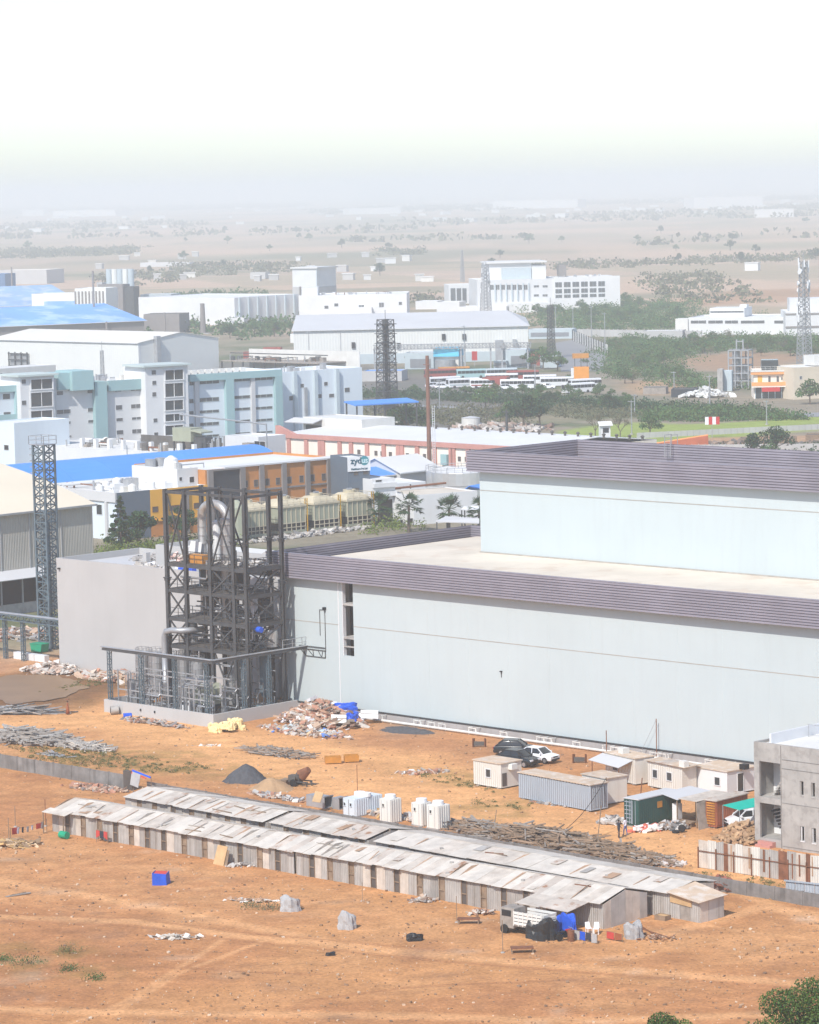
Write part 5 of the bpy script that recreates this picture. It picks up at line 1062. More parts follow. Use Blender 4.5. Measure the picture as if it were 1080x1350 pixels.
# ---- white roof house and long blue roofed shed behind
rw = Y.at(X_(Y, 234, 630, 2.5), 2.5); t, f, L_ = bldg('roof_house', 'white rooftop plant room with a round tank behind the dark recessed panel', 'building', rw, 0, xo0-X_(Y, 234, 630, 2.5)-.1, 14, Y.uv(250, 617, 2.5)[1], 'white', 'roof_white', .3, base=0)
hh = Y.uv(250, 617, 2.5)[1]; pwin(t, rw, [(236.5, 629, 240, 634)], pane='dark'); window(t, 2.6, hh-2.6, 3.6, hh-1.6, y=0, pane='dark')
ob('round_tank', MB().lathe([(.3, hh+1.9), (1.2, hh+1.3), (1.4, hh+.2), (1.4, hh-.4)], 3., 6, 16), M['white_clean'], t); ob('round_tank', MB().lathe([(1., hh+1.1), (1., hh-.4)], 2, 11, 14), M['galv'], t); ob('round_tank', MB().lathe([(1., hh+1.2), (1., hh-.4)], 4.2, 11, 14), M['galv'], t); roof_stuff(t, 1, 3, 1, 4, hh-.3, 3)
for k in range(4): ob('wall_cooler', MB().box(.4+k*1.1, -.45, hh-3.9, 1.2+k*1.1, -.01, hh-3.2), M['galv'], t)
BRf = Y.at(0, 26.5); hb = BRf.uv(150, 631)[1]; xb0, xb1 = X_(BRf, 40, 640), X_(BRf, 372, 602)
rdz = BRf.uv(200, 597, 9)[1]; D_ = 18
t = thing('blue_roof_hall', 'long hall under a vivid blue curved sheet roof', 'hall', BRf.at(xb0, 0)); L_ = xb1-xb0
ob('wall', MB().box(0, 0, -.1, L_, .2, hb-.1).box(0, D_-.2, -.1, L_, D_, hb-.1), M['offwhite'], t)
prof = [(-.6+(D_+1.2)*i/14, hb+(rdz-hb)*(1-abs(i/7-1)**2.0)) for i in range(15)]
for xx in (0, L_-.2): ob('gable', MB().extx([(.2, -.1)]+[(y, z-.1) for y, z in prof[1:-1]]+[(D_-.2, -.1)], xx, xx+.2), M['white'], t)
nb = 6
for k in range(nb): ob('roof_panel', MB().extx(prof+[(y, z-.12) for y, z in prof[::-1]], -.4+(L_+.8)*k/nb, -.4+(L_+.8)*(k+1)/nb-.05), M['blue_roof'], t)
# ---- white flat block with roof clutter before the teal blocks
NWF = Fr.px((20, 628), (176, 641)); NWF = Fr(NWF.o, WA+.01, NWF.L); hN = NWF.uv(68, 588.5)[1]
t, f, L_ = bldg('plant_block', 'plain white flat block with cluttered roof in front of the teal blocks', 'building', NWF, 0, X_(NWF, 262, 600), 20, hN, 'white', 'offwhite', .3)
pwin(t, NWF, [(21, 610, 24.5, 616.5), (31, 605, 35, 611), (38.5, 607, 42, 613), (70, 608, 74, 613), (82, 608, 86, 613)], pane='dark', fr='white')
roof_stuff(t, 6, L_-3, 3, 18, hN-.3, 40, ('offwhite', 'galv', 'wood_grey', 'deck')); ob('screen_wall', MB().box(L_*.47, 12, hN-.3, L_*.80, 12.4, hN+2.2), M['deck'], t)
for k in range(9): x = L_*(.28+.075*k); ob('roof_pier', MB().box(x, 4.5, hN-.3, x+.8, 5.3, hN+1.6), M['white'], t)
t, f, L_ = bldg('plant_block', 'pale bluish windowed block at the left picture edge beyond the storage hall', 'building', Fr(G(-14, 631), WA), 0, X_(Fr(G(-14, 631), WA), 20, 600), 15, Fr(G(-14, 631), WA).uv(5, 557)[1], 'blue_white', 'roof_white', .3)
pwin(t, Fr(G(-14, 631), WA), [(6, 587, 11.5, 593)], pane='dark')
px_ = Fr(G(285, 618), WA); t, f, L_ = bldg('plant_block', 'small white block with one dark shutter opening at the end of the blue roof', 'building', px_, X_(px_, 297, 590), X_(px_, 341, 590), 8, px_.uv(320, 575)[1], 'white', 'roof_white', .3)
pwin(t, px_, [(323, 581.5, 336.5, 591)], pane='dark'); 
ru = NWF.at(X_(NWF, 228, 590, 6), 6); t = thing('rooftop_unit', 'large tan rooftop machine on dark struts beside its hooded pipes', 'machine', ru, z=hN-.3)
ob('casing', MB().box(0, 0, 2.2, 5.6, 3.2, 5.), M['cool_grey'], t); ob('hood', MB().slab((5.7, -.2, 4.6), (9., -.2, 4.2), (9., 3, 4.2), (5.7, 3, 4.6), .3), M['cool_grey'], t); s = MB()
for x in (.2, 2.8, 5.4, 8.6): s.bar((x, .2, 0), (x, .2, 2.2), .25); s.bar((x, 3, 0), (x, 3, 2.2), .25)
ob('stand', s, M['steel'], t); ob('dark_plant', MB().box(6, .5, .0, 9.4, 2.6, 3.2), M['steel'], t)
for k in range(5): ob('pipe', MB().bend([(9+k, 1, 0), (9+k, 1, 2+k*.4), (10.5+k, 1, 2+k*.4), (10.5+k, 1, 0)], .22, 8), M['steel' if k % 2 else 'galv'], t)
ob('pipe', MB().bend([(-2, 4, 6), (-2, 4, 7.4), (24, 4, 6.2), (24, 4, 0)], .18, 8), M['galv'], t)
# ---- teal and white research blocks
TE = Fr(G(200, 598), VT)
def teal():
    def blk(label, a, b, top, wall, y0=0., D=16, roof='roof_white'):
        fr = TE.at(0, y0); x0, x1 = X_(fr, a, 540), X_(fr, b, 540); h = fr.uv((a+b)/2, top)[1]
        t, f, L_ = bldg('research_block', label, 'building', fr, x0, x1, D, h, wall, roof, .5, 'teal and white research blocks'); return t, f, L_, h
    W5 = lambda f, a, b, ys: [(a, y0, b, y1) for y0, y1 in ys]
    # left block
    t, f, L_, h = blk('leftmost white research block with a broad teal surround', -12, 27.5, 509, 'blue_white', .5)
    x = X_(f, 19, 540); ob('teal_band', MB().box(0, -.8, h-1.3, L_, -.003, h+.1), M['teal'], t); ob('teal_column', MB().box(x, -.8, 0, L_, -.004, h-1.31), M['teal'], t); z = f.uv(5, 552)[1]; ob('teal_band', MB().box(0, -.6, z-.9, x-.01, -.005, z+.9), M['teal'], t)
    pwin(t, f, [(4, 519, 13, 526.5), (5, 543, 14, 548)], pane='glass_far')
    def stair(label, a, b, top, gl, gr, rows, sm):
        t, f, L_, h = blk(label, a, b, top, 'white', -2.2, 10)
        ob('roof_overhang', MB().box(-.9, -.9, h-.02, L_+.7, 9, h+.4), M['teal_trim'], t)
        for y0, y1 in rows: p = f.uv(gl, y1); q = f.uv(gr, y0); window(t, p[0], p[1], q[0], q[1], fw=.25, pane='glass', dep=.25, fr='white', ms=3.6)
        pwin(t, f, sm, pane='glass_far', fr='white')
    stair('stair tower with stacked dark glass bays beside the leftmost block', 28, 73, 495.5, 41, 68.5, [(499, 513.5), (516.5, 536.5), (540.5, 554.5), (558, 570.5), (574, 582)], [(28.7, 500, 34, 506), (29, 528, 34.5, 534), (30, 566, 35.5, 572)])
    t, f, L_, h = blk('white middle research block under a projecting teal box', 73.5, 126, 497, 'white', .3)
    bx0, bx1 = X_(f, 90, 500), X_(f, 118, 500); z0 = f.uv(104, 514)[1]; z1 = f.uv(104, 488.5)[1]
    ob('teal_box', MB().box(bx0-3, -.8, z0+.3, bx0-.01, 6, z1-.3), M['teal'], t); ob('teal_box', MB().box(bx0, -2., z0, bx1, 6, z1), M['teal'], t)
    pwin(t, f, [(75, 515.5, 83, 521), (115.5, 512.5, 123.5, 518.5), (75, 539.5, 93, 546), (116, 537.5, 124, 543), (76, 555.5, 93, 560), (116.5, 553.5, 124.5, 557.5), (77, 574, 94, 577)], pane='glass_far')
    t, f, L_, h = blk('tall teal pilaster block between two white research fronts', 126.2, 142, 503, 'teal', -1., 12)
    t, f, L_, h = blk('white research block with a teal cap just left of the taller stair tower', 142.2, 191, 501, 'white', .5)
    ob('teal_cap', MB().box(0, -.7, h-2.3, L_+.3, -.003, h+.1), M['teal'], t)
    pwin(t, f, [(152, 511, 160, 516.5), (172.5, 509.5, 185, 515.5), (153, 534, 161, 540.5), (173, 532.5, 185.5, 538.5), (153.5, 551, 162, 555.5), (174, 549.5, 186, 553.5), (154, 567, 162.5, 573), (174.5, 565.5, 186.5, 571.5)], pane='glass_far'); roof_stuff(t, 1, L_-1, 2, 10, h-.5, 9)
    stair('taller white stair tower with five dark glass bays in the centre of the row', 193, 249, 482.5, 218, 241, [(487, 501), (504.5, 523.5), (527, 541), (545, 555.5), (560, 574)], [(200, 488, 205.5, 494), (201, 502, 206, 507.5), (201, 517, 206, 523), (202.5, 551.5, 207.5, 557), (203.5, 570, 208.5, 576)])
    t, f, L_, h = blk('long white research block with window strips in teal frames', 249.3, 370.5, 491, 'blue_white', .8, 18)
    ob('teal_cap', MB().box(0, -1., h-1.5, L_, -.003, h+.1), M['teal'], t)
    for a, b in ((296, 306.5), (361, 370.3)): ob('teal_column', MB().box(X_(f, a, 530), -1., 0, X_(f, b, 530), -.004, h-1.51), M['teal'], t)
    for a, b in ((256, 261.5), (330.5, 335.5)): ob('grey_column', MB().box(X_(f, a, 530), -.6, 0, X_(f, b, 530), -.004, h-1.51), M['roof_grey'], t)
    R = []
    for (y0, y1) in ((500.5, 506.5), (523.5, 530), (540, 545), (556, 561.5), (572.5, 577)): R += [(263.5, y0, 288.5, y1)]
    for (y0, y1) in ((498, 503), (521, 526), (537, 541.5), (553, 557.5), (569.5, 573)): R += [(309, y0, 329.5, y1), (336, y0-1.5, 359, y1-1.5)]
    for (y0, y1) in ((502, 508), (526, 531.5), (542, 546.5), (558.5, 564)): R += [(249.8, y0, 255, y1)]
    pwin(t, f, R, pane='glass_far', fr='teal_trim')
    for k in range(9): ob('roof_cooler', MB().box(1+k*1.9, 3, h-.5, 2.3+k*1.9, 4, h+.9), M['offwhite'], t)
    fr = TE.at(0, 4); a, b = X_(fr, 371, 520), X_(fr, 478, 520); hh = fr.uv(430, 487)[1]
    t, f, L_ = bldg('research_block', 'pale blue end block with vertical fins at the right of the row', 'building', fr, a, b, 16, hh, 'blue_white', 'roof_white', .4, 'teal and white research blocks')
    for p_ in (388, 415, 443.5): x = X_(f, p_, 520); ob('fin', MB().box(x-.45, -.9, 0, x+.45, -.004, hh+.05), M['fin_grey'], t)
    ob('duct', MB().box(X_(f, 401, 530), -.5, 0, X_(f, 404.5, 530), -.004, hh-4), M['galv'], t)
    pwin(t, f, [(396.5, 506, 400.5, 511), (427.5, 503.5, 432, 508.5), (381.5, 522, 386, 528), (418.5, 519.5, 424, 525), (434, 519, 440.5, 524), (454.5, 511, 461, 517)], pane='glass_far'); roof_stuff(t, 1, L_-2, 1, 10, hh-.4, 10)
teal()
# ---- white long hall behind them, with its gable to the right
cW = G(184, 508); HW = Fr(cW, WA); hW = HW.uv(182, 452)[1]; vf = Fr(cW, VA); DW = vf.uv(288, 446)[0]; rW = vf.uv(236, 438)[1]
t, f, L_ = hall('white_hall', 'long plain white hall with a gable end behind the teal blocks', 'hall', HW, -75, 0, DW, hW, rW, 'offwhite3', 'roof_cream3', .3, yr=DW*.52)
pu = MB(); zz = f.uv(25, 478)[1]
for k in range(4): pu.bar((X_(f, 15+k*8, 470), -1., zz-4), (X_(f, 15+k*8, 470), -1., zz+3.5), .35)
for k in range(4): pu.bar((X_(f, 14, 470), -1., zz-3+k*2), (X_(f, 40, 470), -1., zz-3+k*2), .3)
ob('louvre_frame', pu, M['steel'], t); ob('louvre', MB().box(X_(f, 15, 470), -.5, zz-4, X_(f, 39, 470), -.02, zz+3), M['galv'], t)
ob('gable_duct', MB().box(L_+.02, vf.uv(203, 460)[0], 0, L_+1.6, vf.uv(208, 460)[0], vf.uv(205, 443)[1]), M['galv'], t); ob('corner_trim', MB().box(L_+.02, 0, 0, L_+.06, 1., hW), M['frame'], t)
lp = Fr(G(0, 520), VA); t, f, L_ = bldg('plant_block', 'low cream block with small windows peeping over the leftmost teal surround', 'building', lp, X_(lp, -15, 490), X_(lp, 74, 490), 10, lp.uv(30, 484)[1], 'offwhite', 'roof_white', .1)
pwin(t, lp, [(3, 491, 8, 497), (12.5, 491, 17, 497)], pane='glass_far')
# ---- pink framed building
PK = Fr.px((394, 612), (600, 629)); PKA = Fr(PK.o, WA-.035); zb1, zb0 = PKA.uv(500, 578.5)[1], PKA.uv(500, 584.5)[1]
xp0, xp1 = X_(PKA, 366, 575), X_(PKA, 700, 600)
t, f, L_ = bldg('pink_framed_building', 'long cream building with pink pilasters and a low grey sheet roof', 'building', PKA, xp0, xp1, 38, zb0, 'cream', 'roof_grey', .2)
ob('pink_band', MB().box(-.2, -.5, zb0+.002, L_, .4, zb1), M['pink'], t); zl = f.uv(370, 561)[1]; ob('pink_band', MB().ext([(-.2, zb1+.01), (6, zb1+.01), (0.5, zl), (-.2, zl)], -.4, .4), M['pink'], t); ob('pink_band', MB().box(-.3, .41, zb0, -.01, 30, zb1), M['pink'], t)
for p_ in (366.5, 382, 405, 423, 427, 449, 464, 485, 507, 526, 531, 551, 574, 595.5, 598.5, 618): x = X_(f, p_, 600); ob('pilaster', MB().box(x-.55, -.35, 0, x+.55, -.003, zb0), M['pink'], t)
pwin(t, f, [(379, 586, 383, 593), (471.5, 593, 475.5, 599), (494, 594.5, 498, 600.5), (502, 595, 505, 601), (513, 596, 517, 602), (522.5, 596.5, 526, 602.5), (535.5, 597.5, 539.5, 603.5), (547, 598, 550.5, 604), (558, 598.5, 562, 604.5), (570, 599.5, 573.5, 605.5), (592.5, 601, 596, 607), (604, 602, 608, 608), (613, 602.5, 616.5, 608.5)], pane='door_dark', fr='offwhite')
zr = f.uv(700, 571.5, 20)[1]
ob('sheet_roof', MB().slab((.5, .45, zb1-.2), (L_, .45, zb1-.2), (L_, 20, zr), (.5, 20, zr), .15), M['roof_white'], t); ob('sheet_roof', MB().slab((.5, 20.01, zr), (L_, 20.01, zr), (L_, 38, zb0), (.5, 38, zb0), .15), M['roof_white'], t)
for k in range(17): 
    x = X_(f, 575+k*17, 570, 19); ob('roof_vent', MB().lathe([(.1, zr+1.), (.45, zr+.75), (.25, zr+.45), (.25, zr-.1)], x, 19, 8), M['deck'], t)
ob('wall_cooler', MB().box(X_(f, 584, 610), -.7, 2., X_(f, 592, 610), -.02, 4.2), M['teal'], t)
wg = Fr(f.w(1, 14), f.ang); t, f2, L2 = bldg('roof_house', 'cream and grey annex on the left end of the pink framed building', 'building', wg, X_(wg, 400, 560), X_(wg, 477, 560), 10, wg.uv(450, 552)[1], 'offwhite', 'roof_white', .2, base=0)
ob('dark_opening', MB().box(1., -.15, 0, 6.2, -.003, wg.uv(420, 561)[1]), M['dark'], t); ob('canopy', MB().slab((-3, -3, wg.uv(420, 557)[1]), (6.5, -3, wg.uv(420, 557)[1]), (6.5, -.01, wg.uv(420, 557)[1]+.8), (-3, -.01, wg.uv(420, 557)[1]+.8), .2), M['roof_grey'], t)
bs = Fr(G(470, 585), VA-.3); t = thing('blue_canopy', 'thin blue sheet canopy under the foot of the dark transmission tower', 'canopy', bs); a = [bs.g(px, py, 9.) for px, py in ((446, 540), (518, 541), (520, 543), (448, 543.5))]
ob('sheet', MB().slab((0, 0, 9), (17, 0, 9), (17, 6, 9.6), (0, 6, 9.6), .3), M['blue_roof'], t); p_ = MB()
for x in (.5, 8, 16.5): p_.bar((x, .3, 0), (x, .3, 8.8), .3); p_.bar((x, 5.6, 0), (x, 5.6, 9.4), .3)
ob('post', p_, M['steel'], t)
# ---- cooling towers in a row behind the warehouse
CT = Fr(G(330, 713), VY+.02)
def ctower(label, px0, px1):
    x0, x1 = X_(CT, px0, 700), X_(CT, px1, 700); w_ = x1-x0; t = thing('cooling_tower', label, 'cooling tower', CT.at(x0, 0), 'cooling towers in a row'); h = 5.6; D = 5.5
    ob('casing', MB().box(0, 0, 2.3, w_, D, h-.6), M['cool_grey'], t); ob('louvre', MB().box(.15, .15, 1., w_-.15, D-.15, 2.29), M['dark'], t); ob('basin', MB().box(-.1, -.1, .55, w_+.1, D+.1, .99), M['cool_grey'], t)
    ob('deck', MB().box(-.2, -.2, h-.59, w_+.2, D+.2, h-.3), M['cool_cream'], t)
    q_ = [(-.1, -.1), (w_+.1, -.1), (w_+.1, D+.1), (-.1, D+.1)]; s_ = [(w_/2+(x-w_/2)*.5, D/2+(y-D/2)*.5) for x, y in q_]; ob('hood', MB().add([(x, y, h-.29) for x, y in q_]+[(x, y, h+.75) for x, y in s_], [(0,1,5,4), (1,2,6,5), (2,3,7,6), (3,0,4,7), (4,5,6,7)]), M['cool_cream'], t); ob('fan_ring', MB().lathe([(w_*.2, h+.7), (w_*.21, h+1.25), (w_*.17, h+1.25), (w_*.16, h+.9)], w_/2, D/2, 16), M['cool_cream'], t)
    for k in range(6): x = w_*k/5; ob('mullion', MB().box(x-.07, -.1, 0, x+.07, -.003, h-.6), M['cool_cream'], t)
    for z in (2.25, 1.5): ob('rail', MB().box(-.05, -.14, z, w_+.05, -.101, z+.14), M['cool_cream'], t)
    for yy in (0, D*.5, D): ob('side_mullion', MB().box(w_+.003, yy-.07, 0, w_+.1, yy+.07, h-.6), M['cool_cream'], t)
    rail_line(t, [(-.1, -.1, h-.3), (w_+.1, -.1, h-.3), (w_+.1, D, h-.3)], 1.1, 'cool_cream'); l_ = MB()
    for s in (0, .6): l_.bar((w_+.5, s, 0), (w_+.5, s, h+.8), .14)
    for k in range(12): l_.bar((w_+.5, 0, .4+k*.5), (w_+.5, .6, .4+k*.5), .08)
    ob('ladder', l_, M['yellow_paint'], t); ob('motor', MB().tube((w_/2-.5, D/2, h+1.3), (w_/2+.5, D/2, h+1.3), .22, 10), M['galv'], t)
ctower('leftmost grey cream cooling tower behind the steel frame columns', 326, 353); ctower('second cooling tower from the left in the row, right of the steel frame', 372, 403); ctower('third cooling tower of the row with yellow ladder, near the orange block', 415, 447); ctower('rightmost cooling tower with yellow ladder below the white name panel', 459, 491)
rubble('stone_strip', 'strip of broken pale stones along the foot of the cooling towers', 'stones', (410, 706), 22, 1.6, .5, 500, PALE+GREY, .3, .9, VA)
t = thing('water_vessel', 'pale green round capped tank left of the cooling towers', 'tank', G(313, 716)); ob('shell', MB().lathe([(.3, 7.4), (2., 6.2), (2., 1.)], n=18), M['cool_grey'], t); ob('skirt', MB().lathe([(1.8, 1.), (1.8, 0)], n=18), M['dark'], t)
# ---- small white buildings right of them
t, f, L_ = hall('arch_roof_shed', 'white shed with a grey arched end wall below the pink pilasters', 'shed', Fr(G(538, 652), VA), X_(Fr(G(538, 652), VA), 528, 640), X_(Fr(G(538, 652), VA), 580, 640), 13, Fr(G(538, 652), VA).uv(520, 624)[1], Fr(G(538, 652), VA).uv(520, 624)[1]+2.6, 'roof_grey', 'roof_white')
bs2 = Fr(G(500, 655), VA); t, f, L_ = hall('blue_roof_shed', 'low shed with a bright blue roof right of the white name panel', 'shed', bs2, X_(bs2, 489, 625), X_(bs2, 534, 625), 10, bs2.uv(510, 626)[1], bs2.uv(510, 626)[1]+1.2, 'white', 'blue_roof')
def small(label, px, py, pxl, pxr, top, D=8, wall='white', wins=(), roof='roof_white', dirn=radians(30), pane='dark', name='white_annex'):
    f0 = Fr(G(px, py), dirn); t, f, L_ = bldg(name, label, 'building', f0, X_(f0, pxl, py-10), X_(f0, pxr, py-10), D, f0.uv((pxl+pxr)/2, top)[1], wall, roof, .2); pwin(t, f0, wins, pane=pane, fr='frame'); return t, f, L_
t, f, L_ = small('white two storey annex with recessed bands just right of the white name panel', 500, 690, 492, 522, 631, 9, wins=((503, 632, 511, 635),))
for py in (640, 652): z = f.uv(505, py)[1]; ob('balcony', MB().box(0, -.7, z-.3, L_, -.002, z+.5), M['white'], t)
ob('porch_opening', MB().box(1, -.05, .2, 4, -.003, 4.2), M['dark'], t)
t, f, L_ = small('white annex with a dark slot window behind the middle fan palm', 540, 680, 522.5, 562, 636, 10, wins=((536, 641.5, 546, 645.5), (557.5, 637, 559, 645)))
t, f, L_ = small('long low white annex with a beige roof behind the right fan palm', 575, 690, 546, 630, 650, 12, roof='roof_cream', wins=((571, 656, 573, 659), (553, 683, 560, 690), (566, 681, 573, 688)))
ob('roof_pipe', MB().path([(2, 11, f.uv(580, 648)[1]), (L_, 11, f.uv(580, 648)[1]+.3)], .2, 8), M['rust'], t)
for i, (px, r_) in enumerate(((591, 4.2), (610, 6.))): g = G(px, 655+i); t = thing('silver_tank', ('smaller round silver tank left of its larger twin below the pink pilasters', 'larger round silver tank beside the warehouse upper block')[i], 'tank', g, 'silver tanks'); h = 5.2; ob('shell', MB().lathe([(r_-.02, h), (r_, h-.05), (r_, 0)], n=28), M['silver'], t); ob('hoop', MB().lathe([(r_+.06, h*.5), (r_+.06, h*.54)], n=28), M['vessel'], t); ob('roof', MB().lathe([(.2, h+.8), (r_-.05, h+.01)], n=28), M['roof_white'], t); rail_line(t, [(r_*cos(a*pi/6), r_*sin(a*pi/6), h) for a in range(13)], 1., 'galv')
def lean(label, pts, z, zz, m, name='sheet_roof_shelter'):
    c = G(sum(p[0] for p in pts)/4, sum(p[1] for p in pts)/4, z); t = thing(name, label, 'shelter', (c[0], c[1], 0)); A_ = [Vector(G(*p, z+(zz if i > 1 else 0)))-Vector((c[0], c[1], 0)) for i, p in enumerate(pts)]
    ob('roof_sheet', MB().slab(*A_, .15), M[m], t); 
    for a in A_: ob('post', MB().bar((a.x*.94, a.y*.94, -.1), (a.x*.94, a.y*.94, a.z-.1), .22), M['steel'], t)
lean('pale grey sheet canopy just behind the purple parapet corner', [(574, 688), (632, 690), (632, 684), (588, 681)], 3.2, .6, 'roof_grey'); lean('bright blue sheet canopy at the left edge of the warehouse upper block', [(612, 646), (640, 645), (640, 637), (618, 641)], 5., .8, 'blue_roof'); lean('white sheet canopy under the right fan palm beside the warehouse', [(608, 672), (632, 674), (632, 667), (612, 668)], 3.4, .4, 'white')
mk_done = 1
# ================================================================== vegetation
mk('leaf', (.055, .13, .034), .7, .35, .25, col2=(.075, .115, .035), f2=.5, spec=.2); mk('leaf_dark', (.030, .066, .024), .7, .35, .4, spec=.2)
mk('leaf_dry_haze', (.135, .125, .070), .85, .3, .3, col2=(.10, .11, .05), f2=.5); mk('leaf_lime', (.11, .15, .025), .7, .3, .5); mk('leaf_near', (.045, .095, .014), .6, .3, .8, col2=(.075, .12, .02), f2=.52, spec=.3)  # dry leaves; the same pale tone also stands in for haze on far woods
mk('grass_tuft', (.14, .14, .05), .9, .3, .8)
def quads(cen, size, seed, squash=.8):
    """many small randomly turned leaf faces; cen (n,3), size (n,)"""
    r = np.random.default_rng(seed); n = len(cen); a = r.normal(size=(n, 3)); a /= np.linalg.norm(a, axis=1)[:, None]; b = r.normal(size=(n, 3)); b -= a*(a*b).sum(1)[:, None]; b /= np.linalg.norm(b, axis=1)[:, None]
    a *= size[:, None]; b *= size[:, None]*squash
    v = np.stack([cen-a*.5, cen+b*.5, cen+a*.5, cen-b*.5], 1).reshape(-1, 3)
    return v
def mesh_quads(name, v, m):
    me = bpy.data.meshes.new(name); n = len(v); me.vertices.add(n); me.vertices.foreach_set('co', v.astype('f').ravel()); me.loops.add(n); me.loops.foreach_set('vertex_index', np.arange(n, dtype='i')); me.polygons.add(n//4); me.polygons.foreach_set('loop_start', np.arange(0, n, 4, dtype='i')); me.update(); me.materials.append(M[m]); return me
def tree_meshes(seed, h, r, m, n=900, ls=.5, th=.35, kind='broad', nl=9):
    R_ = np.random.default_rng(seed); rr = random.Random(seed); t = MB(); cs = []
    trunk_h = h*th; t.tube((0,0,-.2), (r*.04, 0, trunk_h), h*.035, 8, h*.024)
    if kind == 'broad':
        for k in range(nl):
            a = 2*pi*k/nl+rr.uniform(-.4, .4); d = r*rr.uniform(.3, .95); z = h*rr.uniform(.5, .9)*(1-.25*(d/r)**2)
            e = (d*cos(a), d*sin(a), z); t.tube((r*.04, 0, trunk_h*.9), e, h*.018, 6, h*.006); cs.append((*e, r*rr.uniform(.28, .46)))
        cs.append((0, 0, h*.86, r*.4)); cs.append((r*.2, -r*.1, h*.65, r*.45))
    else:
        t.tube((0, 0, trunk_h), (0, 0, h*.97), h*.02, 6, h*.004)
        for k in range(26):
            f = k/25; z = h*(.12+.86*f); a = k*2.4; d = r*(1-f)**.8*rr.uniform(.55, 1.); t.tube((0, 0, z), (d*cos(a), d*sin(a), z-d*.15), h*.008, 5, h*.003); cs.append((d*.75*cos(a), d*.75*sin(a), z-d*.1, max(.35, r*.30*(1-f*.7))))
    w = np.array([c[3]**2 for c in cs]); w /= w.sum(); idx = R_.choice(len(cs), n, p=w); c = np.array(cs)[idx]
    u = R_.normal(size=(n, 3)); u /= np.linalg.norm(u, axis=1)[:, None]; rad = R_.random(n)**.4
    p = c[:, :3]+u*(c[:, 3]*rad)[:, None]*np.array([1.05, 1.05, .72 if kind == 'broad' else .5]); p[:, 2] = np.maximum(p[:, 2], h*.06)
    return mesh_of('trunk', t, M['bark']), mesh_quads('crown', quads(p, ls*(.6+.8*R_.random(n)), seed+1), m)
def tree(name, label, px, ms, group=None, scale=1., rz=None, cat='tree', z=0., loc=None):
    t = thing(name, label, cat, loc or G(*px), group); t.scale = (scale,)*3; t.rotation_euler = (0, 0, U(0, 6) if rz is None else rz); ob('trunk', ms[0], None, t); ob('crown', ms[1], None, t); return t
BR = [tree_meshes(40+k, 7.5, 3.6+.4*(k % 3), ('leaf_dark', 'leaf', 'leaf_dark', 'leaf')[k], 1000, .55) for k in range(4)]
DRY = [tree_meshes(60+k, 6., 3.2, 'leaf_dry_haze', 420, .38, nl=13) for k in range(2)]
def scrub(name, polys, n, hmin, hmax, m, label=None, seed=5, ls=.5, per=46, wide=1.25, jit=None):
    """an uncountable mass of bushes: leaf faces heaped over many small mounds"""
    r = np.random.default_rng(seed); cen = []; areas = []
    P3 = [[G(*p)[:2] for p in poly] for poly in polys]; boxes = [(min(p[0] for p in q), max(p[0] for p in q), min(p[1] for p in q), max(p[1] for p in q)) for q in P3]
    ar = np.array([abs(sum(q[i][0]*q[(i+1) % len(q)][1]-q[(i+1) % len(q)][0]*q[i][1] for i in range(len(q))))/2 for q in P3]); ar = ar/ar.sum()
    for q, b, k in zip(P3, boxes, np.maximum(4, (ar*n)).astype(int)):
        got = 0
        while got < k:
            x = r.uniform(b[0], b[1]); y = r.uniform(b[2], b[3]); ins = False
            for i in range(len(q)):
                x1, y1 = q[i]; x2, y2 = q[(i+1) % len(q)]
                if (y1 > y) != (y2 > y) and x < (x2-x1)*(y-y1)/(y2-y1)+x1: ins = not ins
            if ins: cen.append((x, y, hmin+(hmax-hmin)*r.random()**1.6)); got += 1
    cen = np.array(cen); jj = (hmax*1.5 if jit is None else jit); cen[:, :2] += r.normal(size=(len(cen), 2))*jj*(r.random((len(cen), 1))**2)*2; idx = np.repeat(np.arange(len(cen)), per); h = cen[idx, 2]; N = len(idx)
    u = r.normal(size=(N, 3)); u[:, 2] = np.abs(u[:, 2]); u /= np.linalg.norm(u, axis=1)[:, None]; rad = r.random(N)**.35
    sub = np.repeat(r.normal(size=(len(cen)*4, 2))*.35, per//4+1, axis=0)[:N]
    p = np.stack([cen[idx, 0]+(u[:, 0]*rad+sub[:, 0])*h*wide*.8, cen[idx, 1]+(u[:, 1]*rad+sub[:, 1])*h*wide*.8, u[:, 2]*rad*h+.05], 1)
    o = bpy.data.objects.new(name, mesh_quads(name, quads(p, ls*(.6+.8*r.random(N))*(.6+.4*np.clip(h/2, .5, 1.6)), seed+9), m)); SC.collection.objects.link(o); o['kind'] = 'stuff'
    if label: o['label'] = label; o['category'] = 'bushes'
    return o
scrub('scrub', [[(700, 412), (800, 398), (905, 402), (910, 440), (830, 436), (760, 440), (720, 432)]], 560, 1.6, 5.5, 'leaf', 'dense green thorn scrub beyond the pale wall near the white factory', 5, .55, 70)
scrub('scrub', [[(806, 448), (905, 448), (985, 446), (1085, 450), (1085, 468), (985, 460), (890, 470), (880, 495), (960, 512), (930, 520), (860, 500), (800, 500)]], 760, 1.2, 4.2, 'leaf', 'green thorn scrub round the bare red earth patch', 6, .5, 66)
scrub('hedge', [[(480, 517), (560, 522), (700, 525), (830, 535), (1000, 540), (1000, 545), (820, 542), (640, 531), (480, 525)]], 440, 1.2, 3.2, 'leaf_dark', 'long dark hedge running below the parked buses', 7, .5, jit=1.2)
scrub('scrub', [[(480, 535), (560, 540), (690, 540), (700, 560), (640, 566), (560, 560), (520, 570), (480, 560)]], 240, .8, 2.6, 'leaf_dry_haze', 'dry olive scrub below the hedge and the round tank', 8, .5)
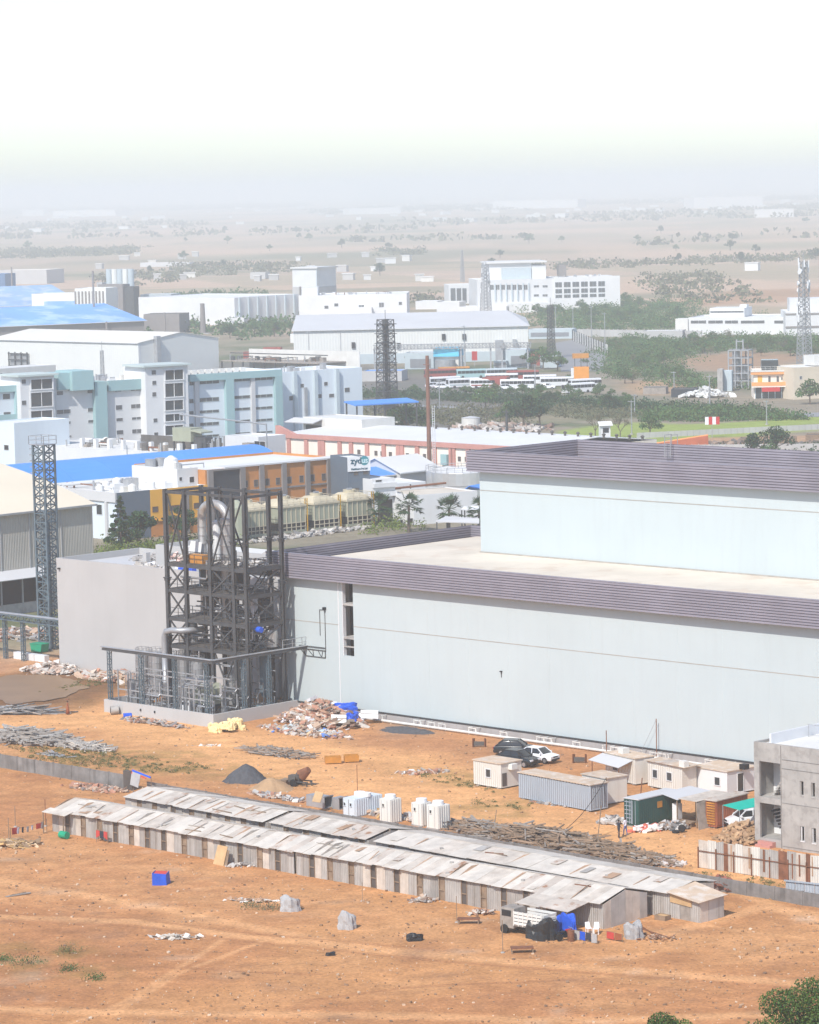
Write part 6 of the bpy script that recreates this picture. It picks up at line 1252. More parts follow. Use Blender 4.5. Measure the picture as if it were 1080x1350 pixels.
scrub('scrub', [[(840, 546), (900, 540), (1000, 546), (1050, 550), (1056, 554), (960, 556), (880, 556), (846, 551)]], 330, 1.2, 3.0, 'leaf', 'green bushes along the far edge of the bright lawn', 9, .5, jit=1.)
scrub('scrub', [[(720, 536), (840, 540), (836, 551), (770, 552), (715, 548)]], 110, .8, 2.4, 'leaf_dry_haze', 'dry scrub behind the bare trees by the lawn', 10, .45)
scrub('shrubs', [[(895, 596), (1000, 590), (1085, 588), (1085, 612), (900, 612)]], 120, .7, 2.2, 'leaf_dark', 'dark shrubs behind the upper parapet at the right', 11, .4)
scrub('shrubs', [[(118, 728), (200, 722), (270, 712), (275, 722), (200, 735), (120, 742)]], 90, 1., 2.8, 'leaf_lime', 'yellow green shrubs below the conifer by the slate wall', 12, .35, 60)
scrub('shrubs', [[(492, 708), (528, 700), (530, 690), (498, 694)]], 26, 1.2, 3., 'leaf_lime', 'yellow green shrubs between the last cooling tower and the fan palm', 13, .35, 60)
scrub('far_wood', [[(210, 395), (310, 388), (310, 412), (380, 408), (385, 430), (330, 452), (300, 440), (250, 440), (215, 420)]], 330, 2., 6., 'leaf', 'wooded ground between the white buildings and the blue roofs', 14, 1.1)
scrub('far_wood', [[(480, 396), (600, 390), (600, 400), (480, 404)], [(860, 362), (940, 360), (1010, 400), (900, 402), (850, 385)], [(0, 330), (180, 326), (180, 336), (0, 342)], [(230, 350), (385, 348), (385, 360), (230, 366)], [(130, 366), (250, 360), (250, 372), (130, 380)], [(640, 352), (1080, 336), (1080, 344), (640, 360)], [(500, 330), (560, 328), (560, 336), (500, 338)]], 620, 2.5, 5.5, 'leaf_dry_haze', 'scattered far thickets on the dry plain', 15, 1.6, 26, 1.8)  # pale leaf colour stands in for haze over the thickets
scrub('far_wood', [[(0, 296), (260, 292), (260, 300), (0, 306)], [(420, 276), (700, 270), (700, 277), (420, 284)], [(760, 284), (1090, 270), (1090, 276), (760, 292)], [(0, 276), (400, 268), (400, 274), (0, 283)], [(700, 268), (1090, 258), (1090, 263), (700, 273)], [(430, 304), (540, 300), (540, 306), (430, 311)], [(820, 318), (1090, 308), (1090, 314), (820, 325)], [(0, 310), (420, 304), (420, 309), (0, 316)], [(440, 318), (820, 308), (820, 312), (440, 322)], [(560, 292), (1090, 281), (1090, 286), (560, 297)]], 1300, 5., 11., 'leaf_dry_haze', 'hazy tree lines far out on the plain', 16, 5., 14, 3.)  # haze on these tree lines is helped by the paler leaf colour
# single trees
tree('conifer', 'dark feathery conifer between the storage hall and the slate wall', (160, 722), tree_meshes(90, 8.8, 3.4, 'leaf_dark', 2600, .45, .12, 'conifer'), scale=1.)
tree('conifer', 'second broader dark tree hugging the slate wall beside the tall conifer', (183, 724), tree_meshes(91, 6.6, 3.0, 'leaf_dark', 2000, .45, .2, 'broad'))
tree('conifer', 'dark tree seen through the top of the steel frame', (238, 722), tree_meshes(92, 7.4, 2.6, 'leaf_dark', 1500, .42, .2, 'broad'))
def fan_palm(label, px, h, seed):
    t = thing('fan_palm', label, 'palm', G(*px), 'fan palms behind the warehouse'); r = random.Random(seed); ob('trunk', MB().tube((0,0,-.1), (.1,0,h), .28, 8, .2), M['bark'], t)
    for k in range(26):
        a = k*2.4; el = r.uniform(-.7, 1.2); L_ = r.uniform(1.3, 2.0); d = Vector((cos(a)*cos(el), sin(a)*cos(el), sin(el))); c = Vector((.1, 0, h))+d*L_; mb = MB(); mb.tube((.1, 0, h), c, .04, 4); s_ = d.cross(Vector((0, 0, 1))); s_ = s_.normalized() if s_.length > .1 else Vector((1, 0, 0)); up_ = s_.cross(d)
        for j in range(9):
            b = (j-4)/4*1.3; tip = c+(d*cos(b)+s_*sin(b)).normalized()*r.uniform(1.1, 1.5)-Vector((0, 0, .35*abs(b))); w_ = (s_*cos(b)-d*sin(b))*.13; mid = (c+tip)/2+up_*.05; mb.add([c, mid+w_, tip, mid-w_], [(0, 1, 2, 3)])
        ob('frond', mb, M['leaf_dark'], t)
    return t
fan_palm('tall fan palm in the middle, before the white annexes', (539, 702), 4.6, 1); fan_palm('broad fan palm just left of the warehouse upper block', (592, 703), 4.2, 2); fan_palm('small fan palm beside the rightmost cooling tower', (500, 695), 3.9, 3); fan_palm('low fan palm cut off by the warehouse upper block', (634, 700), 3.6, 4)
for i, (px, py, k, s, lab) in enumerate(((690, 566, 0, 1.15, 'big dark round tree left of the bright lawn'), (712, 562, 2, .95, 'dark tree close right of the big round tree by the lawn'), (672, 560, 1, .8, 'green tree behind the crossarm pole'), (536, 575, 2, 1.1, 'dark tree right of the blue sheet canopy'), (522, 573, 0, .8, 'smaller dark tree under the blue sheet canopy'), (556, 570, 1, .7, 'rounded green tree behind the grey sheet roof'), (857, 575, 1, .75, 'small round green tree at the lawn edge'), (1022, 602, 2, .9, 'dark green tree on the orange strip at the right'), (993, 604, 0, .75, 'small dark tree left of the dark green tree at the right'), (1068, 533, 1, .9, 'green tree before the beige wall of the shop'), (640, 540, 1, .9, 'green tree standing in the hedge below the parked cars'), (716, 487, 1, 1.0, 'green tree by the grey gate building'), (735, 490, 3, .9, 'green tree left of the orange booth'), (700, 486, 3, .8, 'low green tree before the dark shutter'), (352, 598, 2, .6, 'small dark tree between the blue roof and the pink band'), (403, 606, 1, .55, 'green bush tree before the pink pilasters'), (545, 486, 2, .7, 'dark tree before the low grey loading shed'), (1017, 612, 1, .6, 'low shrub tree right of the brick parapet'))):
    tree('broadleaf_tree', lab, (px, py), BR[k], scale=s)
def bare(label, px, h, seed):
    r = random.Random(seed); t = thing('bare_tree', label, 'tree', G(*px), 'leafless trees by the lawn'); mb = MB()
    def grow(p, d, l, w_, n):
        q = p+d*l; mb.tube(p, q, w_, 5, w_*.65)
        if n:
            for k in range(3): e = (d+Vector((r.uniform(-.8, .8), r.uniform(-.8, .8), r.uniform(-.1, .5)))).normalized(); grow(q, e, l*.72, w_*.6, n-1)
    grow(Vector((0, 0, -.1)), Vector((0, 0, 1)), h*.3, .17, 5); ob('trunk', mb, M['bark'], t); p = np.array(mb.v[::11]); ob('crown', mesh_quads('crown', quads(p+np.random.default_rng(seed).normal(size=p.shape)*.2, np.full(len(p), .22), seed), 'leaf_dry_haze'), None, t)
bare('leafless grey tree left of the white guard hut', (785, 578), 6.2, 3); bare('leafless grey tree right of the white guard hut', (818, 578), 5.6, 8)
rr = random.Random(12); FT = [(v, w_) for v in range(3) for w_ in (1.,)]
for i in range(46):
    px, py = rr.uniform(-10, 1090), rr.choice([rr.uniform(300, 345), rr.uniform(318, 372), rr.uniform(285, 310)]); tree('field_tree', 'lone hazy tree on the dry plain beyond the plant', (px, py), BR[rr.randrange(4)], 'lone trees on the far plain', rr.uniform(.7, 1.3))
for i in range(40):
    px, py = rr.uniform(705, 905), rr.uniform(398, 436); tree('scrub_tree', 'thorn tree rising from the scrub near the white factory', (px, py), BR[rr.choice((1, 3))], 'thorn trees in the scrub', rr.uniform(.45, .85))
for i in range(40):
    px = rr.uniform(810, 1080); py = rr.uniform(448, 470) if px > 900 else rr.uniform(450, 508); tree('scrub_tree', 'thorn tree round the bare red earth patch', (px, py), (BR+DRY)[rr.choice((1, 3, 3, 4, 5))], 'thorn trees in the scrub', rr.uniform(.4, .75))
for i in range(26):
    px = rr.uniform(215, 385); py = rr.uniform(398, 448) if px > 290 else rr.uniform(398, 425); tree('scrub_tree', 'tree in the wooded ground among the white buildings', (px, py), BR[rr.choice((1, 3, 2))], 'trees among the white buildings', rr.uniform(.6, 1.1))
for i in range(14):
    px = rr.uniform(700, 830); py = 531+(px-700)*.06+rr.uniform(-3, 3); tree('scrub_tree', 'tree rising from the dark hedge below the buses', (px, py), BR[rr.choice((1, 3, 2))], 'trees in the dark hedge', rr.uniform(.4, .62))
for i in range(16):
    px = rr.uniform(545, 810); tree('scrub_tree', 'small green tree growing between the hedge and the parked buses', (px, 519+(px-545)*.012+rr.uniform(-2, 3)), BR[rr.choice((1, 3))], 'trees before the parked buses', rr.uniform(.3, .5))
# near trees at the lower right corner
NT = [tree_meshes(200, 10.5, 4.3, 'leaf_near', 46000, .16, .3, 'broad', 22), tree_meshes(201, 8.6, 2.6, 'leaf_near', 20000, .15, .3, 'broad', 13)]
tree('near_tree', 'large dense green tree cut off by the lower right corner', (1077, 1494), NT[0], rz=1., scale=.98); tree('near_tree', 'smaller green treetop at the bottom edge left of the large tree', (876, 1489), NT[1], rz=2., scale=.93)
def tuft(px, s, label, m='grass_tuft'):
    r = np.random.default_rng(int(px[0])); n = 260; u = r.normal(size=(n, 3))*np.array([.5, .5, .25])*s; u[:, 2] = np.abs(u[:, 2]); t = thing('shrub', label, 'shrub', G(*px), 'small shrubs on the open sand'); ob('foliage', mesh_quads('foliage', quads(u, .16*(.6+.8*r.random(n)), 3, .4), m), None, t); b = MB(); b.tube((0,0,-.1), (0,0,.2*s), .03, 5); ob('stem', b, M['bark'], t)
tuft((37, 1270), 1.5, 'widest low green shrub on the open sand', 'leaf'); tuft((91, 1279), 1., 'low green shrub between two others on the open sand', 'leaf'); tuft((126, 1291), .9, 'low green shrub nearest the bottom of the sand', 'leaf'); tuft((4, 1266), .8, 'small shrub at the left edge of the sand', 'leaf'); tuft((90, 1255), 1.1, 'sparse dry shrub above the low green ones', 'grass_tuft')
tuft((333, 1196), 1.2, 'brown dry bush left of its twin by the white bag', 'leaf_dry_haze'); tuft((357, 1198), 1.2, 'brown dry bush right of its twin by the white bag', 'leaf_dry_haze')
scrub('dry_grass', [[(10, 985), (130, 988), (280, 1012), (250, 1022), (120, 1014), (40, 1000)], [(540, 1020), (640, 1028), (650, 1044), (570, 1030)], [(920, 1150), (1080, 1170), (1080, 1176), (920, 1156)], [(625, 1056), (690, 1060), (690, 1068), (625, 1064)], [(270, 885), (120, 905), (60, 915), (110, 895)]], 420, .12, .42, 'grass_tuft', 'tufts of dry yellow grass on the worn soil', 17, .14, 30, 1.6)
# ================================================================== distant plant
GH = Fr(G(388, 482), radians(-1.)); GH.L = GH.uv(697, 476)[0]; hG = GH.uv(560, 432)[1]; yr = 34; rG = GH.uv(600, 411, yr)[1]
t, f, L_ = hall('grey_roof_hall', 'very wide white hall with a low grey roof in the middle distance', 'hall', GH, 0, GH.L, yr*2, hG, rG, 'offwhite3', 'roof_grey', .6, hip=max(1., GH.L-GH.uv(667, 412, yr)[0]))
ob('plinth', MB().box(.2, -.2, 0, L_, -.003, 3.4), M['fin_grey'], t)
for px, py in ((585, 444), (612, 444), (466, 455), (526, 456)): p_ = GH.uv(px, py); ob('wall_vent', MB().box(p_[0]-.6, -.6, p_[1]-1, p_[0]+.6, -.002, p_[1]+1), M['dark'], t)
for a, b, tp, d_ in ((653, 663, 448, 4.), (676, 681, 447, 3.)): ob('stack', MB().box(GH.uv(a, 460)[0], -d_, 0, GH.uv(b, 460)[0], -.01, GH.uv(a, tp)[1]), M['galv'], t)
def gbox(name, label, cat, a, b, base, top, D=8, wall='fin_grey', roof='roof_grey', bx=None, dirr=None, group=None):
    fr = Fr.px((a, base), (b, base-(b-a)*.012)) if dirr is None else Fr(G(a, base), dirr); t, f, L_ = bldg(name, label, cat, fr, 0, fr.L if dirr is None else fr.uv(b, base-4)[0], D, fr.uv((a+b)/2, top)[1], wall, roof, .2, group)
    if bx: p = fr.uv(bx[0], bx[3]); q = fr.uv(bx[2], bx[1]); ob('shutter', MB().box(p[0], -.1, max(p[1], .05), q[0], -.003, q[1]), M['shutter'], t)
    return t, fr, L_
gbox('loading_shed', 'low grey shed with a dark shutter before the wide hall', 'building', 534, 572, 487, 465, 9, bx=(541, 473, 568, 485)); gbox('gate_building', 'grey gate building with a dark shutter at the right of the wide hall', 'building', 667, 694, 485, 461, 9, bx=(674, 469, 693, 483)); gbox('loading_shed', 'small grey canopy shed beside the grey gate building', 'building', 651, 668, 486, 476, 6, bx=(652, 478, 667, 485))
t, fr, L_ = gbox('tank_house', 'tall blocky plant house with a bright cyan roof band', 'building', 575, 605, 488, 461, 9, 'offwhite'); hh = fr.uv(590, 461)[1]; ob('cyan_band', MB().box(-.6, -1., hh-2.2, L_+.3, 8, hh+.6), M['cyan'], t); ob('round_tank', MB().lathe([(3.4, 3.6), (3.4, 0)], L_*.5, -3.6, 18), M['galv'], t)
t = thing('red_sign', 'small red sign board standing before the wide hall', 'sign', Fr(G(626, 483), 0)); ob('board', MB().box(-.9, -.1, 2, .9, .1, 5.), M['red'], t); ob('post', MB().bar((0, 0, -.1), (0, 0, 2), .2), M['galv'], t)
pb = Fr.px((480, 490), (655, 487)); t = thing('pipe_bridge', 'long pale lattice pipe bridge on posts before the wide hall', 'pipe bridge', pb); zt = pb.uv(560, 457)[1]
ob('truss', lattice(MB(), (pb.uv(492, 458)[0], 0, zt), (pb.uv(700, 458)[0], 0, zt), 1.5, 46, .16, .22), M['galv'], t)
for px in (494, 500, 608, 613, 647, 662, 696): x = pb.uv(px, 470)[0]; ob('post', MB().bar((x, 0, 0), (x, 0, zt), .5), M['galv'], t)
for i, (a, b, base, top, mm, lab) in enumerate(((418, 447, 484, 472, 'red_far', 'brick red container at the end of the cluttered yard'), (347, 370, 471, 458, 'red_far', 'dull red container behind the white hall gable'), (321, 341, 475, 464, 'red_far', 'short red and grey container nearest the white hall gable'))):
    t, fr, L_ = gbox('shipping_container', lab, 'container', a, b, base, top, 3, mm, mm, group='red containers in the yard'); [ob('rib', MB().box(L_*k/8, -.06, .3, L_*k/8+.2, -.002, 2.4), M[mm], t) for k in range(1, 8)]
lr = Fr(G(300, 500), WA); t = thing('open_rack_shed', 'long open shed of grey frames with a cluttered roof behind the teal blocks', 'shed', lr); x0, x1 = lr.uv(292, 480)[0], lr.uv(420, 480)[0]; zt = lr.uv(350, 478)[1]
ob('roof', MB().box(x0, 0, zt, x1, 12, zt+.3), M['wood_grey'], t); [ob('post', MB().bar((x0+k*(x1-x0)/9, .2, 0), (x0+k*(x1-x0)/9, .2, zt), .4), M['steel'], t) for k in range(10)]; ob('upper_rail', MB().bar((x0, 4, zt+2.5), (x1, 4, zt+2.5), .3), M['steel'], t); roof_stuff(t, x0, x1-4, 1, 9, zt+.3, 34, ('deck', 'steel', 'wood_grey')); ob('back_wall', MB().box(x0, 12.1, 0, x1+6, 12.4, zt+3.4), M['offwhite'], t)
# paved yard, low shed, fence, orange booth
py_ = [G(*p, .05) for p in ((732, 452), (760, 447), (799, 464), (797, 489), (740, 490))]; mb = MB(); mb.add(py_, [tuple(range(5))]); struct('paved_yard', mb, M['asphalt2'])
gbox('low_flat_shed', 'long low grey flat shed above the sloping paved yard', 'shed', 697, 755, 447, 434, 9, bx=(700, 438, 750, 444)); fe = Fr(G(756, 449), Fr.px((756, 449), (801, 468)).ang); t = thing('panel_fence', 'pale panel fence down the side of the sloping paved yard', 'fence', fe); L_ = Fr.px((756, 449), (801, 468)).L
for k in range(14): ob('panel', MB().box(k*L_/14, 0, 0, (k+.93)*L_/14, .2, 3.6), M['offwhite'], t); ob('post', MB().bar((k*L_/14, -.3, 0), (k*L_/14, -.3, 4.2), .3), M['steel'], t)
bo = Fr(G(757, 502), .0); t = thing('orange_booth', 'orange raised booth with a small white panel at the end of the buses', 'booth', bo); ob('base', MB().box(0, 0, 0, 4.6, 3, 4.2), M['skip_bright'], t); ob('white_panel', MB().box(-.9, -.05, 1., -.05, .3, 3.9), M['white'], t); ob('post', MB().bar((.3,.3,4.2), (.3,.3,6.8), .2).bar((4.1,.3,4.2), (4.1,.3,6.8), .2).bar((2.2, .3, 4.2), (2.2, .3, 6.8), .2), M['steel'], t); ob('canopy', MB().box(-.3, -.3, 6.8, 4.6, 3.3, 8.2), M['skip_orange'], t)
# vehicles far away
def bus_parts():
    b = MB().extx([(-1.25, .35), (1.25, .35), (1.27, 2.2), (1.15, 3.2), (.9, 3.35), (-.9, 3.35), (-1.15, 3.2), (-1.27, 2.2)], 0, 11.6)
    g = MB(); [g.box(.35+k*1.42, -1.30, 1.75, 1.68+k*1.42, -1.262, 2.75).box(.35+k*1.42, 1.262, 1.75, 1.68+k*1.42, 1.30, 2.75) for k in range(8)]
    return b, g, MB().box(-.04, -1.1, 1.5, -.003, 1.1, 2.9).box(11.603, -1.1, 1.7, 11.64, 1.1, 2.8)
bb, bg_, bf = bus_parts(); bmesh_ = {}
def bus(px, ang, label, m='white_clean', stripe=None):
    t = thing('parked_bus', label, 'bus', Fr(G(*px), ang), 'buses parked in the far yard'); k = ('b', m)
    for kk, nm, mb_, mm in ((k, 'body', bb, m), ('g', 'side_window', bg_, 'car_glass'), ('f', 'windscreen', bf, 'car_glass')):
        if kk not in bmesh_: bmesh_[kk] = mesh_of(nm, mb_, M[mm])
        ob(nm, bmesh_[kk], None, t)
    t.scale = (.86,)*3
    if 'w' not in bmesh_: bmesh_['w'] = mesh_of('wheel', MB().tube((0, -.15, .5), (0, .15, .5), .5, 12), M['tyre'])
    for x, y in ((2.2, -1.15), (2.2, 1.15), (8.8, -1.15), (8.8, 1.15)): ob('wheel', bmesh_['w'], None, t, loc=(x, y, 0))
    if stripe: ob('stripe', MB().box(.5, -1.31, .9, 11, -1.28, 1.3), M[stripe], t)
    return t
for px, py, a, lab, m, st in ((743, 519, .5, 'white bus in front at the right end of the parked row', 'white_clean', None), (751, 513, .42, 'white bus half hidden behind the front right bus', 'white_clean', None), (620, 512, -.12, 'long white bus left of centre in the parked row', 'white_clean', 'red_far'), (660, 513, -.12, 'white bus in the middle of the parked row beside the white cars', 'white_clean', None), (590, 512, .35, 'white bus with a grey swoosh at the left of the parked row', 'white_clean', 'fin_grey'), (565, 510, .38, 'white bus farthest left in the parked row', 'white_clean', None), (640, 505, -.1, 'white bus roof in the second rank behind the long white bus', 'white_clean', None), (690, 507, -.1, 'white bus in the second rank near the middle', 'white_clean', None), (712, 510, -.05, 'white bus in the second rank next to the front right bus', 'white_clean', None), (602, 499, .1, 'teal bus in the rear rank behind the grey swoosh bus', 'teal', None), (640, 498, .15, 'pale bus with dark ends in the rear rank', 'fin_grey', None), (668, 501, -.05, 'rust red bus roof in the rear rank', 'red_far', None), (560, 499, .2, 'orange red bus in the rear rank at the left', 'red_far', None), (578, 496, .1, 'orange bus farthest back at the left', 'skip_orange', None)): bus((px, py), a, lab, m, st)
# cars: shared shape
def car_mesh(sc=1.):
    b = MB(); prof = [(-2.05, .3), (2.05, .3), (2.1, .62), (1.95, .82), (.95, .97), (-1.75, 1.0), (-2.08, .85)]; b.ext(prof, -.86, .86)
    g = MB(); bt = [(1.05, .97), (.35, 1.48), (-1.15, 1.5), (-1.85, 1.0)]; tp = .70
    vs = [(x, -.82 if z < 1.2 else -.66, z) for x, z in bt]+[(x, .82 if z < 1.2 else .66, z) for x, z in bt]
    g.add(vs, [(0,1,2,3), (7,6,5,4), (0,4,5,1), (1,5,6,2), (2,6,7,3), (0,3,7,4)])
    r = MB().add([(.3, -.655, 1.485), (.3, .655, 1.485), (-1.15, .655, 1.505), (-1.15, -.655, 1.505), (.3, -.655, 1.53), (.3, .655, 1.53), (-1.15, .655, 1.55), (-1.15, -.655, 1.55)], [(3,2,1,0),(4,5,6,7),(0,1,5,4),(1,2,6,5),(2,3,7,6),(3,0,4,7)])
    for s in (-1, 1):
        for x0, z0, x1, z1 in ((1.05, .97, .33, 1.5), (-.35, .97, -.4, 1.5), (-1.85, 1., -1.13, 1.52)): r.bar((x0, s*.835, z0), (x1, s*.675, z1), .08)
    return b, g, r
CB, CG, CR = car_mesh()
def bev(mb, m, nm, w_=.09):
    me = mesh_of(nm, mb, m); o = bpy.data.objects.new(nm, me); SC.collection.objects.link(o); md = o.modifiers.new('b', 'BEVEL'); md.width = w_; md.segments = 3; md.limit_method = 'ANGLE'; dg = bpy.context.evaluated_depsgraph_get(); r = bpy.data.meshes.new_from_object(o.evaluated_get(dg)); bpy.data.objects.remove(o); r.polygons.foreach_set('use_smooth', [True]*len(r.polygons)); return r
_cm = {}
def car(px, ang, label, m='car_white', sc=1., group='cars', hz=1.):
    t = thing('parked_car', label, 'car', Fr(G(*px), ang), group); t.scale = (sc, sc, sc*hz)
    if m not in _cm: _cm[m] = (bev(CB, M[m], 'body'), mesh_of('roof_panel', CR, M[m]))
    if 'g' not in _cm: _cm['g'] = bev(CG, M['car_glass'], 'glasshouse', .05); _cm['t'] = mesh_of('tyre', MB().tube((0, -.11, 0), (0, .11, 0), .33, 18), M['tyre']); _cm['r'] = mesh_of('rim', MB().tube((0, -.12, 0), (0, .12, 0), .2, 12), M['rim']); _cm['h'] = mesh_of('headlight', MB().box(-.14, -.2, -.07, .08, .2, .07), M['lamp']); _cm['l'] = mesh_of('tail_light', MB().box(-.05, -.16, -.08, .12, .16, .08), M['lamp_red']); _cm['b'] = mesh_of('bumper', MB().box(-.02, -.7, -.09, .05, .7, .09), M['dark']); _cm['p'] = mesh_of('grille', MB().box(-.02, -.38, -.07, .05, .38, .07), M['dark'])
    ob('body', _cm[m][0], None, t); ob('glasshouse', _cm['g'], None, t); ob('roof_panel', _cm[m][1], None, t)
    for x in (-1.3, 1.3):
        for y in (-.78, .78): w_ = ob('wheel', _cm['t'], None, t, loc=(x, y, .33)); ob('rim', _cm['r'], None, w_)
    for y in (-.6, .6): ob('headlight', _cm['h'], None, t, loc=(2.02, y, .72)); ob('tail_light', _cm['l'], None, t, loc=(-2.08, y, .78))
    ob('bumper', _cm['b'], None, t, loc=(2.08, 0, .42)); ob('bumper', _cm['b'], None, t, loc=(-2.1, 0, .45)); ob('grille', _cm['p'], None, t, loc=(2.06, 0, .68))
    for s in (-1, 1): ob('mirror', MB().box(.75, s*.95-.09, .98, .92, s*.95+.09, 1.12), M[m], t)
    return t
car((711, 1004), radians(-38), 'white hatchback parked nose outward beside the two dark cars', 'car_white'); car((684, 1009), radians(-40), 'dark saloon parked between the white hatchback and the cream cabin', 'car_dark', 1.08); car((680, 995), radians(-12), 'dark car parked furthest back behind the other dark saloon', 'car_dark', 1.08)
car((984, 1089), radians(197), 'white hatchback under the teal awning by the concrete building', 'car_white', 1., 'cars', 1.05)
for px, py, a, lab in ((668, 514, .1, 'white saloon in front of the middle buses'), (690, 514, 0., 'white saloon right of its twin in front of the middle buses'), (722, 513, -.2, 'white van like car beside the front right bus'), (583, 513, .2, 'pale car before the grey swoosh bus'), (571, 512, .5, 'pale car farthest left before the buses'), (641, 524, .1, 'pale car half hidden by the hedge')): car((px, py), a, lab, 'car_white', 1.15, 'cars by the parked buses')
# ================================================================== far buildings, towers, poles
Cl = Fr(G(310, 429), VA+.08); xq = lambda f, px, py: f.uv(px, py)[0]
t, f, L_ = bldg('white_factory', 'long white factory with fins on its left wall in front of the tall white block', 'building', Cl, 0, xq(Cl, 394, 420), 60, Cl.uv(350, 390)[1], 'white', 'roof_white', .3)
for k in range(7): x = L_*(k+.5)/7; ob('fin', MB().box(x-.4, -.6, 0, x+.4, -.003, Cl.uv(350, 390)[1]), M['fin_grey'], t)
lf = Fr.px((395, 427), (537, 424)); t, f, L_ = bldg('white_factory', 'lower white factory wing with small dark windows right of the fins', 'building', lf, 0, lf.L, 30, lf.uv(480, 388)[1], 'white', 'roof_white', .3); hh = lf.uv(480, 388)[1]
pwin(t, lf, [(428, 403, 433, 407), (473, 402, 480, 407), (526, 398, 530, 402), (441, 400, 446, 404), (500, 399, 506, 405)], pane='glass_far'); roof_stuff(t, 2, L_-4, 2, 14, hh-.3, 22); ob('roof_house', MB().box(L_*.02, 4, hh-.3, L_*.17, 14, hh+3.5), M['white'], t); ob('front_block', MB().box(L_*.45, -7, 0, L_*.68, -.01, hh*.55), M['white'], t)
C = G(419, 413); tf = Fr(C, WA+.25); wl = tf.uv(386, 380)[0]; tv = Fr(C, VA-.3); hT = tf.uv(418, 354)[1]; D_ = tv.uv(461, 375)[0]
tw = Fr(tf.w(wl, 0), tf.ang); t, f, L_ = bldg('white_block', 'tall plain white block with a flat roof rising behind the white factory', 'building', tw, 0, -wl, D_, hT, 'white', 'roof_white', .2); zb = tf.uv(418, 378)[1]; ob('band', MB().box(-.1, -.15, 0, L_+.15, -.01, zb).box(L_+.01, -.01, 0, L_+.15, D_, zb), M['beige'], t); ob('roof_edge', MB().box(-.8, -.8, hT+.01, L_+.8, D_+.8, hT+.7), M['roof_white'], t); ob('corner_trim', MB().box(L_-.3, -.2, zb, L_+.2, -.16, hT), M['fin_grey'], t); ob('flue', MB().tube((L_*.35, -1, 0), (L_*.35, -1, hT*.6), .5, 8), M['pilaster'], t)
cx = Fr.px((630, 413), (817, 408)); U_ = lambda px, py: cx.uv(px, py)
t, f, L_ = bldg('white_complex', 'large white multi storey complex with a windowed right wing and raised central block', 'building', cx, 0, cx.L, 34, U_(720, 367)[1], 'white', 'roof_white', .3); hh = U_(720, 367)[1]
xw0, xw1 = U_(731, 380)[0], U_(799, 380)[0]; ob('wing_wall', MB().box(U_(730, 380)[0]+.1, -1.2, 0, L_+.2, -.003, U_(770, 364.5)[1]), M['white'], t)
for r_, (a, b) in enumerate(((371.5, 378), (380.5, 386), (388, 392))):
    for k in range(6): z0, z1 = U_(760, b)[1], U_(760, a)[1]; x = xw0+(xw1-xw0)*k/6; window(t, x+.3, z0, x+(xw1-xw0)/6-.7, z1, y=-1.21, pane='glass_far', fr='fin_grey')
for px in (704, 715.5):
    for py in (376, 388, 399.5): a = U_(px, py+3); b = U_(px+6.5, py); window(t, a[0], a[1], b[0], b[1], pane='glass_far')
for k in range(7): a = U_(646+k*7.4, 382); b = U_(651+k*7.4, 375.5); window(t, a[0], a[1], b[0], b[1], pane='glass_far'); ob('fin', MB().box(U_(652+k*7.4, 380)[0], -.8, U_(650, 396)[1], U_(653.4+k*7.4, 380)[0], -.01, U_(650, 374)[1]), M['fin_grey'], t)
ob('central_block', MB().box(U_(646, 360)[0], 8, hh-.3, U_(704, 360)[0], 30, U_(690, 350.5)[1]+1.2), M['white'], t); ob('central_front', MB().box(U_(664, 360)[0], 7.2, hh-.3, U_(703, 360)[0], 7.9, U_(690, 353)[1]), M['fin_grey'], t); ob('central_block', MB().box(U_(704.2, 360)[0], 8, hh-.3, U_(723, 360)[0], 26, U_(712, 350)[1]), M['white'], t); ob('roof_edge', MB().box(U_(644, 360)[0], 6.5, U_(690, 350.5)[1]+1.25, U_(724, 360)[0], 31, U_(690, 350.5)[1]+2), M['roof_white'], t)
ob('annex', MB().box(U_(668, 400)[0], -9, 0, U_(706, 400)[0], -.01, U_(690, 399)[1]), M['white'], t); ob('entrance', MB().box(U_(702, 400)[0], -11, 0, U_(723, 400)[0], -.02, 4.5), M['white'], t)
roof_stuff(t, U_(730, 365)[0], L_-6, 4, 18, hh-.3, 16); ob('tank', MB().box(U_(741, 365)[0], 10, hh, U_(751, 365)[0], 16, U_(745, 350)[1]), M['pilaster'], t)
lx = Fr.px((592, 401), (629, 400)); t, f, L_ = bldg('white_complex', 'small white block with tall window bays left of the multi storey complex', 'building', lx, 0, lx.L, 18, lx.uv(610, 375)[1], 'white', 'roof_white', .3); pwin(t, lx, [(594.5, 380, 600.5, 399), (602.5, 380, 608, 399), (610, 380, 615, 399)], pane='glass_far', fr='fin_grey', ms=5)
for i, (a, b, base, top) in enumerate(((548, 577, 408, 397), (576, 606, 412, 398), (606, 668, 414, 404), (455, 500, 431, 418))): gbox('white_shed', ('small white shed peeping over the grey hall roof at its left', 'white flat shed just left of the small window bay block', 'long low white shed below the multi storey complex', 'low white shed before the white factory wing')[i], 'shed', a, b, base, top, 12, 'white', 'roof_white')
rf = Fr.px((908, 442), (1035, 441)); q = lambda px, py: rf.uv(px, py)
t, f, L_ = bldg('white_factory', 'low white factory with dark window strips and raised roof block at the right', 'building', rf, 0, rf.L, 26, q(970, 418)[1], 'white', 'roof_white', .3); hh = q(970, 418)[1]
for a, b in ((911, 931), (934, 953), (956, 973), (977, 1008), (1021, 1034)): p_ = q(a, 426.5); s_ = q(b, 422.5); window(t, p_[0], p_[1], s_[0], s_[1], pane='glass_far', fr='white', ms=4)
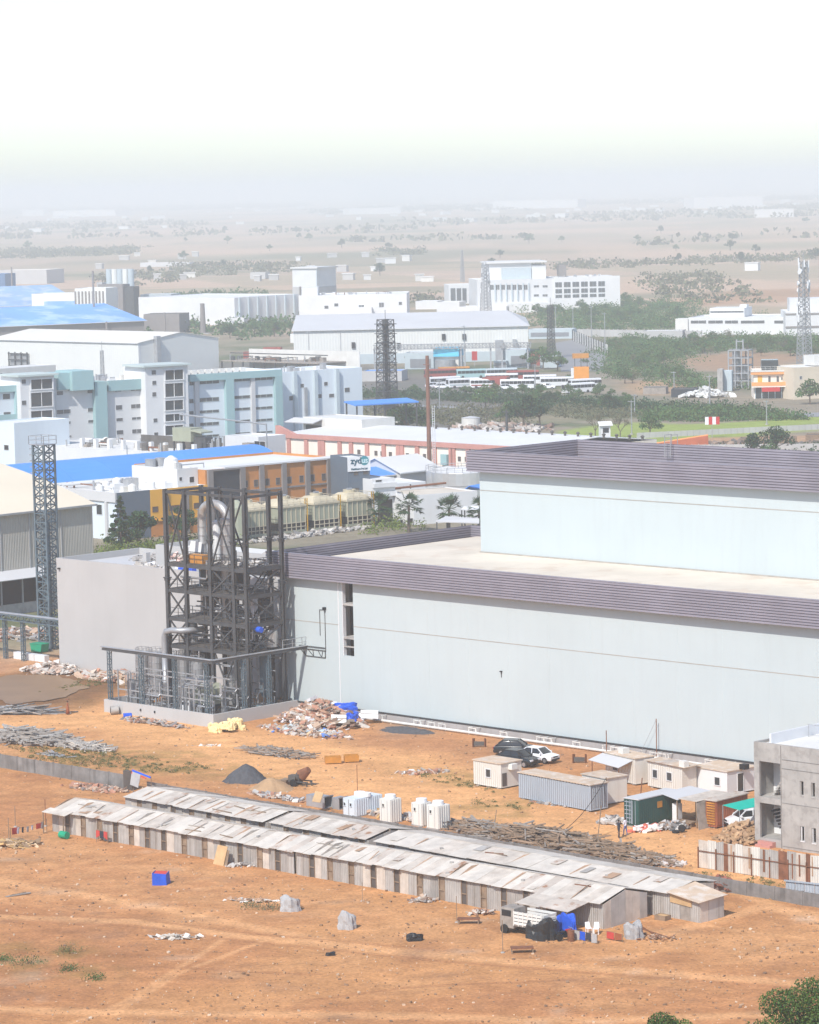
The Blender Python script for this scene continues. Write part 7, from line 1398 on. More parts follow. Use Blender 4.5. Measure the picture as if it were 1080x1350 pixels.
ob('upper_block', MB().box(q(931, 410)[0], 6, hh-.3, q(977, 410)[0], 20, q(950, 407)[1]), M['white'], t); ob('upper_strip', MB().box(q(932, 410)[0], 5.9, q(950, 413)[1], q(976, 410)[0], 5.99, q(950, 411)[1]), M['glass_far'], t); ob('tank', MB().box(q(968, 405)[0], 10, hh, q(977, 405)[0], 14, q(970, 403)[1]), M['white_clean'], t); ob('gate_tower', MB().box(-5, -1, 0, -.02, 6, q(905, 420)[1]), M['offwhite'], t)
rg = Fr.px((1036, 443), (1084, 442)); t, f, L_ = bldg('white_factory', 'white and grey factory wing behind the tall telecom tower', 'building', rg, 0, rg.L+4, 26, rg.uv(1050, 411)[1], 'white', 'roof_white', .3)
for a, b in ((413, 415), (430, 432.5)): ob('band', MB().box(0, -.25, rg.uv(1050, b)[1], L_, -.003, rg.uv(1050, a)[1]), M['pilaster'], t)
ob('roof_house', MB().box(2, 6, 0, L_*.8, 18, rg.uv(1060, 394)[1]), M['white'], t)
gw = Fr.px((800, 444), (1000, 447)); t = thing('compound_wall', 'long pale compound wall before the low white factory', 'wall', gw); hw = 2.8
for k in range(34): ob('wall_panel', MB().box(k*gw.L/34-26, 0, 0, (k+.95)*gw.L/34-26, .3, hw), M['beige'], t); ob('pier', MB().box((k+.95)*gw.L/34-26, -.1, 0, (k+1)*gw.L/34-26, .4, hw+.3), M['beige'], t)
gbox('white_shed', 'low white roofed shed against the pale compound wall', 'shed', 848, 900, 447, 436, 9, 'beige', 'roof_white')
# cream shop at the right
sp = Fr.px((994, 526), (1046, 525)); q = lambda px, py: sp.uv(px, py); t, f, L_ = bldg('shop_building', 'cream two storey shop with orange trims over a dark glass ground floor', 'building', sp, 0, sp.L, 14, q(1020, 489)[1], 'cream', 'offwhite', .4)
hh = q(1020, 489)[1]; z1 = q(1020, 507.5)[1]; ob('shopfront', MB().box(.3, -.1, .1, L_-.2, -.003, z1-.6), M['glass'], t); ob('balcony', MB().box(-.6, -1.6, z1-.5, L_+.1, -.004, z1-.1), M['cream'], t); ob('balcony_trim', MB().box(-.65, -1.68, z1-.1, L_+.15, -1.4, z1+.9), M['trim_orange'], t); ob('roof_trim', MB().box(-.8, -.8, hh-.9, L_+.3, -.005, hh-.2), M['trim_orange'], t); ob('roof_canopy', MB().box(-.8, -.9, hh-.18, L_+.3, -.006, hh+.25), M['offwhite'], t)
ob('shop_sign', MB().box(q(1004, 510)[0], -1.9, z1-1.7, q(1028, 510)[0], -1.7, z1-.55), M['red'], t); pwin(t, sp, [(1013, 496, 1016, 504), (1024, 496, 1027, 504), (1030, 497, 1033, 501), (1036, 496, 1039, 504)], pane='glass_far', fr='cream'); ob('yellow_door', MB().box(q(999, 500)[0], -.05, z1, q(1005, 500)[0], -.003, z1+2.6), M['yellow'], t)
for k in range(6): ob('mullion', MB().box(.3+k*L_/6, -.2, .1, .5+k*L_/6, -.101, z1-.6), M['fin_grey'], t)
ob('roof_tank', MB().box(q(1005, 480)[0], 3, hh-.2, q(1027, 480)[0], 8, q(1015, 475.5)[1]), M['glass'], t); rail_line(t, [(-.8, -.8, hh+.25), (L_+.3, -.8, hh+.25)], 1., 'offwhite')
s2 = Fr.px((1045.5, 527), (1086, 525)); t, f, L_ = bldg('shop_building', 'plain beige side block joined to the cream two storey shop', 'building', s2, .3, s2.L+6, 14, s2.uv(1060, 484)[1], 'cream_dull', 'roof_white', .2); pwin(t, s2, [(1053, 496, 1056, 500)], pane='glass_far'); ob('roof_house', MB().box(L_*.55, 4, s2.uv(1060, 484)[1], L_, 10, s2.uv(1060, 478)[1]+1.5), M['offwhite'], t)
for i, (a, b, base, top, w_, lab) in enumerate(((946, 953, 517, 487, 'concrete', 'slim grey concrete block left of the small process tower'), (953.5, 965, 516, 489, 'fin_grey', 'pale grey block beside the small process tower'))): gbox('concrete_block', lab, 'building', a, b, base, top, 5, w_, 'roof_grey')
pt = Fr.px((961, 512), (987, 512)); t = thing('process_tower', 'small pale steel process frame standing by the cream shop', 'steel frame', pt); hz_ = pt.uv(973, 462)[1]; w_ = pt.L
for x in (0, w_*.33, w_*.66, w_):
    for y in (0, 5): ob('column', MB().bar((x, y, 0), (x, y, hz_), .32), M['galv'], t)
for k in range(1, 6): z = hz_*k/5; ob('beam', MB().bar((0, 0, z), (w_, 0, z), .35).bar((0, 5, z), (w_, 5, z), .35).bar((0, 0, z), (0, 5, z), .3).bar((w_, 0, z), (w_, 5, z), .3), M['galv'], t); ob('deck', MB().box(.3, .3, z-.1, w_-.3, 4.7, z), M['steel'], t)
for k in range(6): x = U(1, w_-1); z0 = hz_*random.choice((0, .2, .4, .6)); ob('vessel', MB().lathe([(.3, z0+4.5), (1., z0+4), (1., z0+.5)], x, U(1, 4), 12), M['vessel'], t)
for x in (w_*.33, w_*.66): ob('top_mast', MB().bar((x, 2, hz_), (x, 2, pt.uv(973, 448)[1]), .35), M['galv'], t)
ob('top_beam', MB().bar((w_*.33, 2, hz_+2.5), (w_*.66, 2, hz_+2.5), .3), M['galv'], t); ob('pipe_bridge', lattice(MB(), (w_, 1, hz_*.42), (w_+9, 1, hz_*.42), 1.2, 8, .14, .2), M['galv'], t)
# ---- towers
def ltower(name, label, px, top, w0, w1, n, m='galv', dark=None, dishes=0, t_=.14, ch=.2, cat='tower'):
    f = Fr(G(*px), .5); h = f.uv(px[0], top)[1]; t = thing(name, label, cat, f); L4 = [(-1,-1), (1,-1), (1,1), (-1,1)]; wd = lambda z: (w0+(w1-w0)*z/h)/2
    for i, j in L4: ob('leg', MB().bar((i*w0/2, j*w0/2, -.2), (i*w1/2, j*w1/2, h), ch), M[m], t)
    for k in range(n):
        z0, z1 = h*k/n, h*(k+1)/n; b = MB()
        for a in range(4): p, q_ = L4[a], L4[(a+1) % 4]; A, B_ = wd(z0), wd(z1); b.bar((p[0]*B_, p[1]*B_, z1), (q_[0]*B_, q_[1]*B_, z1), t_); b.bar((p[0]*A, p[1]*A, z0), (q_[0]*B_, q_[1]*B_, z1), t_); b.bar((q_[0]*A, q_[1]*A, z0), (p[0]*B_, p[1]*B_, z1), t_)
        ob('brace', b, M[m], t)
    r = random.Random(int(px[0]))
    for k in range(dishes):
        z = h*r.uniform(.45, .97); a = r.uniform(0, 6.3); R_ = wd(z)+.7; d = ob('antenna', MB().box(-.18, -.18, 0, .18, .18, 2.2) if k % 3 else MB().tube((0, -.2, .6), (0, .2, .6), .7, 14), M['white_clean'], t, loc=(R_*cos(a), R_*sin(a), z)); d.rotation_euler = (0, 0, a+pi/2)
    ob('spire', MB().tube((0, 0, h), (0, 0, h+2.5), .07, 6), M[m], t); return t, h
ltower('telecom_tower', 'tall pale telecom tower hung with antennas at the right edge', (1061, 497), 344, 3.6, 1.6, 24, 'galv', dishes=22, ch=.24, t_=.12)
ltower('telecom_tower', 'pale lattice tower before the white multi storey complex', (641, 419), 349, 4.0, 2.2, 16, 'galv', dishes=10, ch=.28, t_=.14)
t, h = ltower('transmission_tower', 'dark square lattice mast rising behind the pink framed building', (511, 548), 421, 4.4, 3.2, 17, 'steel', ch=.24, t_=.11); ob('cable_core', MB().box(-.38, -.38, 0, .38, .38, h), M['steel'], t)
for k in range(9): z = h*(.15+.1*k); ob('platform', MB().box(-2.2, -2.2, z, 2.2, 2.2, z+.16), M['steel'], t)
ob('lower_panel', MB().box(-1.6, -1.75, h*.04, 1.6, -1.6, h*.16), M['steel'], t)
ltower('lattice_mast', 'slim lattice mast by the red trucks below the pale lattice tower', (727, 472), 402, 2.2, 1.4, 16, 'steel', ch=.18, t_=.1, cat='mast'); ltower('lattice_mast', 'thin far radio mast on the plain left of the white multi storey complex', (610, 372), 330, 2., .8, 12, 'galv', ch=.25, t_=.14, cat='mast')
ltower('antenna_frame', 'small blue antenna frame on the long blue roof', (170, 671), 604, 1.8, .25, 7, 'steel_blue', cat='antenna', ch=.14, t_=.09); ltower('lattice_mast', 'thin lattice mast against the long plain white hall', (137, 545), 462, 1., .7, 14, 'galv', cat='mast', ch=.09, t_=.06)
def pole2(name, label, px, top, r, m, cross=None, lad=False, group=None):
    f = Fr(G(*px), WA); h = f.uv(px[0], top)[1]; t = thing(name, label, 'pole', f, group); ob('shaft', MB().tube((0,0,-.2), (0,0,h), r, 8, r*.7), M[m], t)
    for z, w_ in (cross or ()): ob('crossarm', MB().bar((-w_, -.2, h*z), (w_, -.2, h*z), .18), M[m], t)
    if lad:
        b = MB(); b.bar((1.1,0,0), (1.1,0,h*.62), .09); b.bar((1.7,0,0), (1.7,0,h*.62), .09); [b.bar((1.1,0,.5*k), (1.7,0,.5*k), .07) for k in range(int(h*.62/.5))]; ob('ladder', b, M['frame'], t)
    else: ob('base', MB().lathe([(r*2.2, .3), (r*2.4, -.1)], n=10), M['concrete'], t)
    return t
pole2('chimney_pole', 'tall rust brown pole with a side ladder before the pink pilasters', (567, 640), 469, .5, 'rustpole', ((.93, .9),), True); pole2('utility_pole', 'dark pole with crossarms standing behind the warehouse upper block', (669, 600), 540, .35, 'steel', ((.62, 2.4), (.95, 1.)))
for px, top, lab in (((125, 441), 357, 'thin brown chimney pole rising above the far blue roofs'), ((17, 405), 352, 'pale thin pole over the left end of the far blue roofs'), ((268, 440), 400, 'short dark flue with a faint smoke stain beside the wooded ground'), ((141, 446), 424, 'short grey pole at the eave of the far blue roof'), ((218, 445), 412, 'grey pole between the far blue roof and the wooded ground')): pole2('flue_pole', lab, px, top, .55 if px[0] != 268 else 1.3, 'pilaster', ((.98, 1.5),) if px[0] == 268 else None)
for i, (px, top) in enumerate((((408, 484), 436), ((450, 482), 437), ((613, 486), 429), ((780, 446), 404), ((798, 470), 412), ((756, 444), 405), ((733, 440), 404), ((833, 573), 528), ((936, 540), 495), ((889, 520), 490), ((1011, 560), 528), ((1070, 520), 496), ((580, 545), 500), ((706, 520), 480), ((837, 548), 520))): pole2('street_lamp', 'thin grey lamp post among the far sheds and scrub', px, top, .17, 'galv', ((.97, .9),), group='lamp posts in the far plant')
# ---- far blue roofs and sheds at the left
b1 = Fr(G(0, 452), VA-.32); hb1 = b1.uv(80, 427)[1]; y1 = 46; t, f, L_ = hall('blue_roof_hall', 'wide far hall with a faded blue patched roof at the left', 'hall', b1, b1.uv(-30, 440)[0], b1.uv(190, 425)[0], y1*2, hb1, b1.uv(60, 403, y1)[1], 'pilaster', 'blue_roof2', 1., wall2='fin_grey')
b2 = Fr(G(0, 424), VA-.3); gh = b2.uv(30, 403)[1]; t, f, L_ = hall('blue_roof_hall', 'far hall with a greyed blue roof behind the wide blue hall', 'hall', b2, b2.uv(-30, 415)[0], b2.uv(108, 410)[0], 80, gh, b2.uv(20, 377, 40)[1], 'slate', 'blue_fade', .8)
gbox('blue_block', 'small dark blue block at the far left picture edge', 'building', -12, 8, 402, 361, 14, 'slate_blue', 'blue_fade')
t, fr, L_ = gbox('white_shed', 'long pale shed with a blue base band behind the far blue roof', 'shed', 43, 101, 424, 387, 14, 'offwhite3', 'roof_white'); ob('blue_band', MB().box(L_*.28, -.3, 0, L_+.2, -.01, fr.uv(80, 397)[1]), M['blue_roof2'], t)
t, fr, L_ = gbox('white_shed', 'white ribbed shed left of the far concrete silos', 'shed', 100, 141, 426, 380, 16, 'offwhite3', 'roof_white')
for k in range(9): ob('fin', MB().box(L_*k/9, -.5, 0, L_*k/9+.6, -.01, fr.uv(110, 384)[1]), M['pilaster'], t)
sf = Fr.px((136, 420), (172, 420)); t = thing('silo_block', 'pale grey cluster of tall silos with a dark plant house in front', 'silo', sf)
for k in range(5): x = sf.L*(k+.5)/5; ob('silo', MB().lathe([(sf.L/10.5, sf.uv(150, 355)[1]), (sf.L/10.2, 0)], x, 4, 16), M['offwhite3' if k % 2 else 'fin_grey'], t)
ob('plant_house', MB().box(sf.L*.2, -8, 0, sf.L*1.1, -2, sf.uv(160, 374)[1]), M['pilaster'], t); ob('lower_house', MB().box(sf.L*1.1, -6, 0, sf.L*1.4, -1, sf.uv(180, 377)[1]), M['steel'], t); ob('side_block', MB().box(-sf.L*.02, -4, 0, sf.L*.18, -.5, sf.uv(138, 372)[1]), M['beige'], t)
gbox('grey_block', 'plain grey flat block right of the far silos', 'building', 186, 226, 418, 388, 14, 'fin_grey', 'roof_grey'); gbox('dark_shed', 'dark roofed shed below the plain grey flat block', 'shed', 190, 237, 440, 414, 14, 'pilaster', 'deck'); gbox('red_roof_shed', 'far long shed with a pale roof over a reddish wall at the left', 'shed', -4, 62, 375, 356, 26, 'beige', 'cream'); gbox('blue_roof_shed', 'small blue roofed shed before the hedge left of the buses', 'shed', 477, 530, 503, 489, 10, 'beige', 'blue_roof')
for i, (a, b, base, top, w_, ro, lab) in enumerate(((300, 322, 430, 419, 'white', 'roof_white', 'small white shed left of the wooded ground'), (240, 262, 425, 405, 'offwhite', 'roof_grey', 'small grey shed beside the dark flue'), (383, 400, 452, 440, 'white', 'roof_white', 'tilted white canopy at the left end of the grey roofed hall'), (185, 250, 352, 346, 'roof_grey', 'roof_white', 'far low pale shed on the plain above the silos'), (330, 350, 368, 359, 'beige', 'roof_grey', 'small far cream block on the plain'), (700, 712, 482, 466, 'red_far', 'red_far', 'red truck box beside the paved yard'), (712, 735, 485, 470, 'fin_grey', 'roof_white', 'pale tanker like box beside the paved yard'), (636, 668, 512, 498, 'red_far', 'red_far', 'brown red shed behind the middle buses'), (848, 878, 520, 511, 'wood_grey', 'deck', 'low brown shack by the orange ground right of the buses'), (885, 918, 524, 513, 'dark_panel', 'deck', 'black roofed shack with white rubbish sacks'), (488, 530, 560, 551, 'offwhite', 'roof_grey', 'low pale shed left of the crossarm pole'))): gbox('shed', lab, 'shed', a, b, base, top, 8, w_, ro)
g = G(640, 580); t = thing('round_tank', 'squat pale round tank behind the grey sheet roof', 'tank', G(621, 565)); ob('shell', MB().lathe([(2.2, 2.7), (2.3, 2.6), (2.3, 0)], n=20), M['offwhite'], t); ob('cap', MB().lathe([(.2, 3.1), (2.35, 2.75)], n=20), M['roof_grey'], t)
rubble('white_sacks', 'heap of white rubbish sacks beside the black roofed shack', 'sacks', (932, 524), 7, 4, 2.6, 160, [(.75,.75,.73), (.6,.6,.58)], .5, 1.6)
rubble('scrap_yard', 'reddish scrap and debris field behind the crossarm pole', 'scrap', (655, 567), 14, 16, .8, 420, [(.35,.25,.2), (.4,.36,.32), (.3,.2,.16), (.5,.46,.42)], .4, 1.6)
rubble('roadside_debris', 'dark clutter of trailers and scrap on the red strip behind the parapet', 'scrap', (1000, 588), 20, 5, 1.2, 160, [(.2,.15,.12), (.35,.25,.18), (.12,.11,.1)], .4, 1.5)
hf = Fr(G(793, 588), .2); t = thing('guard_hut', 'small white raised guard hut with a pale pitched roof', 'hut', hf); ob('wall', MB().box(0, 0, -.1, 2.2, 2.2, 4.6), M['white'], t); ob('window', MB().box(.4, -.04, 3., 1.8, -.003, 4.1), M['dark'], t); ob('roof', MB().slab((-.5, -.5, 4.6), (2.7, -.5, 4.6), (2.7, 1.1, 5.5), (-.5, 1.1, 5.5), .12).slab((-.5, 1.11, 5.5), (2.7, 1.11, 5.5), (2.7, 2.7, 4.6), (-.5, 2.7, 4.6), .12), M['roof_white'], t)
t = thing('hoarding', 'small red and white chequered board on a post over the bright lawn', 'sign', Fr(G(930, 578), 0)); ob('post', MB().bar((1.6, .1, -.1), (1.6, .1, 3.2), .12), M['galv'], t)
for k in range(4): ob('board', MB().box(.0+k*.85, 0, 3.2, .83+k*.85, .15, 5.0), M['red' if k in (1, 3) else 'white_clean'], t)
bp_ = Fr.px((852, 597), (934, 596)); t = thing('brick_parapet', 'rust red brick wall end rising behind the upper purple parapet', 'wall', bp_); z0 = bp_.uv(852, 587)[1]; z1 = bp_.uv(934, 574)[1]; ob('wall', MB().ext([(0, -.1), (bp_.L, -.1), (bp_.L, z1), (0, z0)], 0, .5), M['brick'], t); ob('coping', MB().bar((0, .25, z0+.1), (bp_.L, .25, z1+.1), .3), M['trim_orange'], t)
gwl = Fr.px((895, 598), (1090, 596)); t = thing('compound_wall', 'low grey wall along the orange strip at the right behind the parapet', 'wall', gwl); [(ob('wall_panel', MB().box(k*gwl.L/22, 0, -.1, (k+.94)*gwl.L/22, .25, 1.9), M['beige'], t), ob('pier', MB().box((k+.94)*gwl.L/22, -.08, -.1, (k+1)*gwl.L/22, .33, 2.1), M['beige'], t)) for k in range(22)]
for i, (a, b, base, top, lab) in enumerate(((975, 991, 586, 578, 'dark open shed on the red strip left of its neighbour'), (1028, 1050, 588, 577, 'dark open shed on the red strip at the right'), (1062, 1084, 584, 573, 'flat roofed shack at the right end of the red strip'))): gbox('shed', lab, 'shed', a, b, base, top, 5, 'wood', 'deck')
rd = [G(*p, .06) for p in ((470, 528), (560, 534), (640, 538), (640, 540), (560, 536.5), (470, 531))]; struct('far_road', MB().add(rd, [tuple(range(6))]), M['asphalt2']); rd = [G(*p, .06) for p in ((770, 529), (860, 534), (860, 537), (770, 532))]; struct('far_road', MB().add(rd, [tuple(range(4))]), M['asphalt2']); rd = [G(*p, .06) for p in ((1036, 546), (1090, 543), (1090, 549), (1045, 550))]; struct('far_road', MB().add(rd, [tuple(range(4))]), M['asphalt2'])
# ---- white specks of villages on the plain
rr = random.Random(4)
def house(px, w_, h_, label, m='white'):
    t = thing('village_house', label, 'house', Fr(G(*px), rr.uniform(-.6, .6)), 'white houses on the hazy plain'); ob('wall', MB().box(0, 0, -.2, w_, w_*.6, h_), M[m], t); ob('roof', MB().box(-.4, -.4, h_+.01, w_+.4, w_*.6+.4, h_+.5), M['roof_white'], t)
for i in range(110):
    px = rr.uniform(0, 1080); py = rr.choice([rr.uniform(262, 272), rr.uniform(272, 285), rr.uniform(278, 296)])-(px-540)*.02; house((px, py), rr.uniform(7, 22), rr.uniform(3.5, 7), 'small pale house lost in the haze of the plain')
for i in range(26): px = rr.uniform(120, 560); py = rr.uniform(338, 372); house((px, py), rr.uniform(4, 9), rr.uniform(2.8, 4.5), 'small pale hut on the plain behind the plant', rr.choice(('white', 'offwhite', 'beige')))
for px, py, w_, h_, lab in ((70, 286, 190, 16, 'long white far building at the left below the horizon'), (650, 276, 210, 20, 'large long white far building in the centre of the haze'), (915, 275, 150, 24, 'white storeyed far building at the right of the haze'), (995, 287, 60, 12, 'small white far block right of the storeyed one'), (982, 357, 9, 5, 'tiny white hut alone on the field at the right'), (30, 285, 60, 18, 'white far block at the left edge of the haze'), (460, 283, 120, 14, 'pale far building among the tree lines in the centre')): house((px, py), w_, h_, lab)
# ---- two small trees of smoke-free haze done; lawn edge wall
lw = Fr.px((840, 578), (1086, 566)); t = thing('lawn_wall', 'thin pale wall edging the near side of the bright lawn', 'wall', lw)
for k in range(30): ob('wall_panel', MB().box(k*lw.L/30, 0, -.1, (k+.96)*lw.L/30, .2, 1.3), M['beige'], t)
# ================================================================== debris, small plant and people in the yard
rubble('rubble_heap', 'big rubble and rubbish heap against the kerb wall corner by the warehouse', 'heap', (424, 953), 6.2, 4.2, 2.5, 1500, BRICK+BRICK+PALE+[(.5,.4,.3), (.7,.7,.72), (.3,.25,.2)], .12, .8, WA, flat=.5)
rubble('rubbish_spread', 'low spread of mixed rubbish before the big rubble heap', 'rubbish', (404, 966), 7.5, 2.4, .5, 520, BRICK+PALE+[(.1,.2,.5), (.75,.75,.75), (.6,.42,.25), (.45,.55,.6)], .1, .6, WA, flat=.35)
for i, (px, z, sx_, sy_, h_, lab) in enumerate((((456, 953), 1.5, 2.4, 1.6, .75, 'bright blue tarpaulin crumpled on top of the rubble heap'), ((464, 957), .7, 2.0, 1.3, .8, 'bright blue tarpaulin sliding down the right of the rubble heap'))): g = G(*px); o = drape('blue_tarpaulin', lab, 'tarpaulin', px, sx_, sy_, h_, 'tarp_blue', .3+i, 31+i, group='blue tarpaulins on the rubble'); o.location.z = z
for i, (px, s_, lab) in enumerate((((437, 961), 1.3, 'pale board lying on the rubble heap'), ((418, 950), 1.1, 'pale sheet leaning at the left of the rubble heap'), ((476, 955), 1.5, 'white sheet at the foot of the pale wall by the rubble'))): g = G(*px); t = thing('scrap_sheet', lab, 'sheet', (g[0], g[1], .5)); ob('sheet', MB().slab((0, 0, .2), (s_*1.3, 0, .1), (s_*1.3, s_*.6, .9), (0, s_*.6, 1.), .05), M[('offwhite', 'tin_pale', 'white')[i]], t); ob('batten', MB().bar((0, s_*.3, .65), (s_*1.3, s_*.3, .56), .06), M['wood'], t)
rr = random.Random(3)
for i in range(16):
    px = 280+rr.random()*40; py = 957+rr.random()*9; z = rr.random()*.5 if 288 < px < 316 else 0; g = G(px, py+z*4); o = drape('yellow_sack', 'pale yellow sack in the pile at the foot of the kerb wall', 'sack', (px, py), rr.uniform(.9, 1.3), rr.uniform(.6, .9), rr.uniform(.45, .7), 'sack', rr.uniform(0, 3), 60+i, group='yellow sacks by the kerb wall'); o.location.z = z
rubble('scrap_row', 'scrap metal and boards along the left foot of the kerb wall', 'scrap', (205, 954), 6.2, 1., .4, 260, GREY+BRICK+[(.2,.14,.1)], .1, .7, WA, flat=.3)
t = thing('concrete_ring', 'short concrete pipe ring lying by the left end of the kerb wall', 'pipe', G(146, 942)); ob('ring', MB().bend([(0, 0, .5), (.9, .2, .5)], .5, 14), M['concrete'], t); ob('mouth', MB().tube((-.01, 0, .5), (-.012, 0, .5), .36, 14), M['dark'], t)
t = thing('blue_drum', 'small blue plastic drum among scrap beside the kerb wall', 'drum', G(163, 947)); ob('barrel', MB().tube((0, 0, .3), (.9, .2, .3), .29, 12), M['tarp_blue'], t); ob('lid', MB().tube((.9, .2, .3), (.95, .21, .3), .24, 12), M['dark'], t)
def planks(name, label, px, rx, ry, hgt, n, ang, mats, lmin, lmax, th, spread=1., cat='pile'):
    t = thing(name, label, cat, G(*px)); meshes = []
    for k in range(12): l = U(lmin, lmax); w_ = th*U(.7, 1.6); meshes.append(mesh_of('plank', MB().obox(0, 0, 0, l, w_, th*U(.5, 1.)) if k % 3 else MB().tube((-l/2, 0, 0), (l/2, 0, 0), w_*.55, 6), M[mats[k % len(mats)]]))
    ca, sa = cos(ang), sin(ang)
    for i in range(min(n, 290)):
        r = math.sqrt(random.random()); a = U(0, 2*pi); x, y = r*rx*cos(a), r*ry*sin(a); o = ob('plank', random.choice(meshes), None, t, loc=(x*ca-y*sa, x*sa+y*ca, max(.06, hgt*(1-r*r)*U(.35, 1.)+.06))); o.rotation_euler = (U(-.12, .12), U(-.22, .22), ang+random.gauss(0, .55)*spread)
    if n > 290:
        mb = MB()
        for i in range(n-290): r = math.sqrt(random.random()); a = U(0, 2*pi); x, y = r*rx*cos(a), r*ry*sin(a); mb.obox(x*ca-y*sa, x*sa+y*ca, max(0, hgt*(1-r*r)*U(.2, .9)), U(lmin*.4, lmax*.7), th*U(.5, 1.2), th*.6, ang+random.gauss(0, .9), U(-.2, .2))
        ob('small_sticks', mb, M[mats[0]], t, kind='stuff')
    return t
planks('log_pile', 'long tangled pile of old planks and poles stretched behind the rear sheds', (725, 1112), 11.5, 3.4, 1.3, 900, SB.ang+.02, ('wood', 'wood_grey', 'wood', 'wood2'), 1.4, 4.2, .14)
planks('log_pile', 'right tail of the timber pile ending in pale stones', (835, 1132), 4.6, 1.8, .6, 260, SB.ang, ('wood_grey', 'wood2', 'wood'), 1., 2.8, .12)
planks('log_pile', 'left tail of the timber pile beside the pair of white tank cubicles', (632, 1094), 4., 1.6, .8, 200, SB.ang, ('wood', 'wood2', 'wood_grey'), 1., 3., .12)
rubble('stone_patch', 'patch of pale stones at the right end of the timber pile', 'stones', (868, 1137), 3., 1.6, .4, 260, [(.55,.48,.42), (.62,.55,.5), (.35,.25,.2)], .1, .4, SB.ang)
planks('scaffold_heap', 'heap of grey scaffold planks at the left edge above the stained wall', (34, 975), 6.5, 3., 1.1, 420, WA+.1, ('wood_grey', 'tin_wall', 'wood_grey', 'concrete'), 1.8, 4.5, .16); planks('scaffold_heap', 'right end of the scrap timber heap trailing into dry grass', (112, 986), 4.2, 1.2, .5, 150, WA, ('wood_grey', 'tin_wall', 'tin'), 1.2, 3.2, .15)
planks('pipe_stack', 'stack of rusty grey poles beside the puddle at the left edge', (18, 940), 5., 1.6, .7, 140, WA+.6, ('steel', 'wood_grey', 'galv'), 3., 6., .12, .3); planks('steel_scrap', 'dark strip of boards and steel scrap on the dirt above the gravel heap', (365, 993), 5.4, 1.8, .35, 200, WA, ('deck', 'wood2', 'wood_grey'), .8, 2.6, .12)
planks('rail_scrap', 'grey bent rail lying in the dry grass above the stained wall', (72, 997), 2.2, .5, .25, 16, WA, ('galv', 'wood_grey'), 1.5, 2.8, .12)
rubble('debris_bank', 'bank of broken brick along the foot of the plain beige building', 'debris', (168, 897), 9.5, 3.2, .9, 900, BRICK+PALE+[(.4,.28,.18)], .15, .9, WA, flat=.4); rubble('debris_bank', 'pinkish debris mound before the whitewashed blocks at the left', 'debris', (68, 885), 5., 3.4, 1.0, 500, [(.5,.36,.28), (.55,.42,.34), (.4,.3,.25)]+PALE, .15, .8, WA, flat=.4); rubble('debris_bank', 'brown broken ground beyond the left pipe rack', 'debris', (20, 838), 7., 7., .7, 380, BRICK+GREY, .2, .9, WA, flat=.4)
rubble('roof_rubble', 'white bags and scrap on the flat roof of the beige building', 'rubble', None or (lambda g: g)(B.w(12., 3., 0)), 4.5, 1.6, .8, 120, PALE+[(.75,.75,.76)], .3, .9, WA, z=BH-.8, parent=None) if False else None
def roof_rub(x, y, rx, ry, n, cols, z): p = BT; rubble('rubble', None, None, (x, y), rx, ry, .7, n, cols, .2, .9, 0, z=z, parent=p)
roof_rub(15, 2.4, 3.4, 1.2, 110, PALE+[(.75,.75,.76)], BH-.8); roof_rub(BL-9, 8.5, 8.5, 2., 420, PALE+[(.5,.38,.3)]+GREY, BH+1.3); roof_rub(BL-5, 2.4, 5, 1.4, 160, GREY+PALE, BH-.8); roof_rub(10, 10, 8, 2.5, 160, GREY, BH-.8)
ob('roof_box', MB().box(20.5, 2, BH-.79, 24, 3.6, BH+1.), M['white_clean'], BT); ob('blue_sheet', MB().box(22., 1.2, BH-.79, 24.6, 1.9, BH+.1), M['tarp_blue'], BT); ob('dark_opening', MB().box(BL*.62, 5.9, BH-.7, BL*.80, 5.99, BH+1.3), M['dark'], BT)
# heaps, mixer, boxes
def heap(name, label, px, rx, ry, h, m, seed):
    r = np.random.default_rng(seed); mb = MB(); N = 44; vs = [(0, 0, h)]; Rn = [.15, .35, .55, .75, .92, 1.08]
    for q in Rn:
        for k in range(N): a = 2*pi*k/N; w_ = 1+.08*sin(3*a+seed)+.05*sin(7*a)+.03*r.normal(); vs.append((q*rx*cos(a)*w_, q*ry*sin(a)*w_, max(-.06, h*(1-q**1.25)+r.normal()*.03)))
    fs = [(0, 1+k, 1+(k+1) % N) for k in range(N)]+[(1+i*N+k, 1+(i+1)*N+k, 1+(i+1)*N+(k+1) % N, 1+i*N+(k+1) % N) for i in range(len(Rn)-1) for k in range(N)]
    mb.add(vs, fs); o = ob(name, mb, M[m], None, label, 'heap', 'loose heaps in the yard', 'stuff', loc=G(*px), rot=WA, smooth=True); return o
heap('gravel_heap', 'cone of dark grey gravel on the sand behind the rear sheds', (325, 1029), 2.1, 2.3, 1.75, 'gravel', 2); heap('sand_heap', 'low tan sand heap touching the dark gravel cone', (357, 1041), 2.2, 2.2, 1.25, 'sand', 5); heap('dark_grit', 'flat smear of dark grit beside the rubble heap', (535, 963), 3.4, 2., .35, 'gravel', 7)
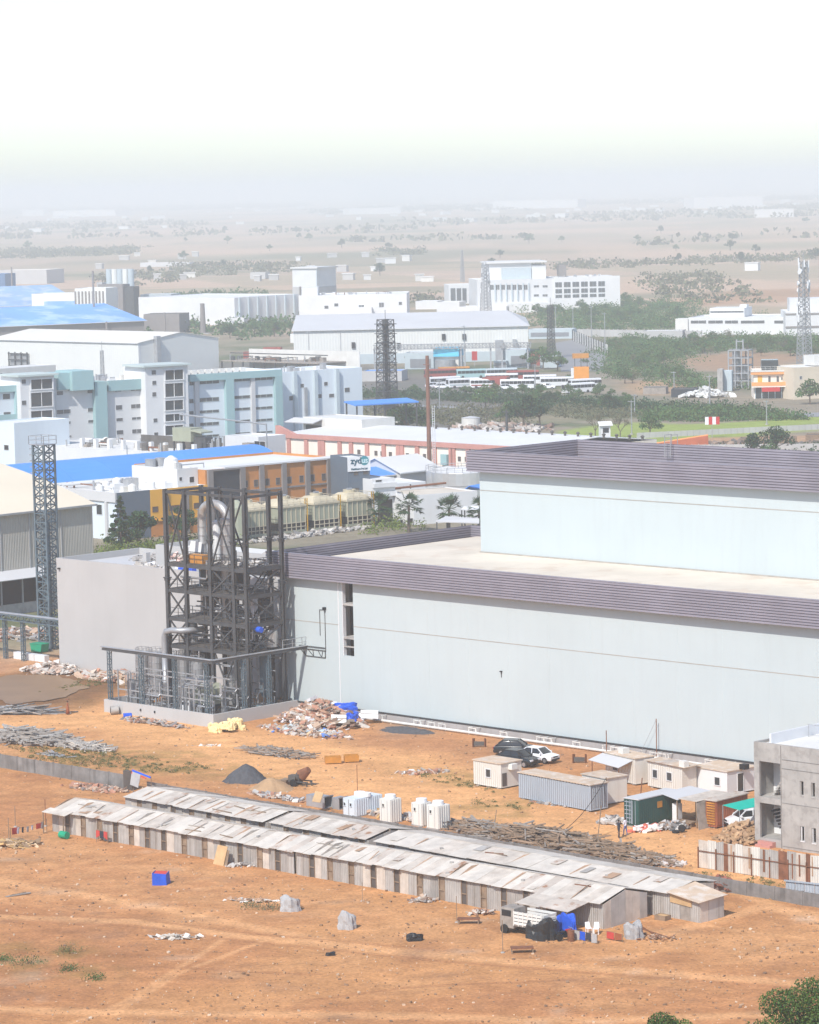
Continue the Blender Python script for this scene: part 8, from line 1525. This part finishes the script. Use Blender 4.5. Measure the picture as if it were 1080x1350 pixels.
mx = thing('concrete_mixer', 'rusty concrete mixer on two wheels beside the sand heap', 'mixer', Fr(G(393, 1036), WA+.3)); ob('drum', MB().tube((.4, 0, 1.1), (1.3, 0, 1.75), .62, 14, .34), M['rust'], mx); ob('drum_back', MB().tube((0, 0, .85), (.39, 0, 1.1), .4, 14, .62), M['deck'], mx); ob('frame', MB().bar((-.6,-.5,.5), (1.4,-.5,.5), .12).bar((-.6,.5,.5), (1.4,.5,.5), .12).bar((.4,-.5,.5), (.4,-.6,1.3), .12).bar((.4,.5,.5), (.4,.6,1.3), .12).bar((1.3,-.5,0), (1.3,-.5,.5), .1).bar((1.3,.5,0), (1.3,.5,.5), .1), M['steel'], mx); ob('engine_box', MB().box(-.9, -.4, .4, -.1, .4, 1.1), M['deck'], mx)
for y in (-.65, .65): ob('wheel', MB().tube((-.2, y-.08, .38), (-.2, y+.08, .38), .38, 14), M['tyre'], mx)
ob('hopper', MB().extx([(-.6, .15), (.6, .15), (.7, .6), (-.7, .6)], -1.9, -1.), M['wood'], mx); ob('towbar', MB().bar((1.4, 0, .5), (2.1, 0, .25), .09), M['steel'], mx)
def tray(px, lab, w_, ang):
    t = thing('skip_box', lab, 'skip', Fr(G(*px), ang), 'small orange skips'); ob('body', MB().box(0, 0, .1, w_, .06, .75).box(0, 1., .1, w_, 1.06, .75).box(0, .06, .1, .06, 1., .75).box(w_-.06, .06, .1, w_, 1., .75), M['skip_orange'], t); ob('floor', MB().box(.06, .06, .1, w_-.06, 1., .16), M['rust'], t); ob('foot', MB().box(.1, .1, -.05, .3, .9, .1).box(w_-.3, .1, -.05, w_-.1, .9, .1), M['rust'], t)
tray((429, 1008), 'open orange steel skip on the dirt, left one of two', 1.7, .1); tray((455, 1006), 'brown orange steel skip on the dirt, right one of two', 1.5, .15)
for px, lab in (((623, 985), 'dark folded trestle on the dirt left of the dark cars'), ((755, 1006), 'dark folded trestle on the dirt right of the white hatchback')):
    t = thing('steel_trestle', lab, 'trestle', Fr(G(*px), -.05), 'dark trestles'); ob('end', MB().slab((0, 0, 0), (.25, .4, 0), (.25, .4, .9), (0, 0, .95), .06), M['rust'], t); ob('end', MB().slab((1.3, 0, 0), (1.45, .4, 0), (1.45, .4, .85), (1.3, 0, .95), .06), M['rust'], t); ob('cradle', MB().slab((.05, .2, .1), (1.38, .2, .1), (1.38, .25, .55), (.05, .25, .6), .05), M['deck'], t)
# tank cubicles behind the rear sheds
def cubicle(px, w_, d, h, lab, m='plastic_white2', n=1, cat='cubicle', ang=0.):
    t = thing('tank_cubicle', lab, cat, Fr(G(*px), SB.ang+ang), 'white cubicles behind the rear sheds'); ob('cabin', MB().box(0, 0, -.05, w_, d, h), M[m], t)
    for k in range(n): x = w_*(k+.5)/n; ob('lid', MB().lathe([(.12, h+.42), (.52, h+.36), (.55, h+.02)], x, d/2, 18), M['plastic_white'], t)
    for k in range(n): x = w_*(k+.5)/n; window(t, x-.32, h-.75, x-.08, h-.45, pane='dark', fr=m, fw=.04); ob('door_seam', MB().box(x-.5, -.02, 0, x-.47, -.001, h-.1).box(x+.3, -.02, 0, x+.33, -.001, h-.1), M['galv'], t)
    for k in range(int(d/.3)): ob('rib', MB().box(w_+.001, .1+k*.3, 0, w_+.05, .22+k*.3, h-.05), M[m], t)
    ob('base', MB().box(-.05, -.05, -.1, w_+.05, d+.05, .12), M['concrete'], t); return t
cubicle((453, 1075), 1.7, 3.6, 1.75, 'light blue white tank cabin with a ribbed side and two lids', 'blue_white', 2); cubicle((501, 1084), 1.45, 1.5, 2.3, 'single cream white tank cubicle with a round lid standing alone'); cubicle((543, 1088), 1.35, 1.4, 2.2, 'left one of the joined pair of white tank cubicles'); cubicle((563, 1092), 1.5, 1.6, 2.25, 'right one of the joined pair of white tank cubicles, with a crate at its foot')
t = thing('metal_crate', 'small dark wire crate at the foot of the right tank cubicle', 'crate', Fr(G(582, 1093), SB.ang)); ob('frame', MB().bar((0,0,0), (0,0,.7), .06).bar((.9,0,0), (.9,0,.7), .06).bar((0,0,.7), (.9,0,.7), .06).bar((0,0,.35), (.9,0,.35), .06).bar((0,.5,0), (0,.5,.7), .06).bar((.9,.5,0), (.9,.5,.7), .06).bar((0,.5,.7), (.9,.5,.7), .06).bar((0,0,.7), (0,.5,.7), .06).bar((.9,0,.7), (.9,.5,.7), .06), M['steel'], t); ob('floor', MB().box(0, 0, .02, .9, .5, .08), M['deck'], t)
for i, (px, l, lab) in enumerate((((404, 1062), 2.6, 'long grey duct section lying left of the light blue cabin'), ((438, 1066), 1.0, 'short square grey duct end with an open dark mouth'))):
    t = thing('duct_section', lab, 'duct', Fr(G(*px), SB.ang), 'grey duct sections'); ob('shell', MB().box(0, 0, 0, l, .05, 1.1).box(0, 1.1, 0, l, 1.15, 1.1).box(0, .05, 0, l, 1.1, .05).box(0, .05, 1.05, l, 1.1, 1.1), M['galv'], t); ob('flange', MB().box(l-.05, -.08, -.05, l+.03, 1.23, .0).box(l-.05, -.08, 1.1, l+.03, 1.23, 1.2), M['vessel'], t); ob('inner', MB().box(l*.6, .06, .06, l*.62, 1.09, 1.04), M['dark'], t)
rubble('scrap_row', 'scrap and boxes along the boundary wall between the white cubicles', 'scrap', (520, 1078), 6.5, 1., .5, 240, GREY+BRICK+[(.5,.3,.12)], .1, .6, SB.ang); rubble('scrap_row', 'scrap and weeds along the boundary wall by the grey ducts', 'scrap', (366, 1052), 4.5, 1., .4, 140, GREY+BRICK+PALE, .1, .5, SB.ang)
rubble('bag_pile', 'white and red plastic bags piled before the green container', 'bags', (853, 1096), 1.5, .7, .6, 90, [(.75,.73,.7), (.7,.68,.65), (.6,.15,.1)], .2, .6); rubble('scrap_pile', 'coiled hose and scrap before the lean to shelter', 'scrap', (884, 1093), 2., .8, .8, 120, GREY+[(.1,.1,.1), (.3,.2,.14)], .1, .6); rubble('scrap_pile', 'pale broken concrete behind the two standing people', 'debris', (806, 1085), 1.4, .9, .6, 80, PALE+GREY, .15, .6); rubble('paper_scatter', 'white scraps on the dirt right of the yellow sacks', 'litter', (276, 983), 2., .8, .1, 60, [(.75,.7,.62)], .1, .4, flat=.1); rubble('paper_scatter', 'white rag and stones on the dirt left of the cream cabin', 'litter', (560, 1019), 3.2, 1.2, .25, 90, PALE+BRICK+[(.75,.74,.72)], .1, .5); rubble('gravel_strip', 'stones and rubbish under the long grey blue container', 'debris', (735, 1062), 4.5, .5, .25, 80, GREY+BRICK, .1, .4, WA)
for i, (px, lab) in enumerate((((899, 1097), 'upright tyre leaning by the lean to shelter'), ((891, 1098), 'tyre lying flat by the lean to shelter'))): t = thing('old_tyre', lab, 'tyre', G(*px), 'tyres'); ob('tread', MB().lathe([(.2, 0), (.34, .02), (.36, .12), (.34, .22), (.2, .24)], n=16), M['tyre'], t, rot=(1.3 if i == 0 else 0., 0, 0), loc=(0, 0, .35 if i == 0 else 0)); ob('hole', MB().lathe([(.19, .05), (.19, .06)], n=12), M['dark'], t, rot=(1.3 if i == 0 else 0., 0, 0), loc=(0, 0, .35 if i == 0 else 0))
pw = [G(-20, 893), G(60, 888), (G(108, 897)), G(118, 908), G(70, 925), G(10, 930), G(-40, 915)]; mb = MB(); n_ = 40; ctr = np.mean(np.array(pw), 0); pts = []
for k in range(n_):
    f = k/n_*len(pw); i = int(f); u = f-i; a = np.array(pw[i]); b = np.array(pw[(i+1) % len(pw)]); p = a*(1-u)+b*u; p = ctr+(p-ctr)*U(.86, 1.04); pts.append((p[0], p[1], .085))
mb.add(pts, [tuple(range(n_))]); struct('puddle', mb, M['mud_water'])
# loose stones and litter over the whole yard
r = np.random.default_rng(77); N = 7000; px_ = r.uniform(-30, 1110, N); py_ = 925+(1350-925)*r.random(N)**.9; mb = MB(); vs = []; fs = []; cs = []
cols = np.array([(.40,.24,.13), (.30,.18,.10), (.55,.40,.27), (.25,.16,.10), (.58,.46,.34), (.34,.20,.11)])
for i in range(N):
    g = G(px_[i], py_[i]); 
    if 0 < SA.l(g)[1] < 14 and -45 < SA.l(g)[0] < 60 and abs(SA.l(g)[0]) < 60 and SA.l(g)[1] < 12: continue
    s = .05+.16*r.random()**4; mb.obox(g[0], g[1], -.03, s*r.uniform(.7, 1.6), s, s*.55+.03, r.uniform(0, 3), r.normal()*.2, r.normal()*.2); c = cols[r.choice(6, p=(.25, .25, .18, .2, .06, .06))]*r.uniform(.8, 1.2); mb.c += [(*c, 1)]*6
ob('loose_stones', mb, M['rubble'], None, 'loose stones and clods strewn over the bare orange soil', 'stones', kind='stuff')
# clods and tufts in the disturbed strips
# ------------------------------------------------ people
def person(px, h, label, top, legs, heading, stride=.12, arm=(.1, .1), skirt=False, carry=None):
    t = thing('person', label, 'person', Fr(G(*px), heading)); k = h/1.72
    J = {'pel': (0, 0, .94), 'waist': (0, 0, 1.08), 'chest': (.01, 0, 1.32), 'neck': (.01, 0, 1.47), 'nk2': (.02, 0, 1.54), 'head': (.03, 0, 1.62), 'top': (.02, 0, 1.70)}
    R_ = {'pel': (.15, .125), 'waist': (.14, .11), 'chest': (.165, .12), 'neck': (.07, .065), 'nk2': (.055, .055), 'head': (.085, .10), 'top': (.06, .07)}; E = [('pel', 'waist'), ('waist', 'chest'), ('chest', 'neck'), ('neck', 'nk2'), ('nk2', 'head'), ('head', 'top')]
    for s, n_ in ((-1, 'l'), (1, 'r')):
        f = stride*s; J.update({n_+'hip': (0, .1*s, .88), n_+'kne': (f*.6+.03, .105*s, .49), n_+'ank': (f, .105*s, .09), n_+'toe': (f+.17, .115*s, .035), n_+'sho': (0, .2*s, 1.42), n_+'elb': (-.03+arm[0]*.4, .26*s, 1.14), n_+'wri': (.06+arm[0], .25*s, .90+arm[1]), n_+'han': (.09+arm[0], .245*s, .81+arm[1])})
        R_.update({n_+'hip': (.10, .10), n_+'kne': (.062, .062), n_+'ank': (.042, .042), n_+'toe': (.035, .03), n_+'sho': (.062, .062), n_+'elb': (.042, .042), n_+'wri': (.03, .03), n_+'han': (.035, .022)}); E += [('pel', n_+'hip'), (n_+'hip', n_+'kne'), (n_+'kne', n_+'ank'), (n_+'ank', n_+'toe'), ('chest', n_+'sho'), (n_+'sho', n_+'elb'), (n_+'elb', n_+'wri'), (n_+'wri', n_+'han')]
    ks = list(J); me = bpy.data.meshes.new('body'); me.from_pydata([tuple(c*k for c in J[q]) for q in ks], [(ks.index(a), ks.index(b)) for a, b in E], []); o = bpy.data.objects.new('body', me); SC.collection.objects.link(o); sk = o.modifiers.new('s', 'SKIN'); su = o.modifiers.new('u', 'SUBSURF'); su.levels = su.render_levels = 2
    for i, q in enumerate(ks): me.skin_vertices[0].data[i].radius = (R_[q][0]*k, R_[q][1]*k); me.skin_vertices[0].data[i].use_root = q == 'pel'
    dg = bpy.context.evaluated_depsgraph_get(); m2 = bpy.data.meshes.new_from_object(o.evaluated_get(dg)); bpy.data.objects.remove(o)
    m2.materials.clear(); [m2.materials.append(M[q]) for q in (top, legs, 'skin', 'hair', 'dark')]
    for p in m2.polygons:
        c = p.center/k; z = c.z; hand = abs(c.y) > .2 and z < 1.12
        p.material_index = 3 if z > 1.655 or (z > 1.56 and c.x < 0.0) else 2 if z > 1.475 or hand else 0 if z > .96 else 4 if z < .07 else 1
        p.use_smooth = True
    b = ob('body', m2, None, t); hd = MB()
    hd.lathe([(.02, .10), (.075, .07), (.092, .02), (.09, -.03)], n=14); hr = ob('hair', MB().add([(x*k*1.04, y*k*1.08, (z+1.64)*k) for x, y, z in hd.v], hd.f), M['hair'], t, smooth=True)
    ob('nose', MB().add([(.105*k, 0, 1.635*k), (.135*k, .0, 1.60*k), (.105*k, -.018*k, 1.595*k), (.105*k, .018*k, 1.595*k)], [(0,1,2), (0,3,1), (1,3,2), (0,2,3)]), M['skin'], t); [ob('eye', MB().lathe([(.004, -.006), (.011, 0), (.004, .006)], n=8), M['hair'], t, loc=(.112*k, .03*s*k, 1.645*k)) for s in (-1, 1)]; [ob('ear', MB().tube((.02*k, .09*s*k, 1.60*k), (.02*k, .105*s*k, 1.62*k), .028*k, 8), M['skin'], t) for s in (-1, 1)]
    ob('mouth', MB().box(.104*k, -.024*k, 1.562*k, .112*k, .024*k, 1.57*k), M['cloth_brown'], t)
    for s in (-1, 1):
        for q in range(4): y = (.235+.02*q-.012)*s; ob('finger', MB().path([((.085+arm[0])*k, y*k, (.80+arm[1])*k), ((.095+arm[0])*k, y*k, (.765+arm[1]-(.008 if q in (1, 2) else 0))*k), ((.087+arm[0])*k, y*k, (.74+arm[1]-(.01 if q in (1, 2) else 0))*k)], .0085*k, 6), M['skin'], t)
        ob('thumb', MB().path([((.10+arm[0])*k, .225*s*k, (.85+arm[1])*k), ((.135+arm[0])*k, .22*s*k, (.81+arm[1])*k)], .010*k, 6), M['skin'], t)
    if skirt: ob('skirt', MB().lathe([(.16*k, .98*k), (.2*k, .7*k), (.27*k, .12*k)], n=16), M[legs], t, smooth=True)
    if carry: ob('headload', MB().lathe([(.05, 1.86), (.2, 1.82), (.23, 1.72)], n=14), M[carry], t)
    return t
person((816, 1105), 1.72, 'person in dark clothes standing left of the one in pale clothes near the green container', 'cloth_dark', 'cloth_dark', .4, .1, (.12, .12)); person((824.8, 1101.5), 1.7, 'person in a pale lilac shirt standing right of the one in dark clothes', 'cloth_pale', 'cloth_blue', 2.6, .14, (.14, .2)); person((89.5, 942), 1.62, 'person in brown and red clothes walking on the dirt road left of the kerb wall', 'cloth_brown', 'cloth_brown', .2, .16, (.08, .05), True, 'rust')
# overhead wires and the swag cable in front of the grey container
pz = Vector(G(800, 1066)); t = thing('swag_cable', 'thin dark cable sagging from the grey blue container towards the timber pile', 'cable', pz); b = Vector(G(740, 1098))-pz; c2 = [Vector((b.x*f, b.y*f, 3.0-3.0*f-1.0*sin(pi*f)*.6)) for f in [i/10 for i in range(11)]]; ob('cable', MB().path([tuple(v) for v in c2], .03, 5), M['dark'], t); ob('hook', MB().bar((0, 0, 2.6), (0, 0, 3.05), .06), M['rust'], t)

# small pipework among the tanks behind the kerb wall
for k in range(46):
    x = U(1, TL-1.2); y = U(1.2, 5.5) if k < 30 else U(1., TD-1.5); x = x if k < 30 else TL-U(1.2, 5); z = U(.6, 4.6); l = U(1, 4); rr_ = random.choice((.05, .07, .1))
    ob('tank_pipe', MB().bend([(x, y, .15), (x, y, z-.2), (x+.2, y, z), (min(x+l, TL-.8), y, z), (min(x+l, TL-.8)+.01, y+.2, z+.25), (min(x+l, TL-.8)+.01, y+.2, z+U(.6, 1.6))], rr_, 7), M[random.choice(('galv', 'vessel', 'steel'))], PR)
fr_ = MB()
for x in [1+2.2*i for i in range(int((TL-2)/2.2)+1)]:
    for y in (1.4, 4.2): fr_.bar((x, y, 0), (x, y, 4.9), .12)
for z in (2.6, 4.8):
    for y in (1.4, 4.2): fr_.bar((1, y, z), (TL-1.4, y, z), .12)
ob('tank_frame', fr_, M['galv'], PR)
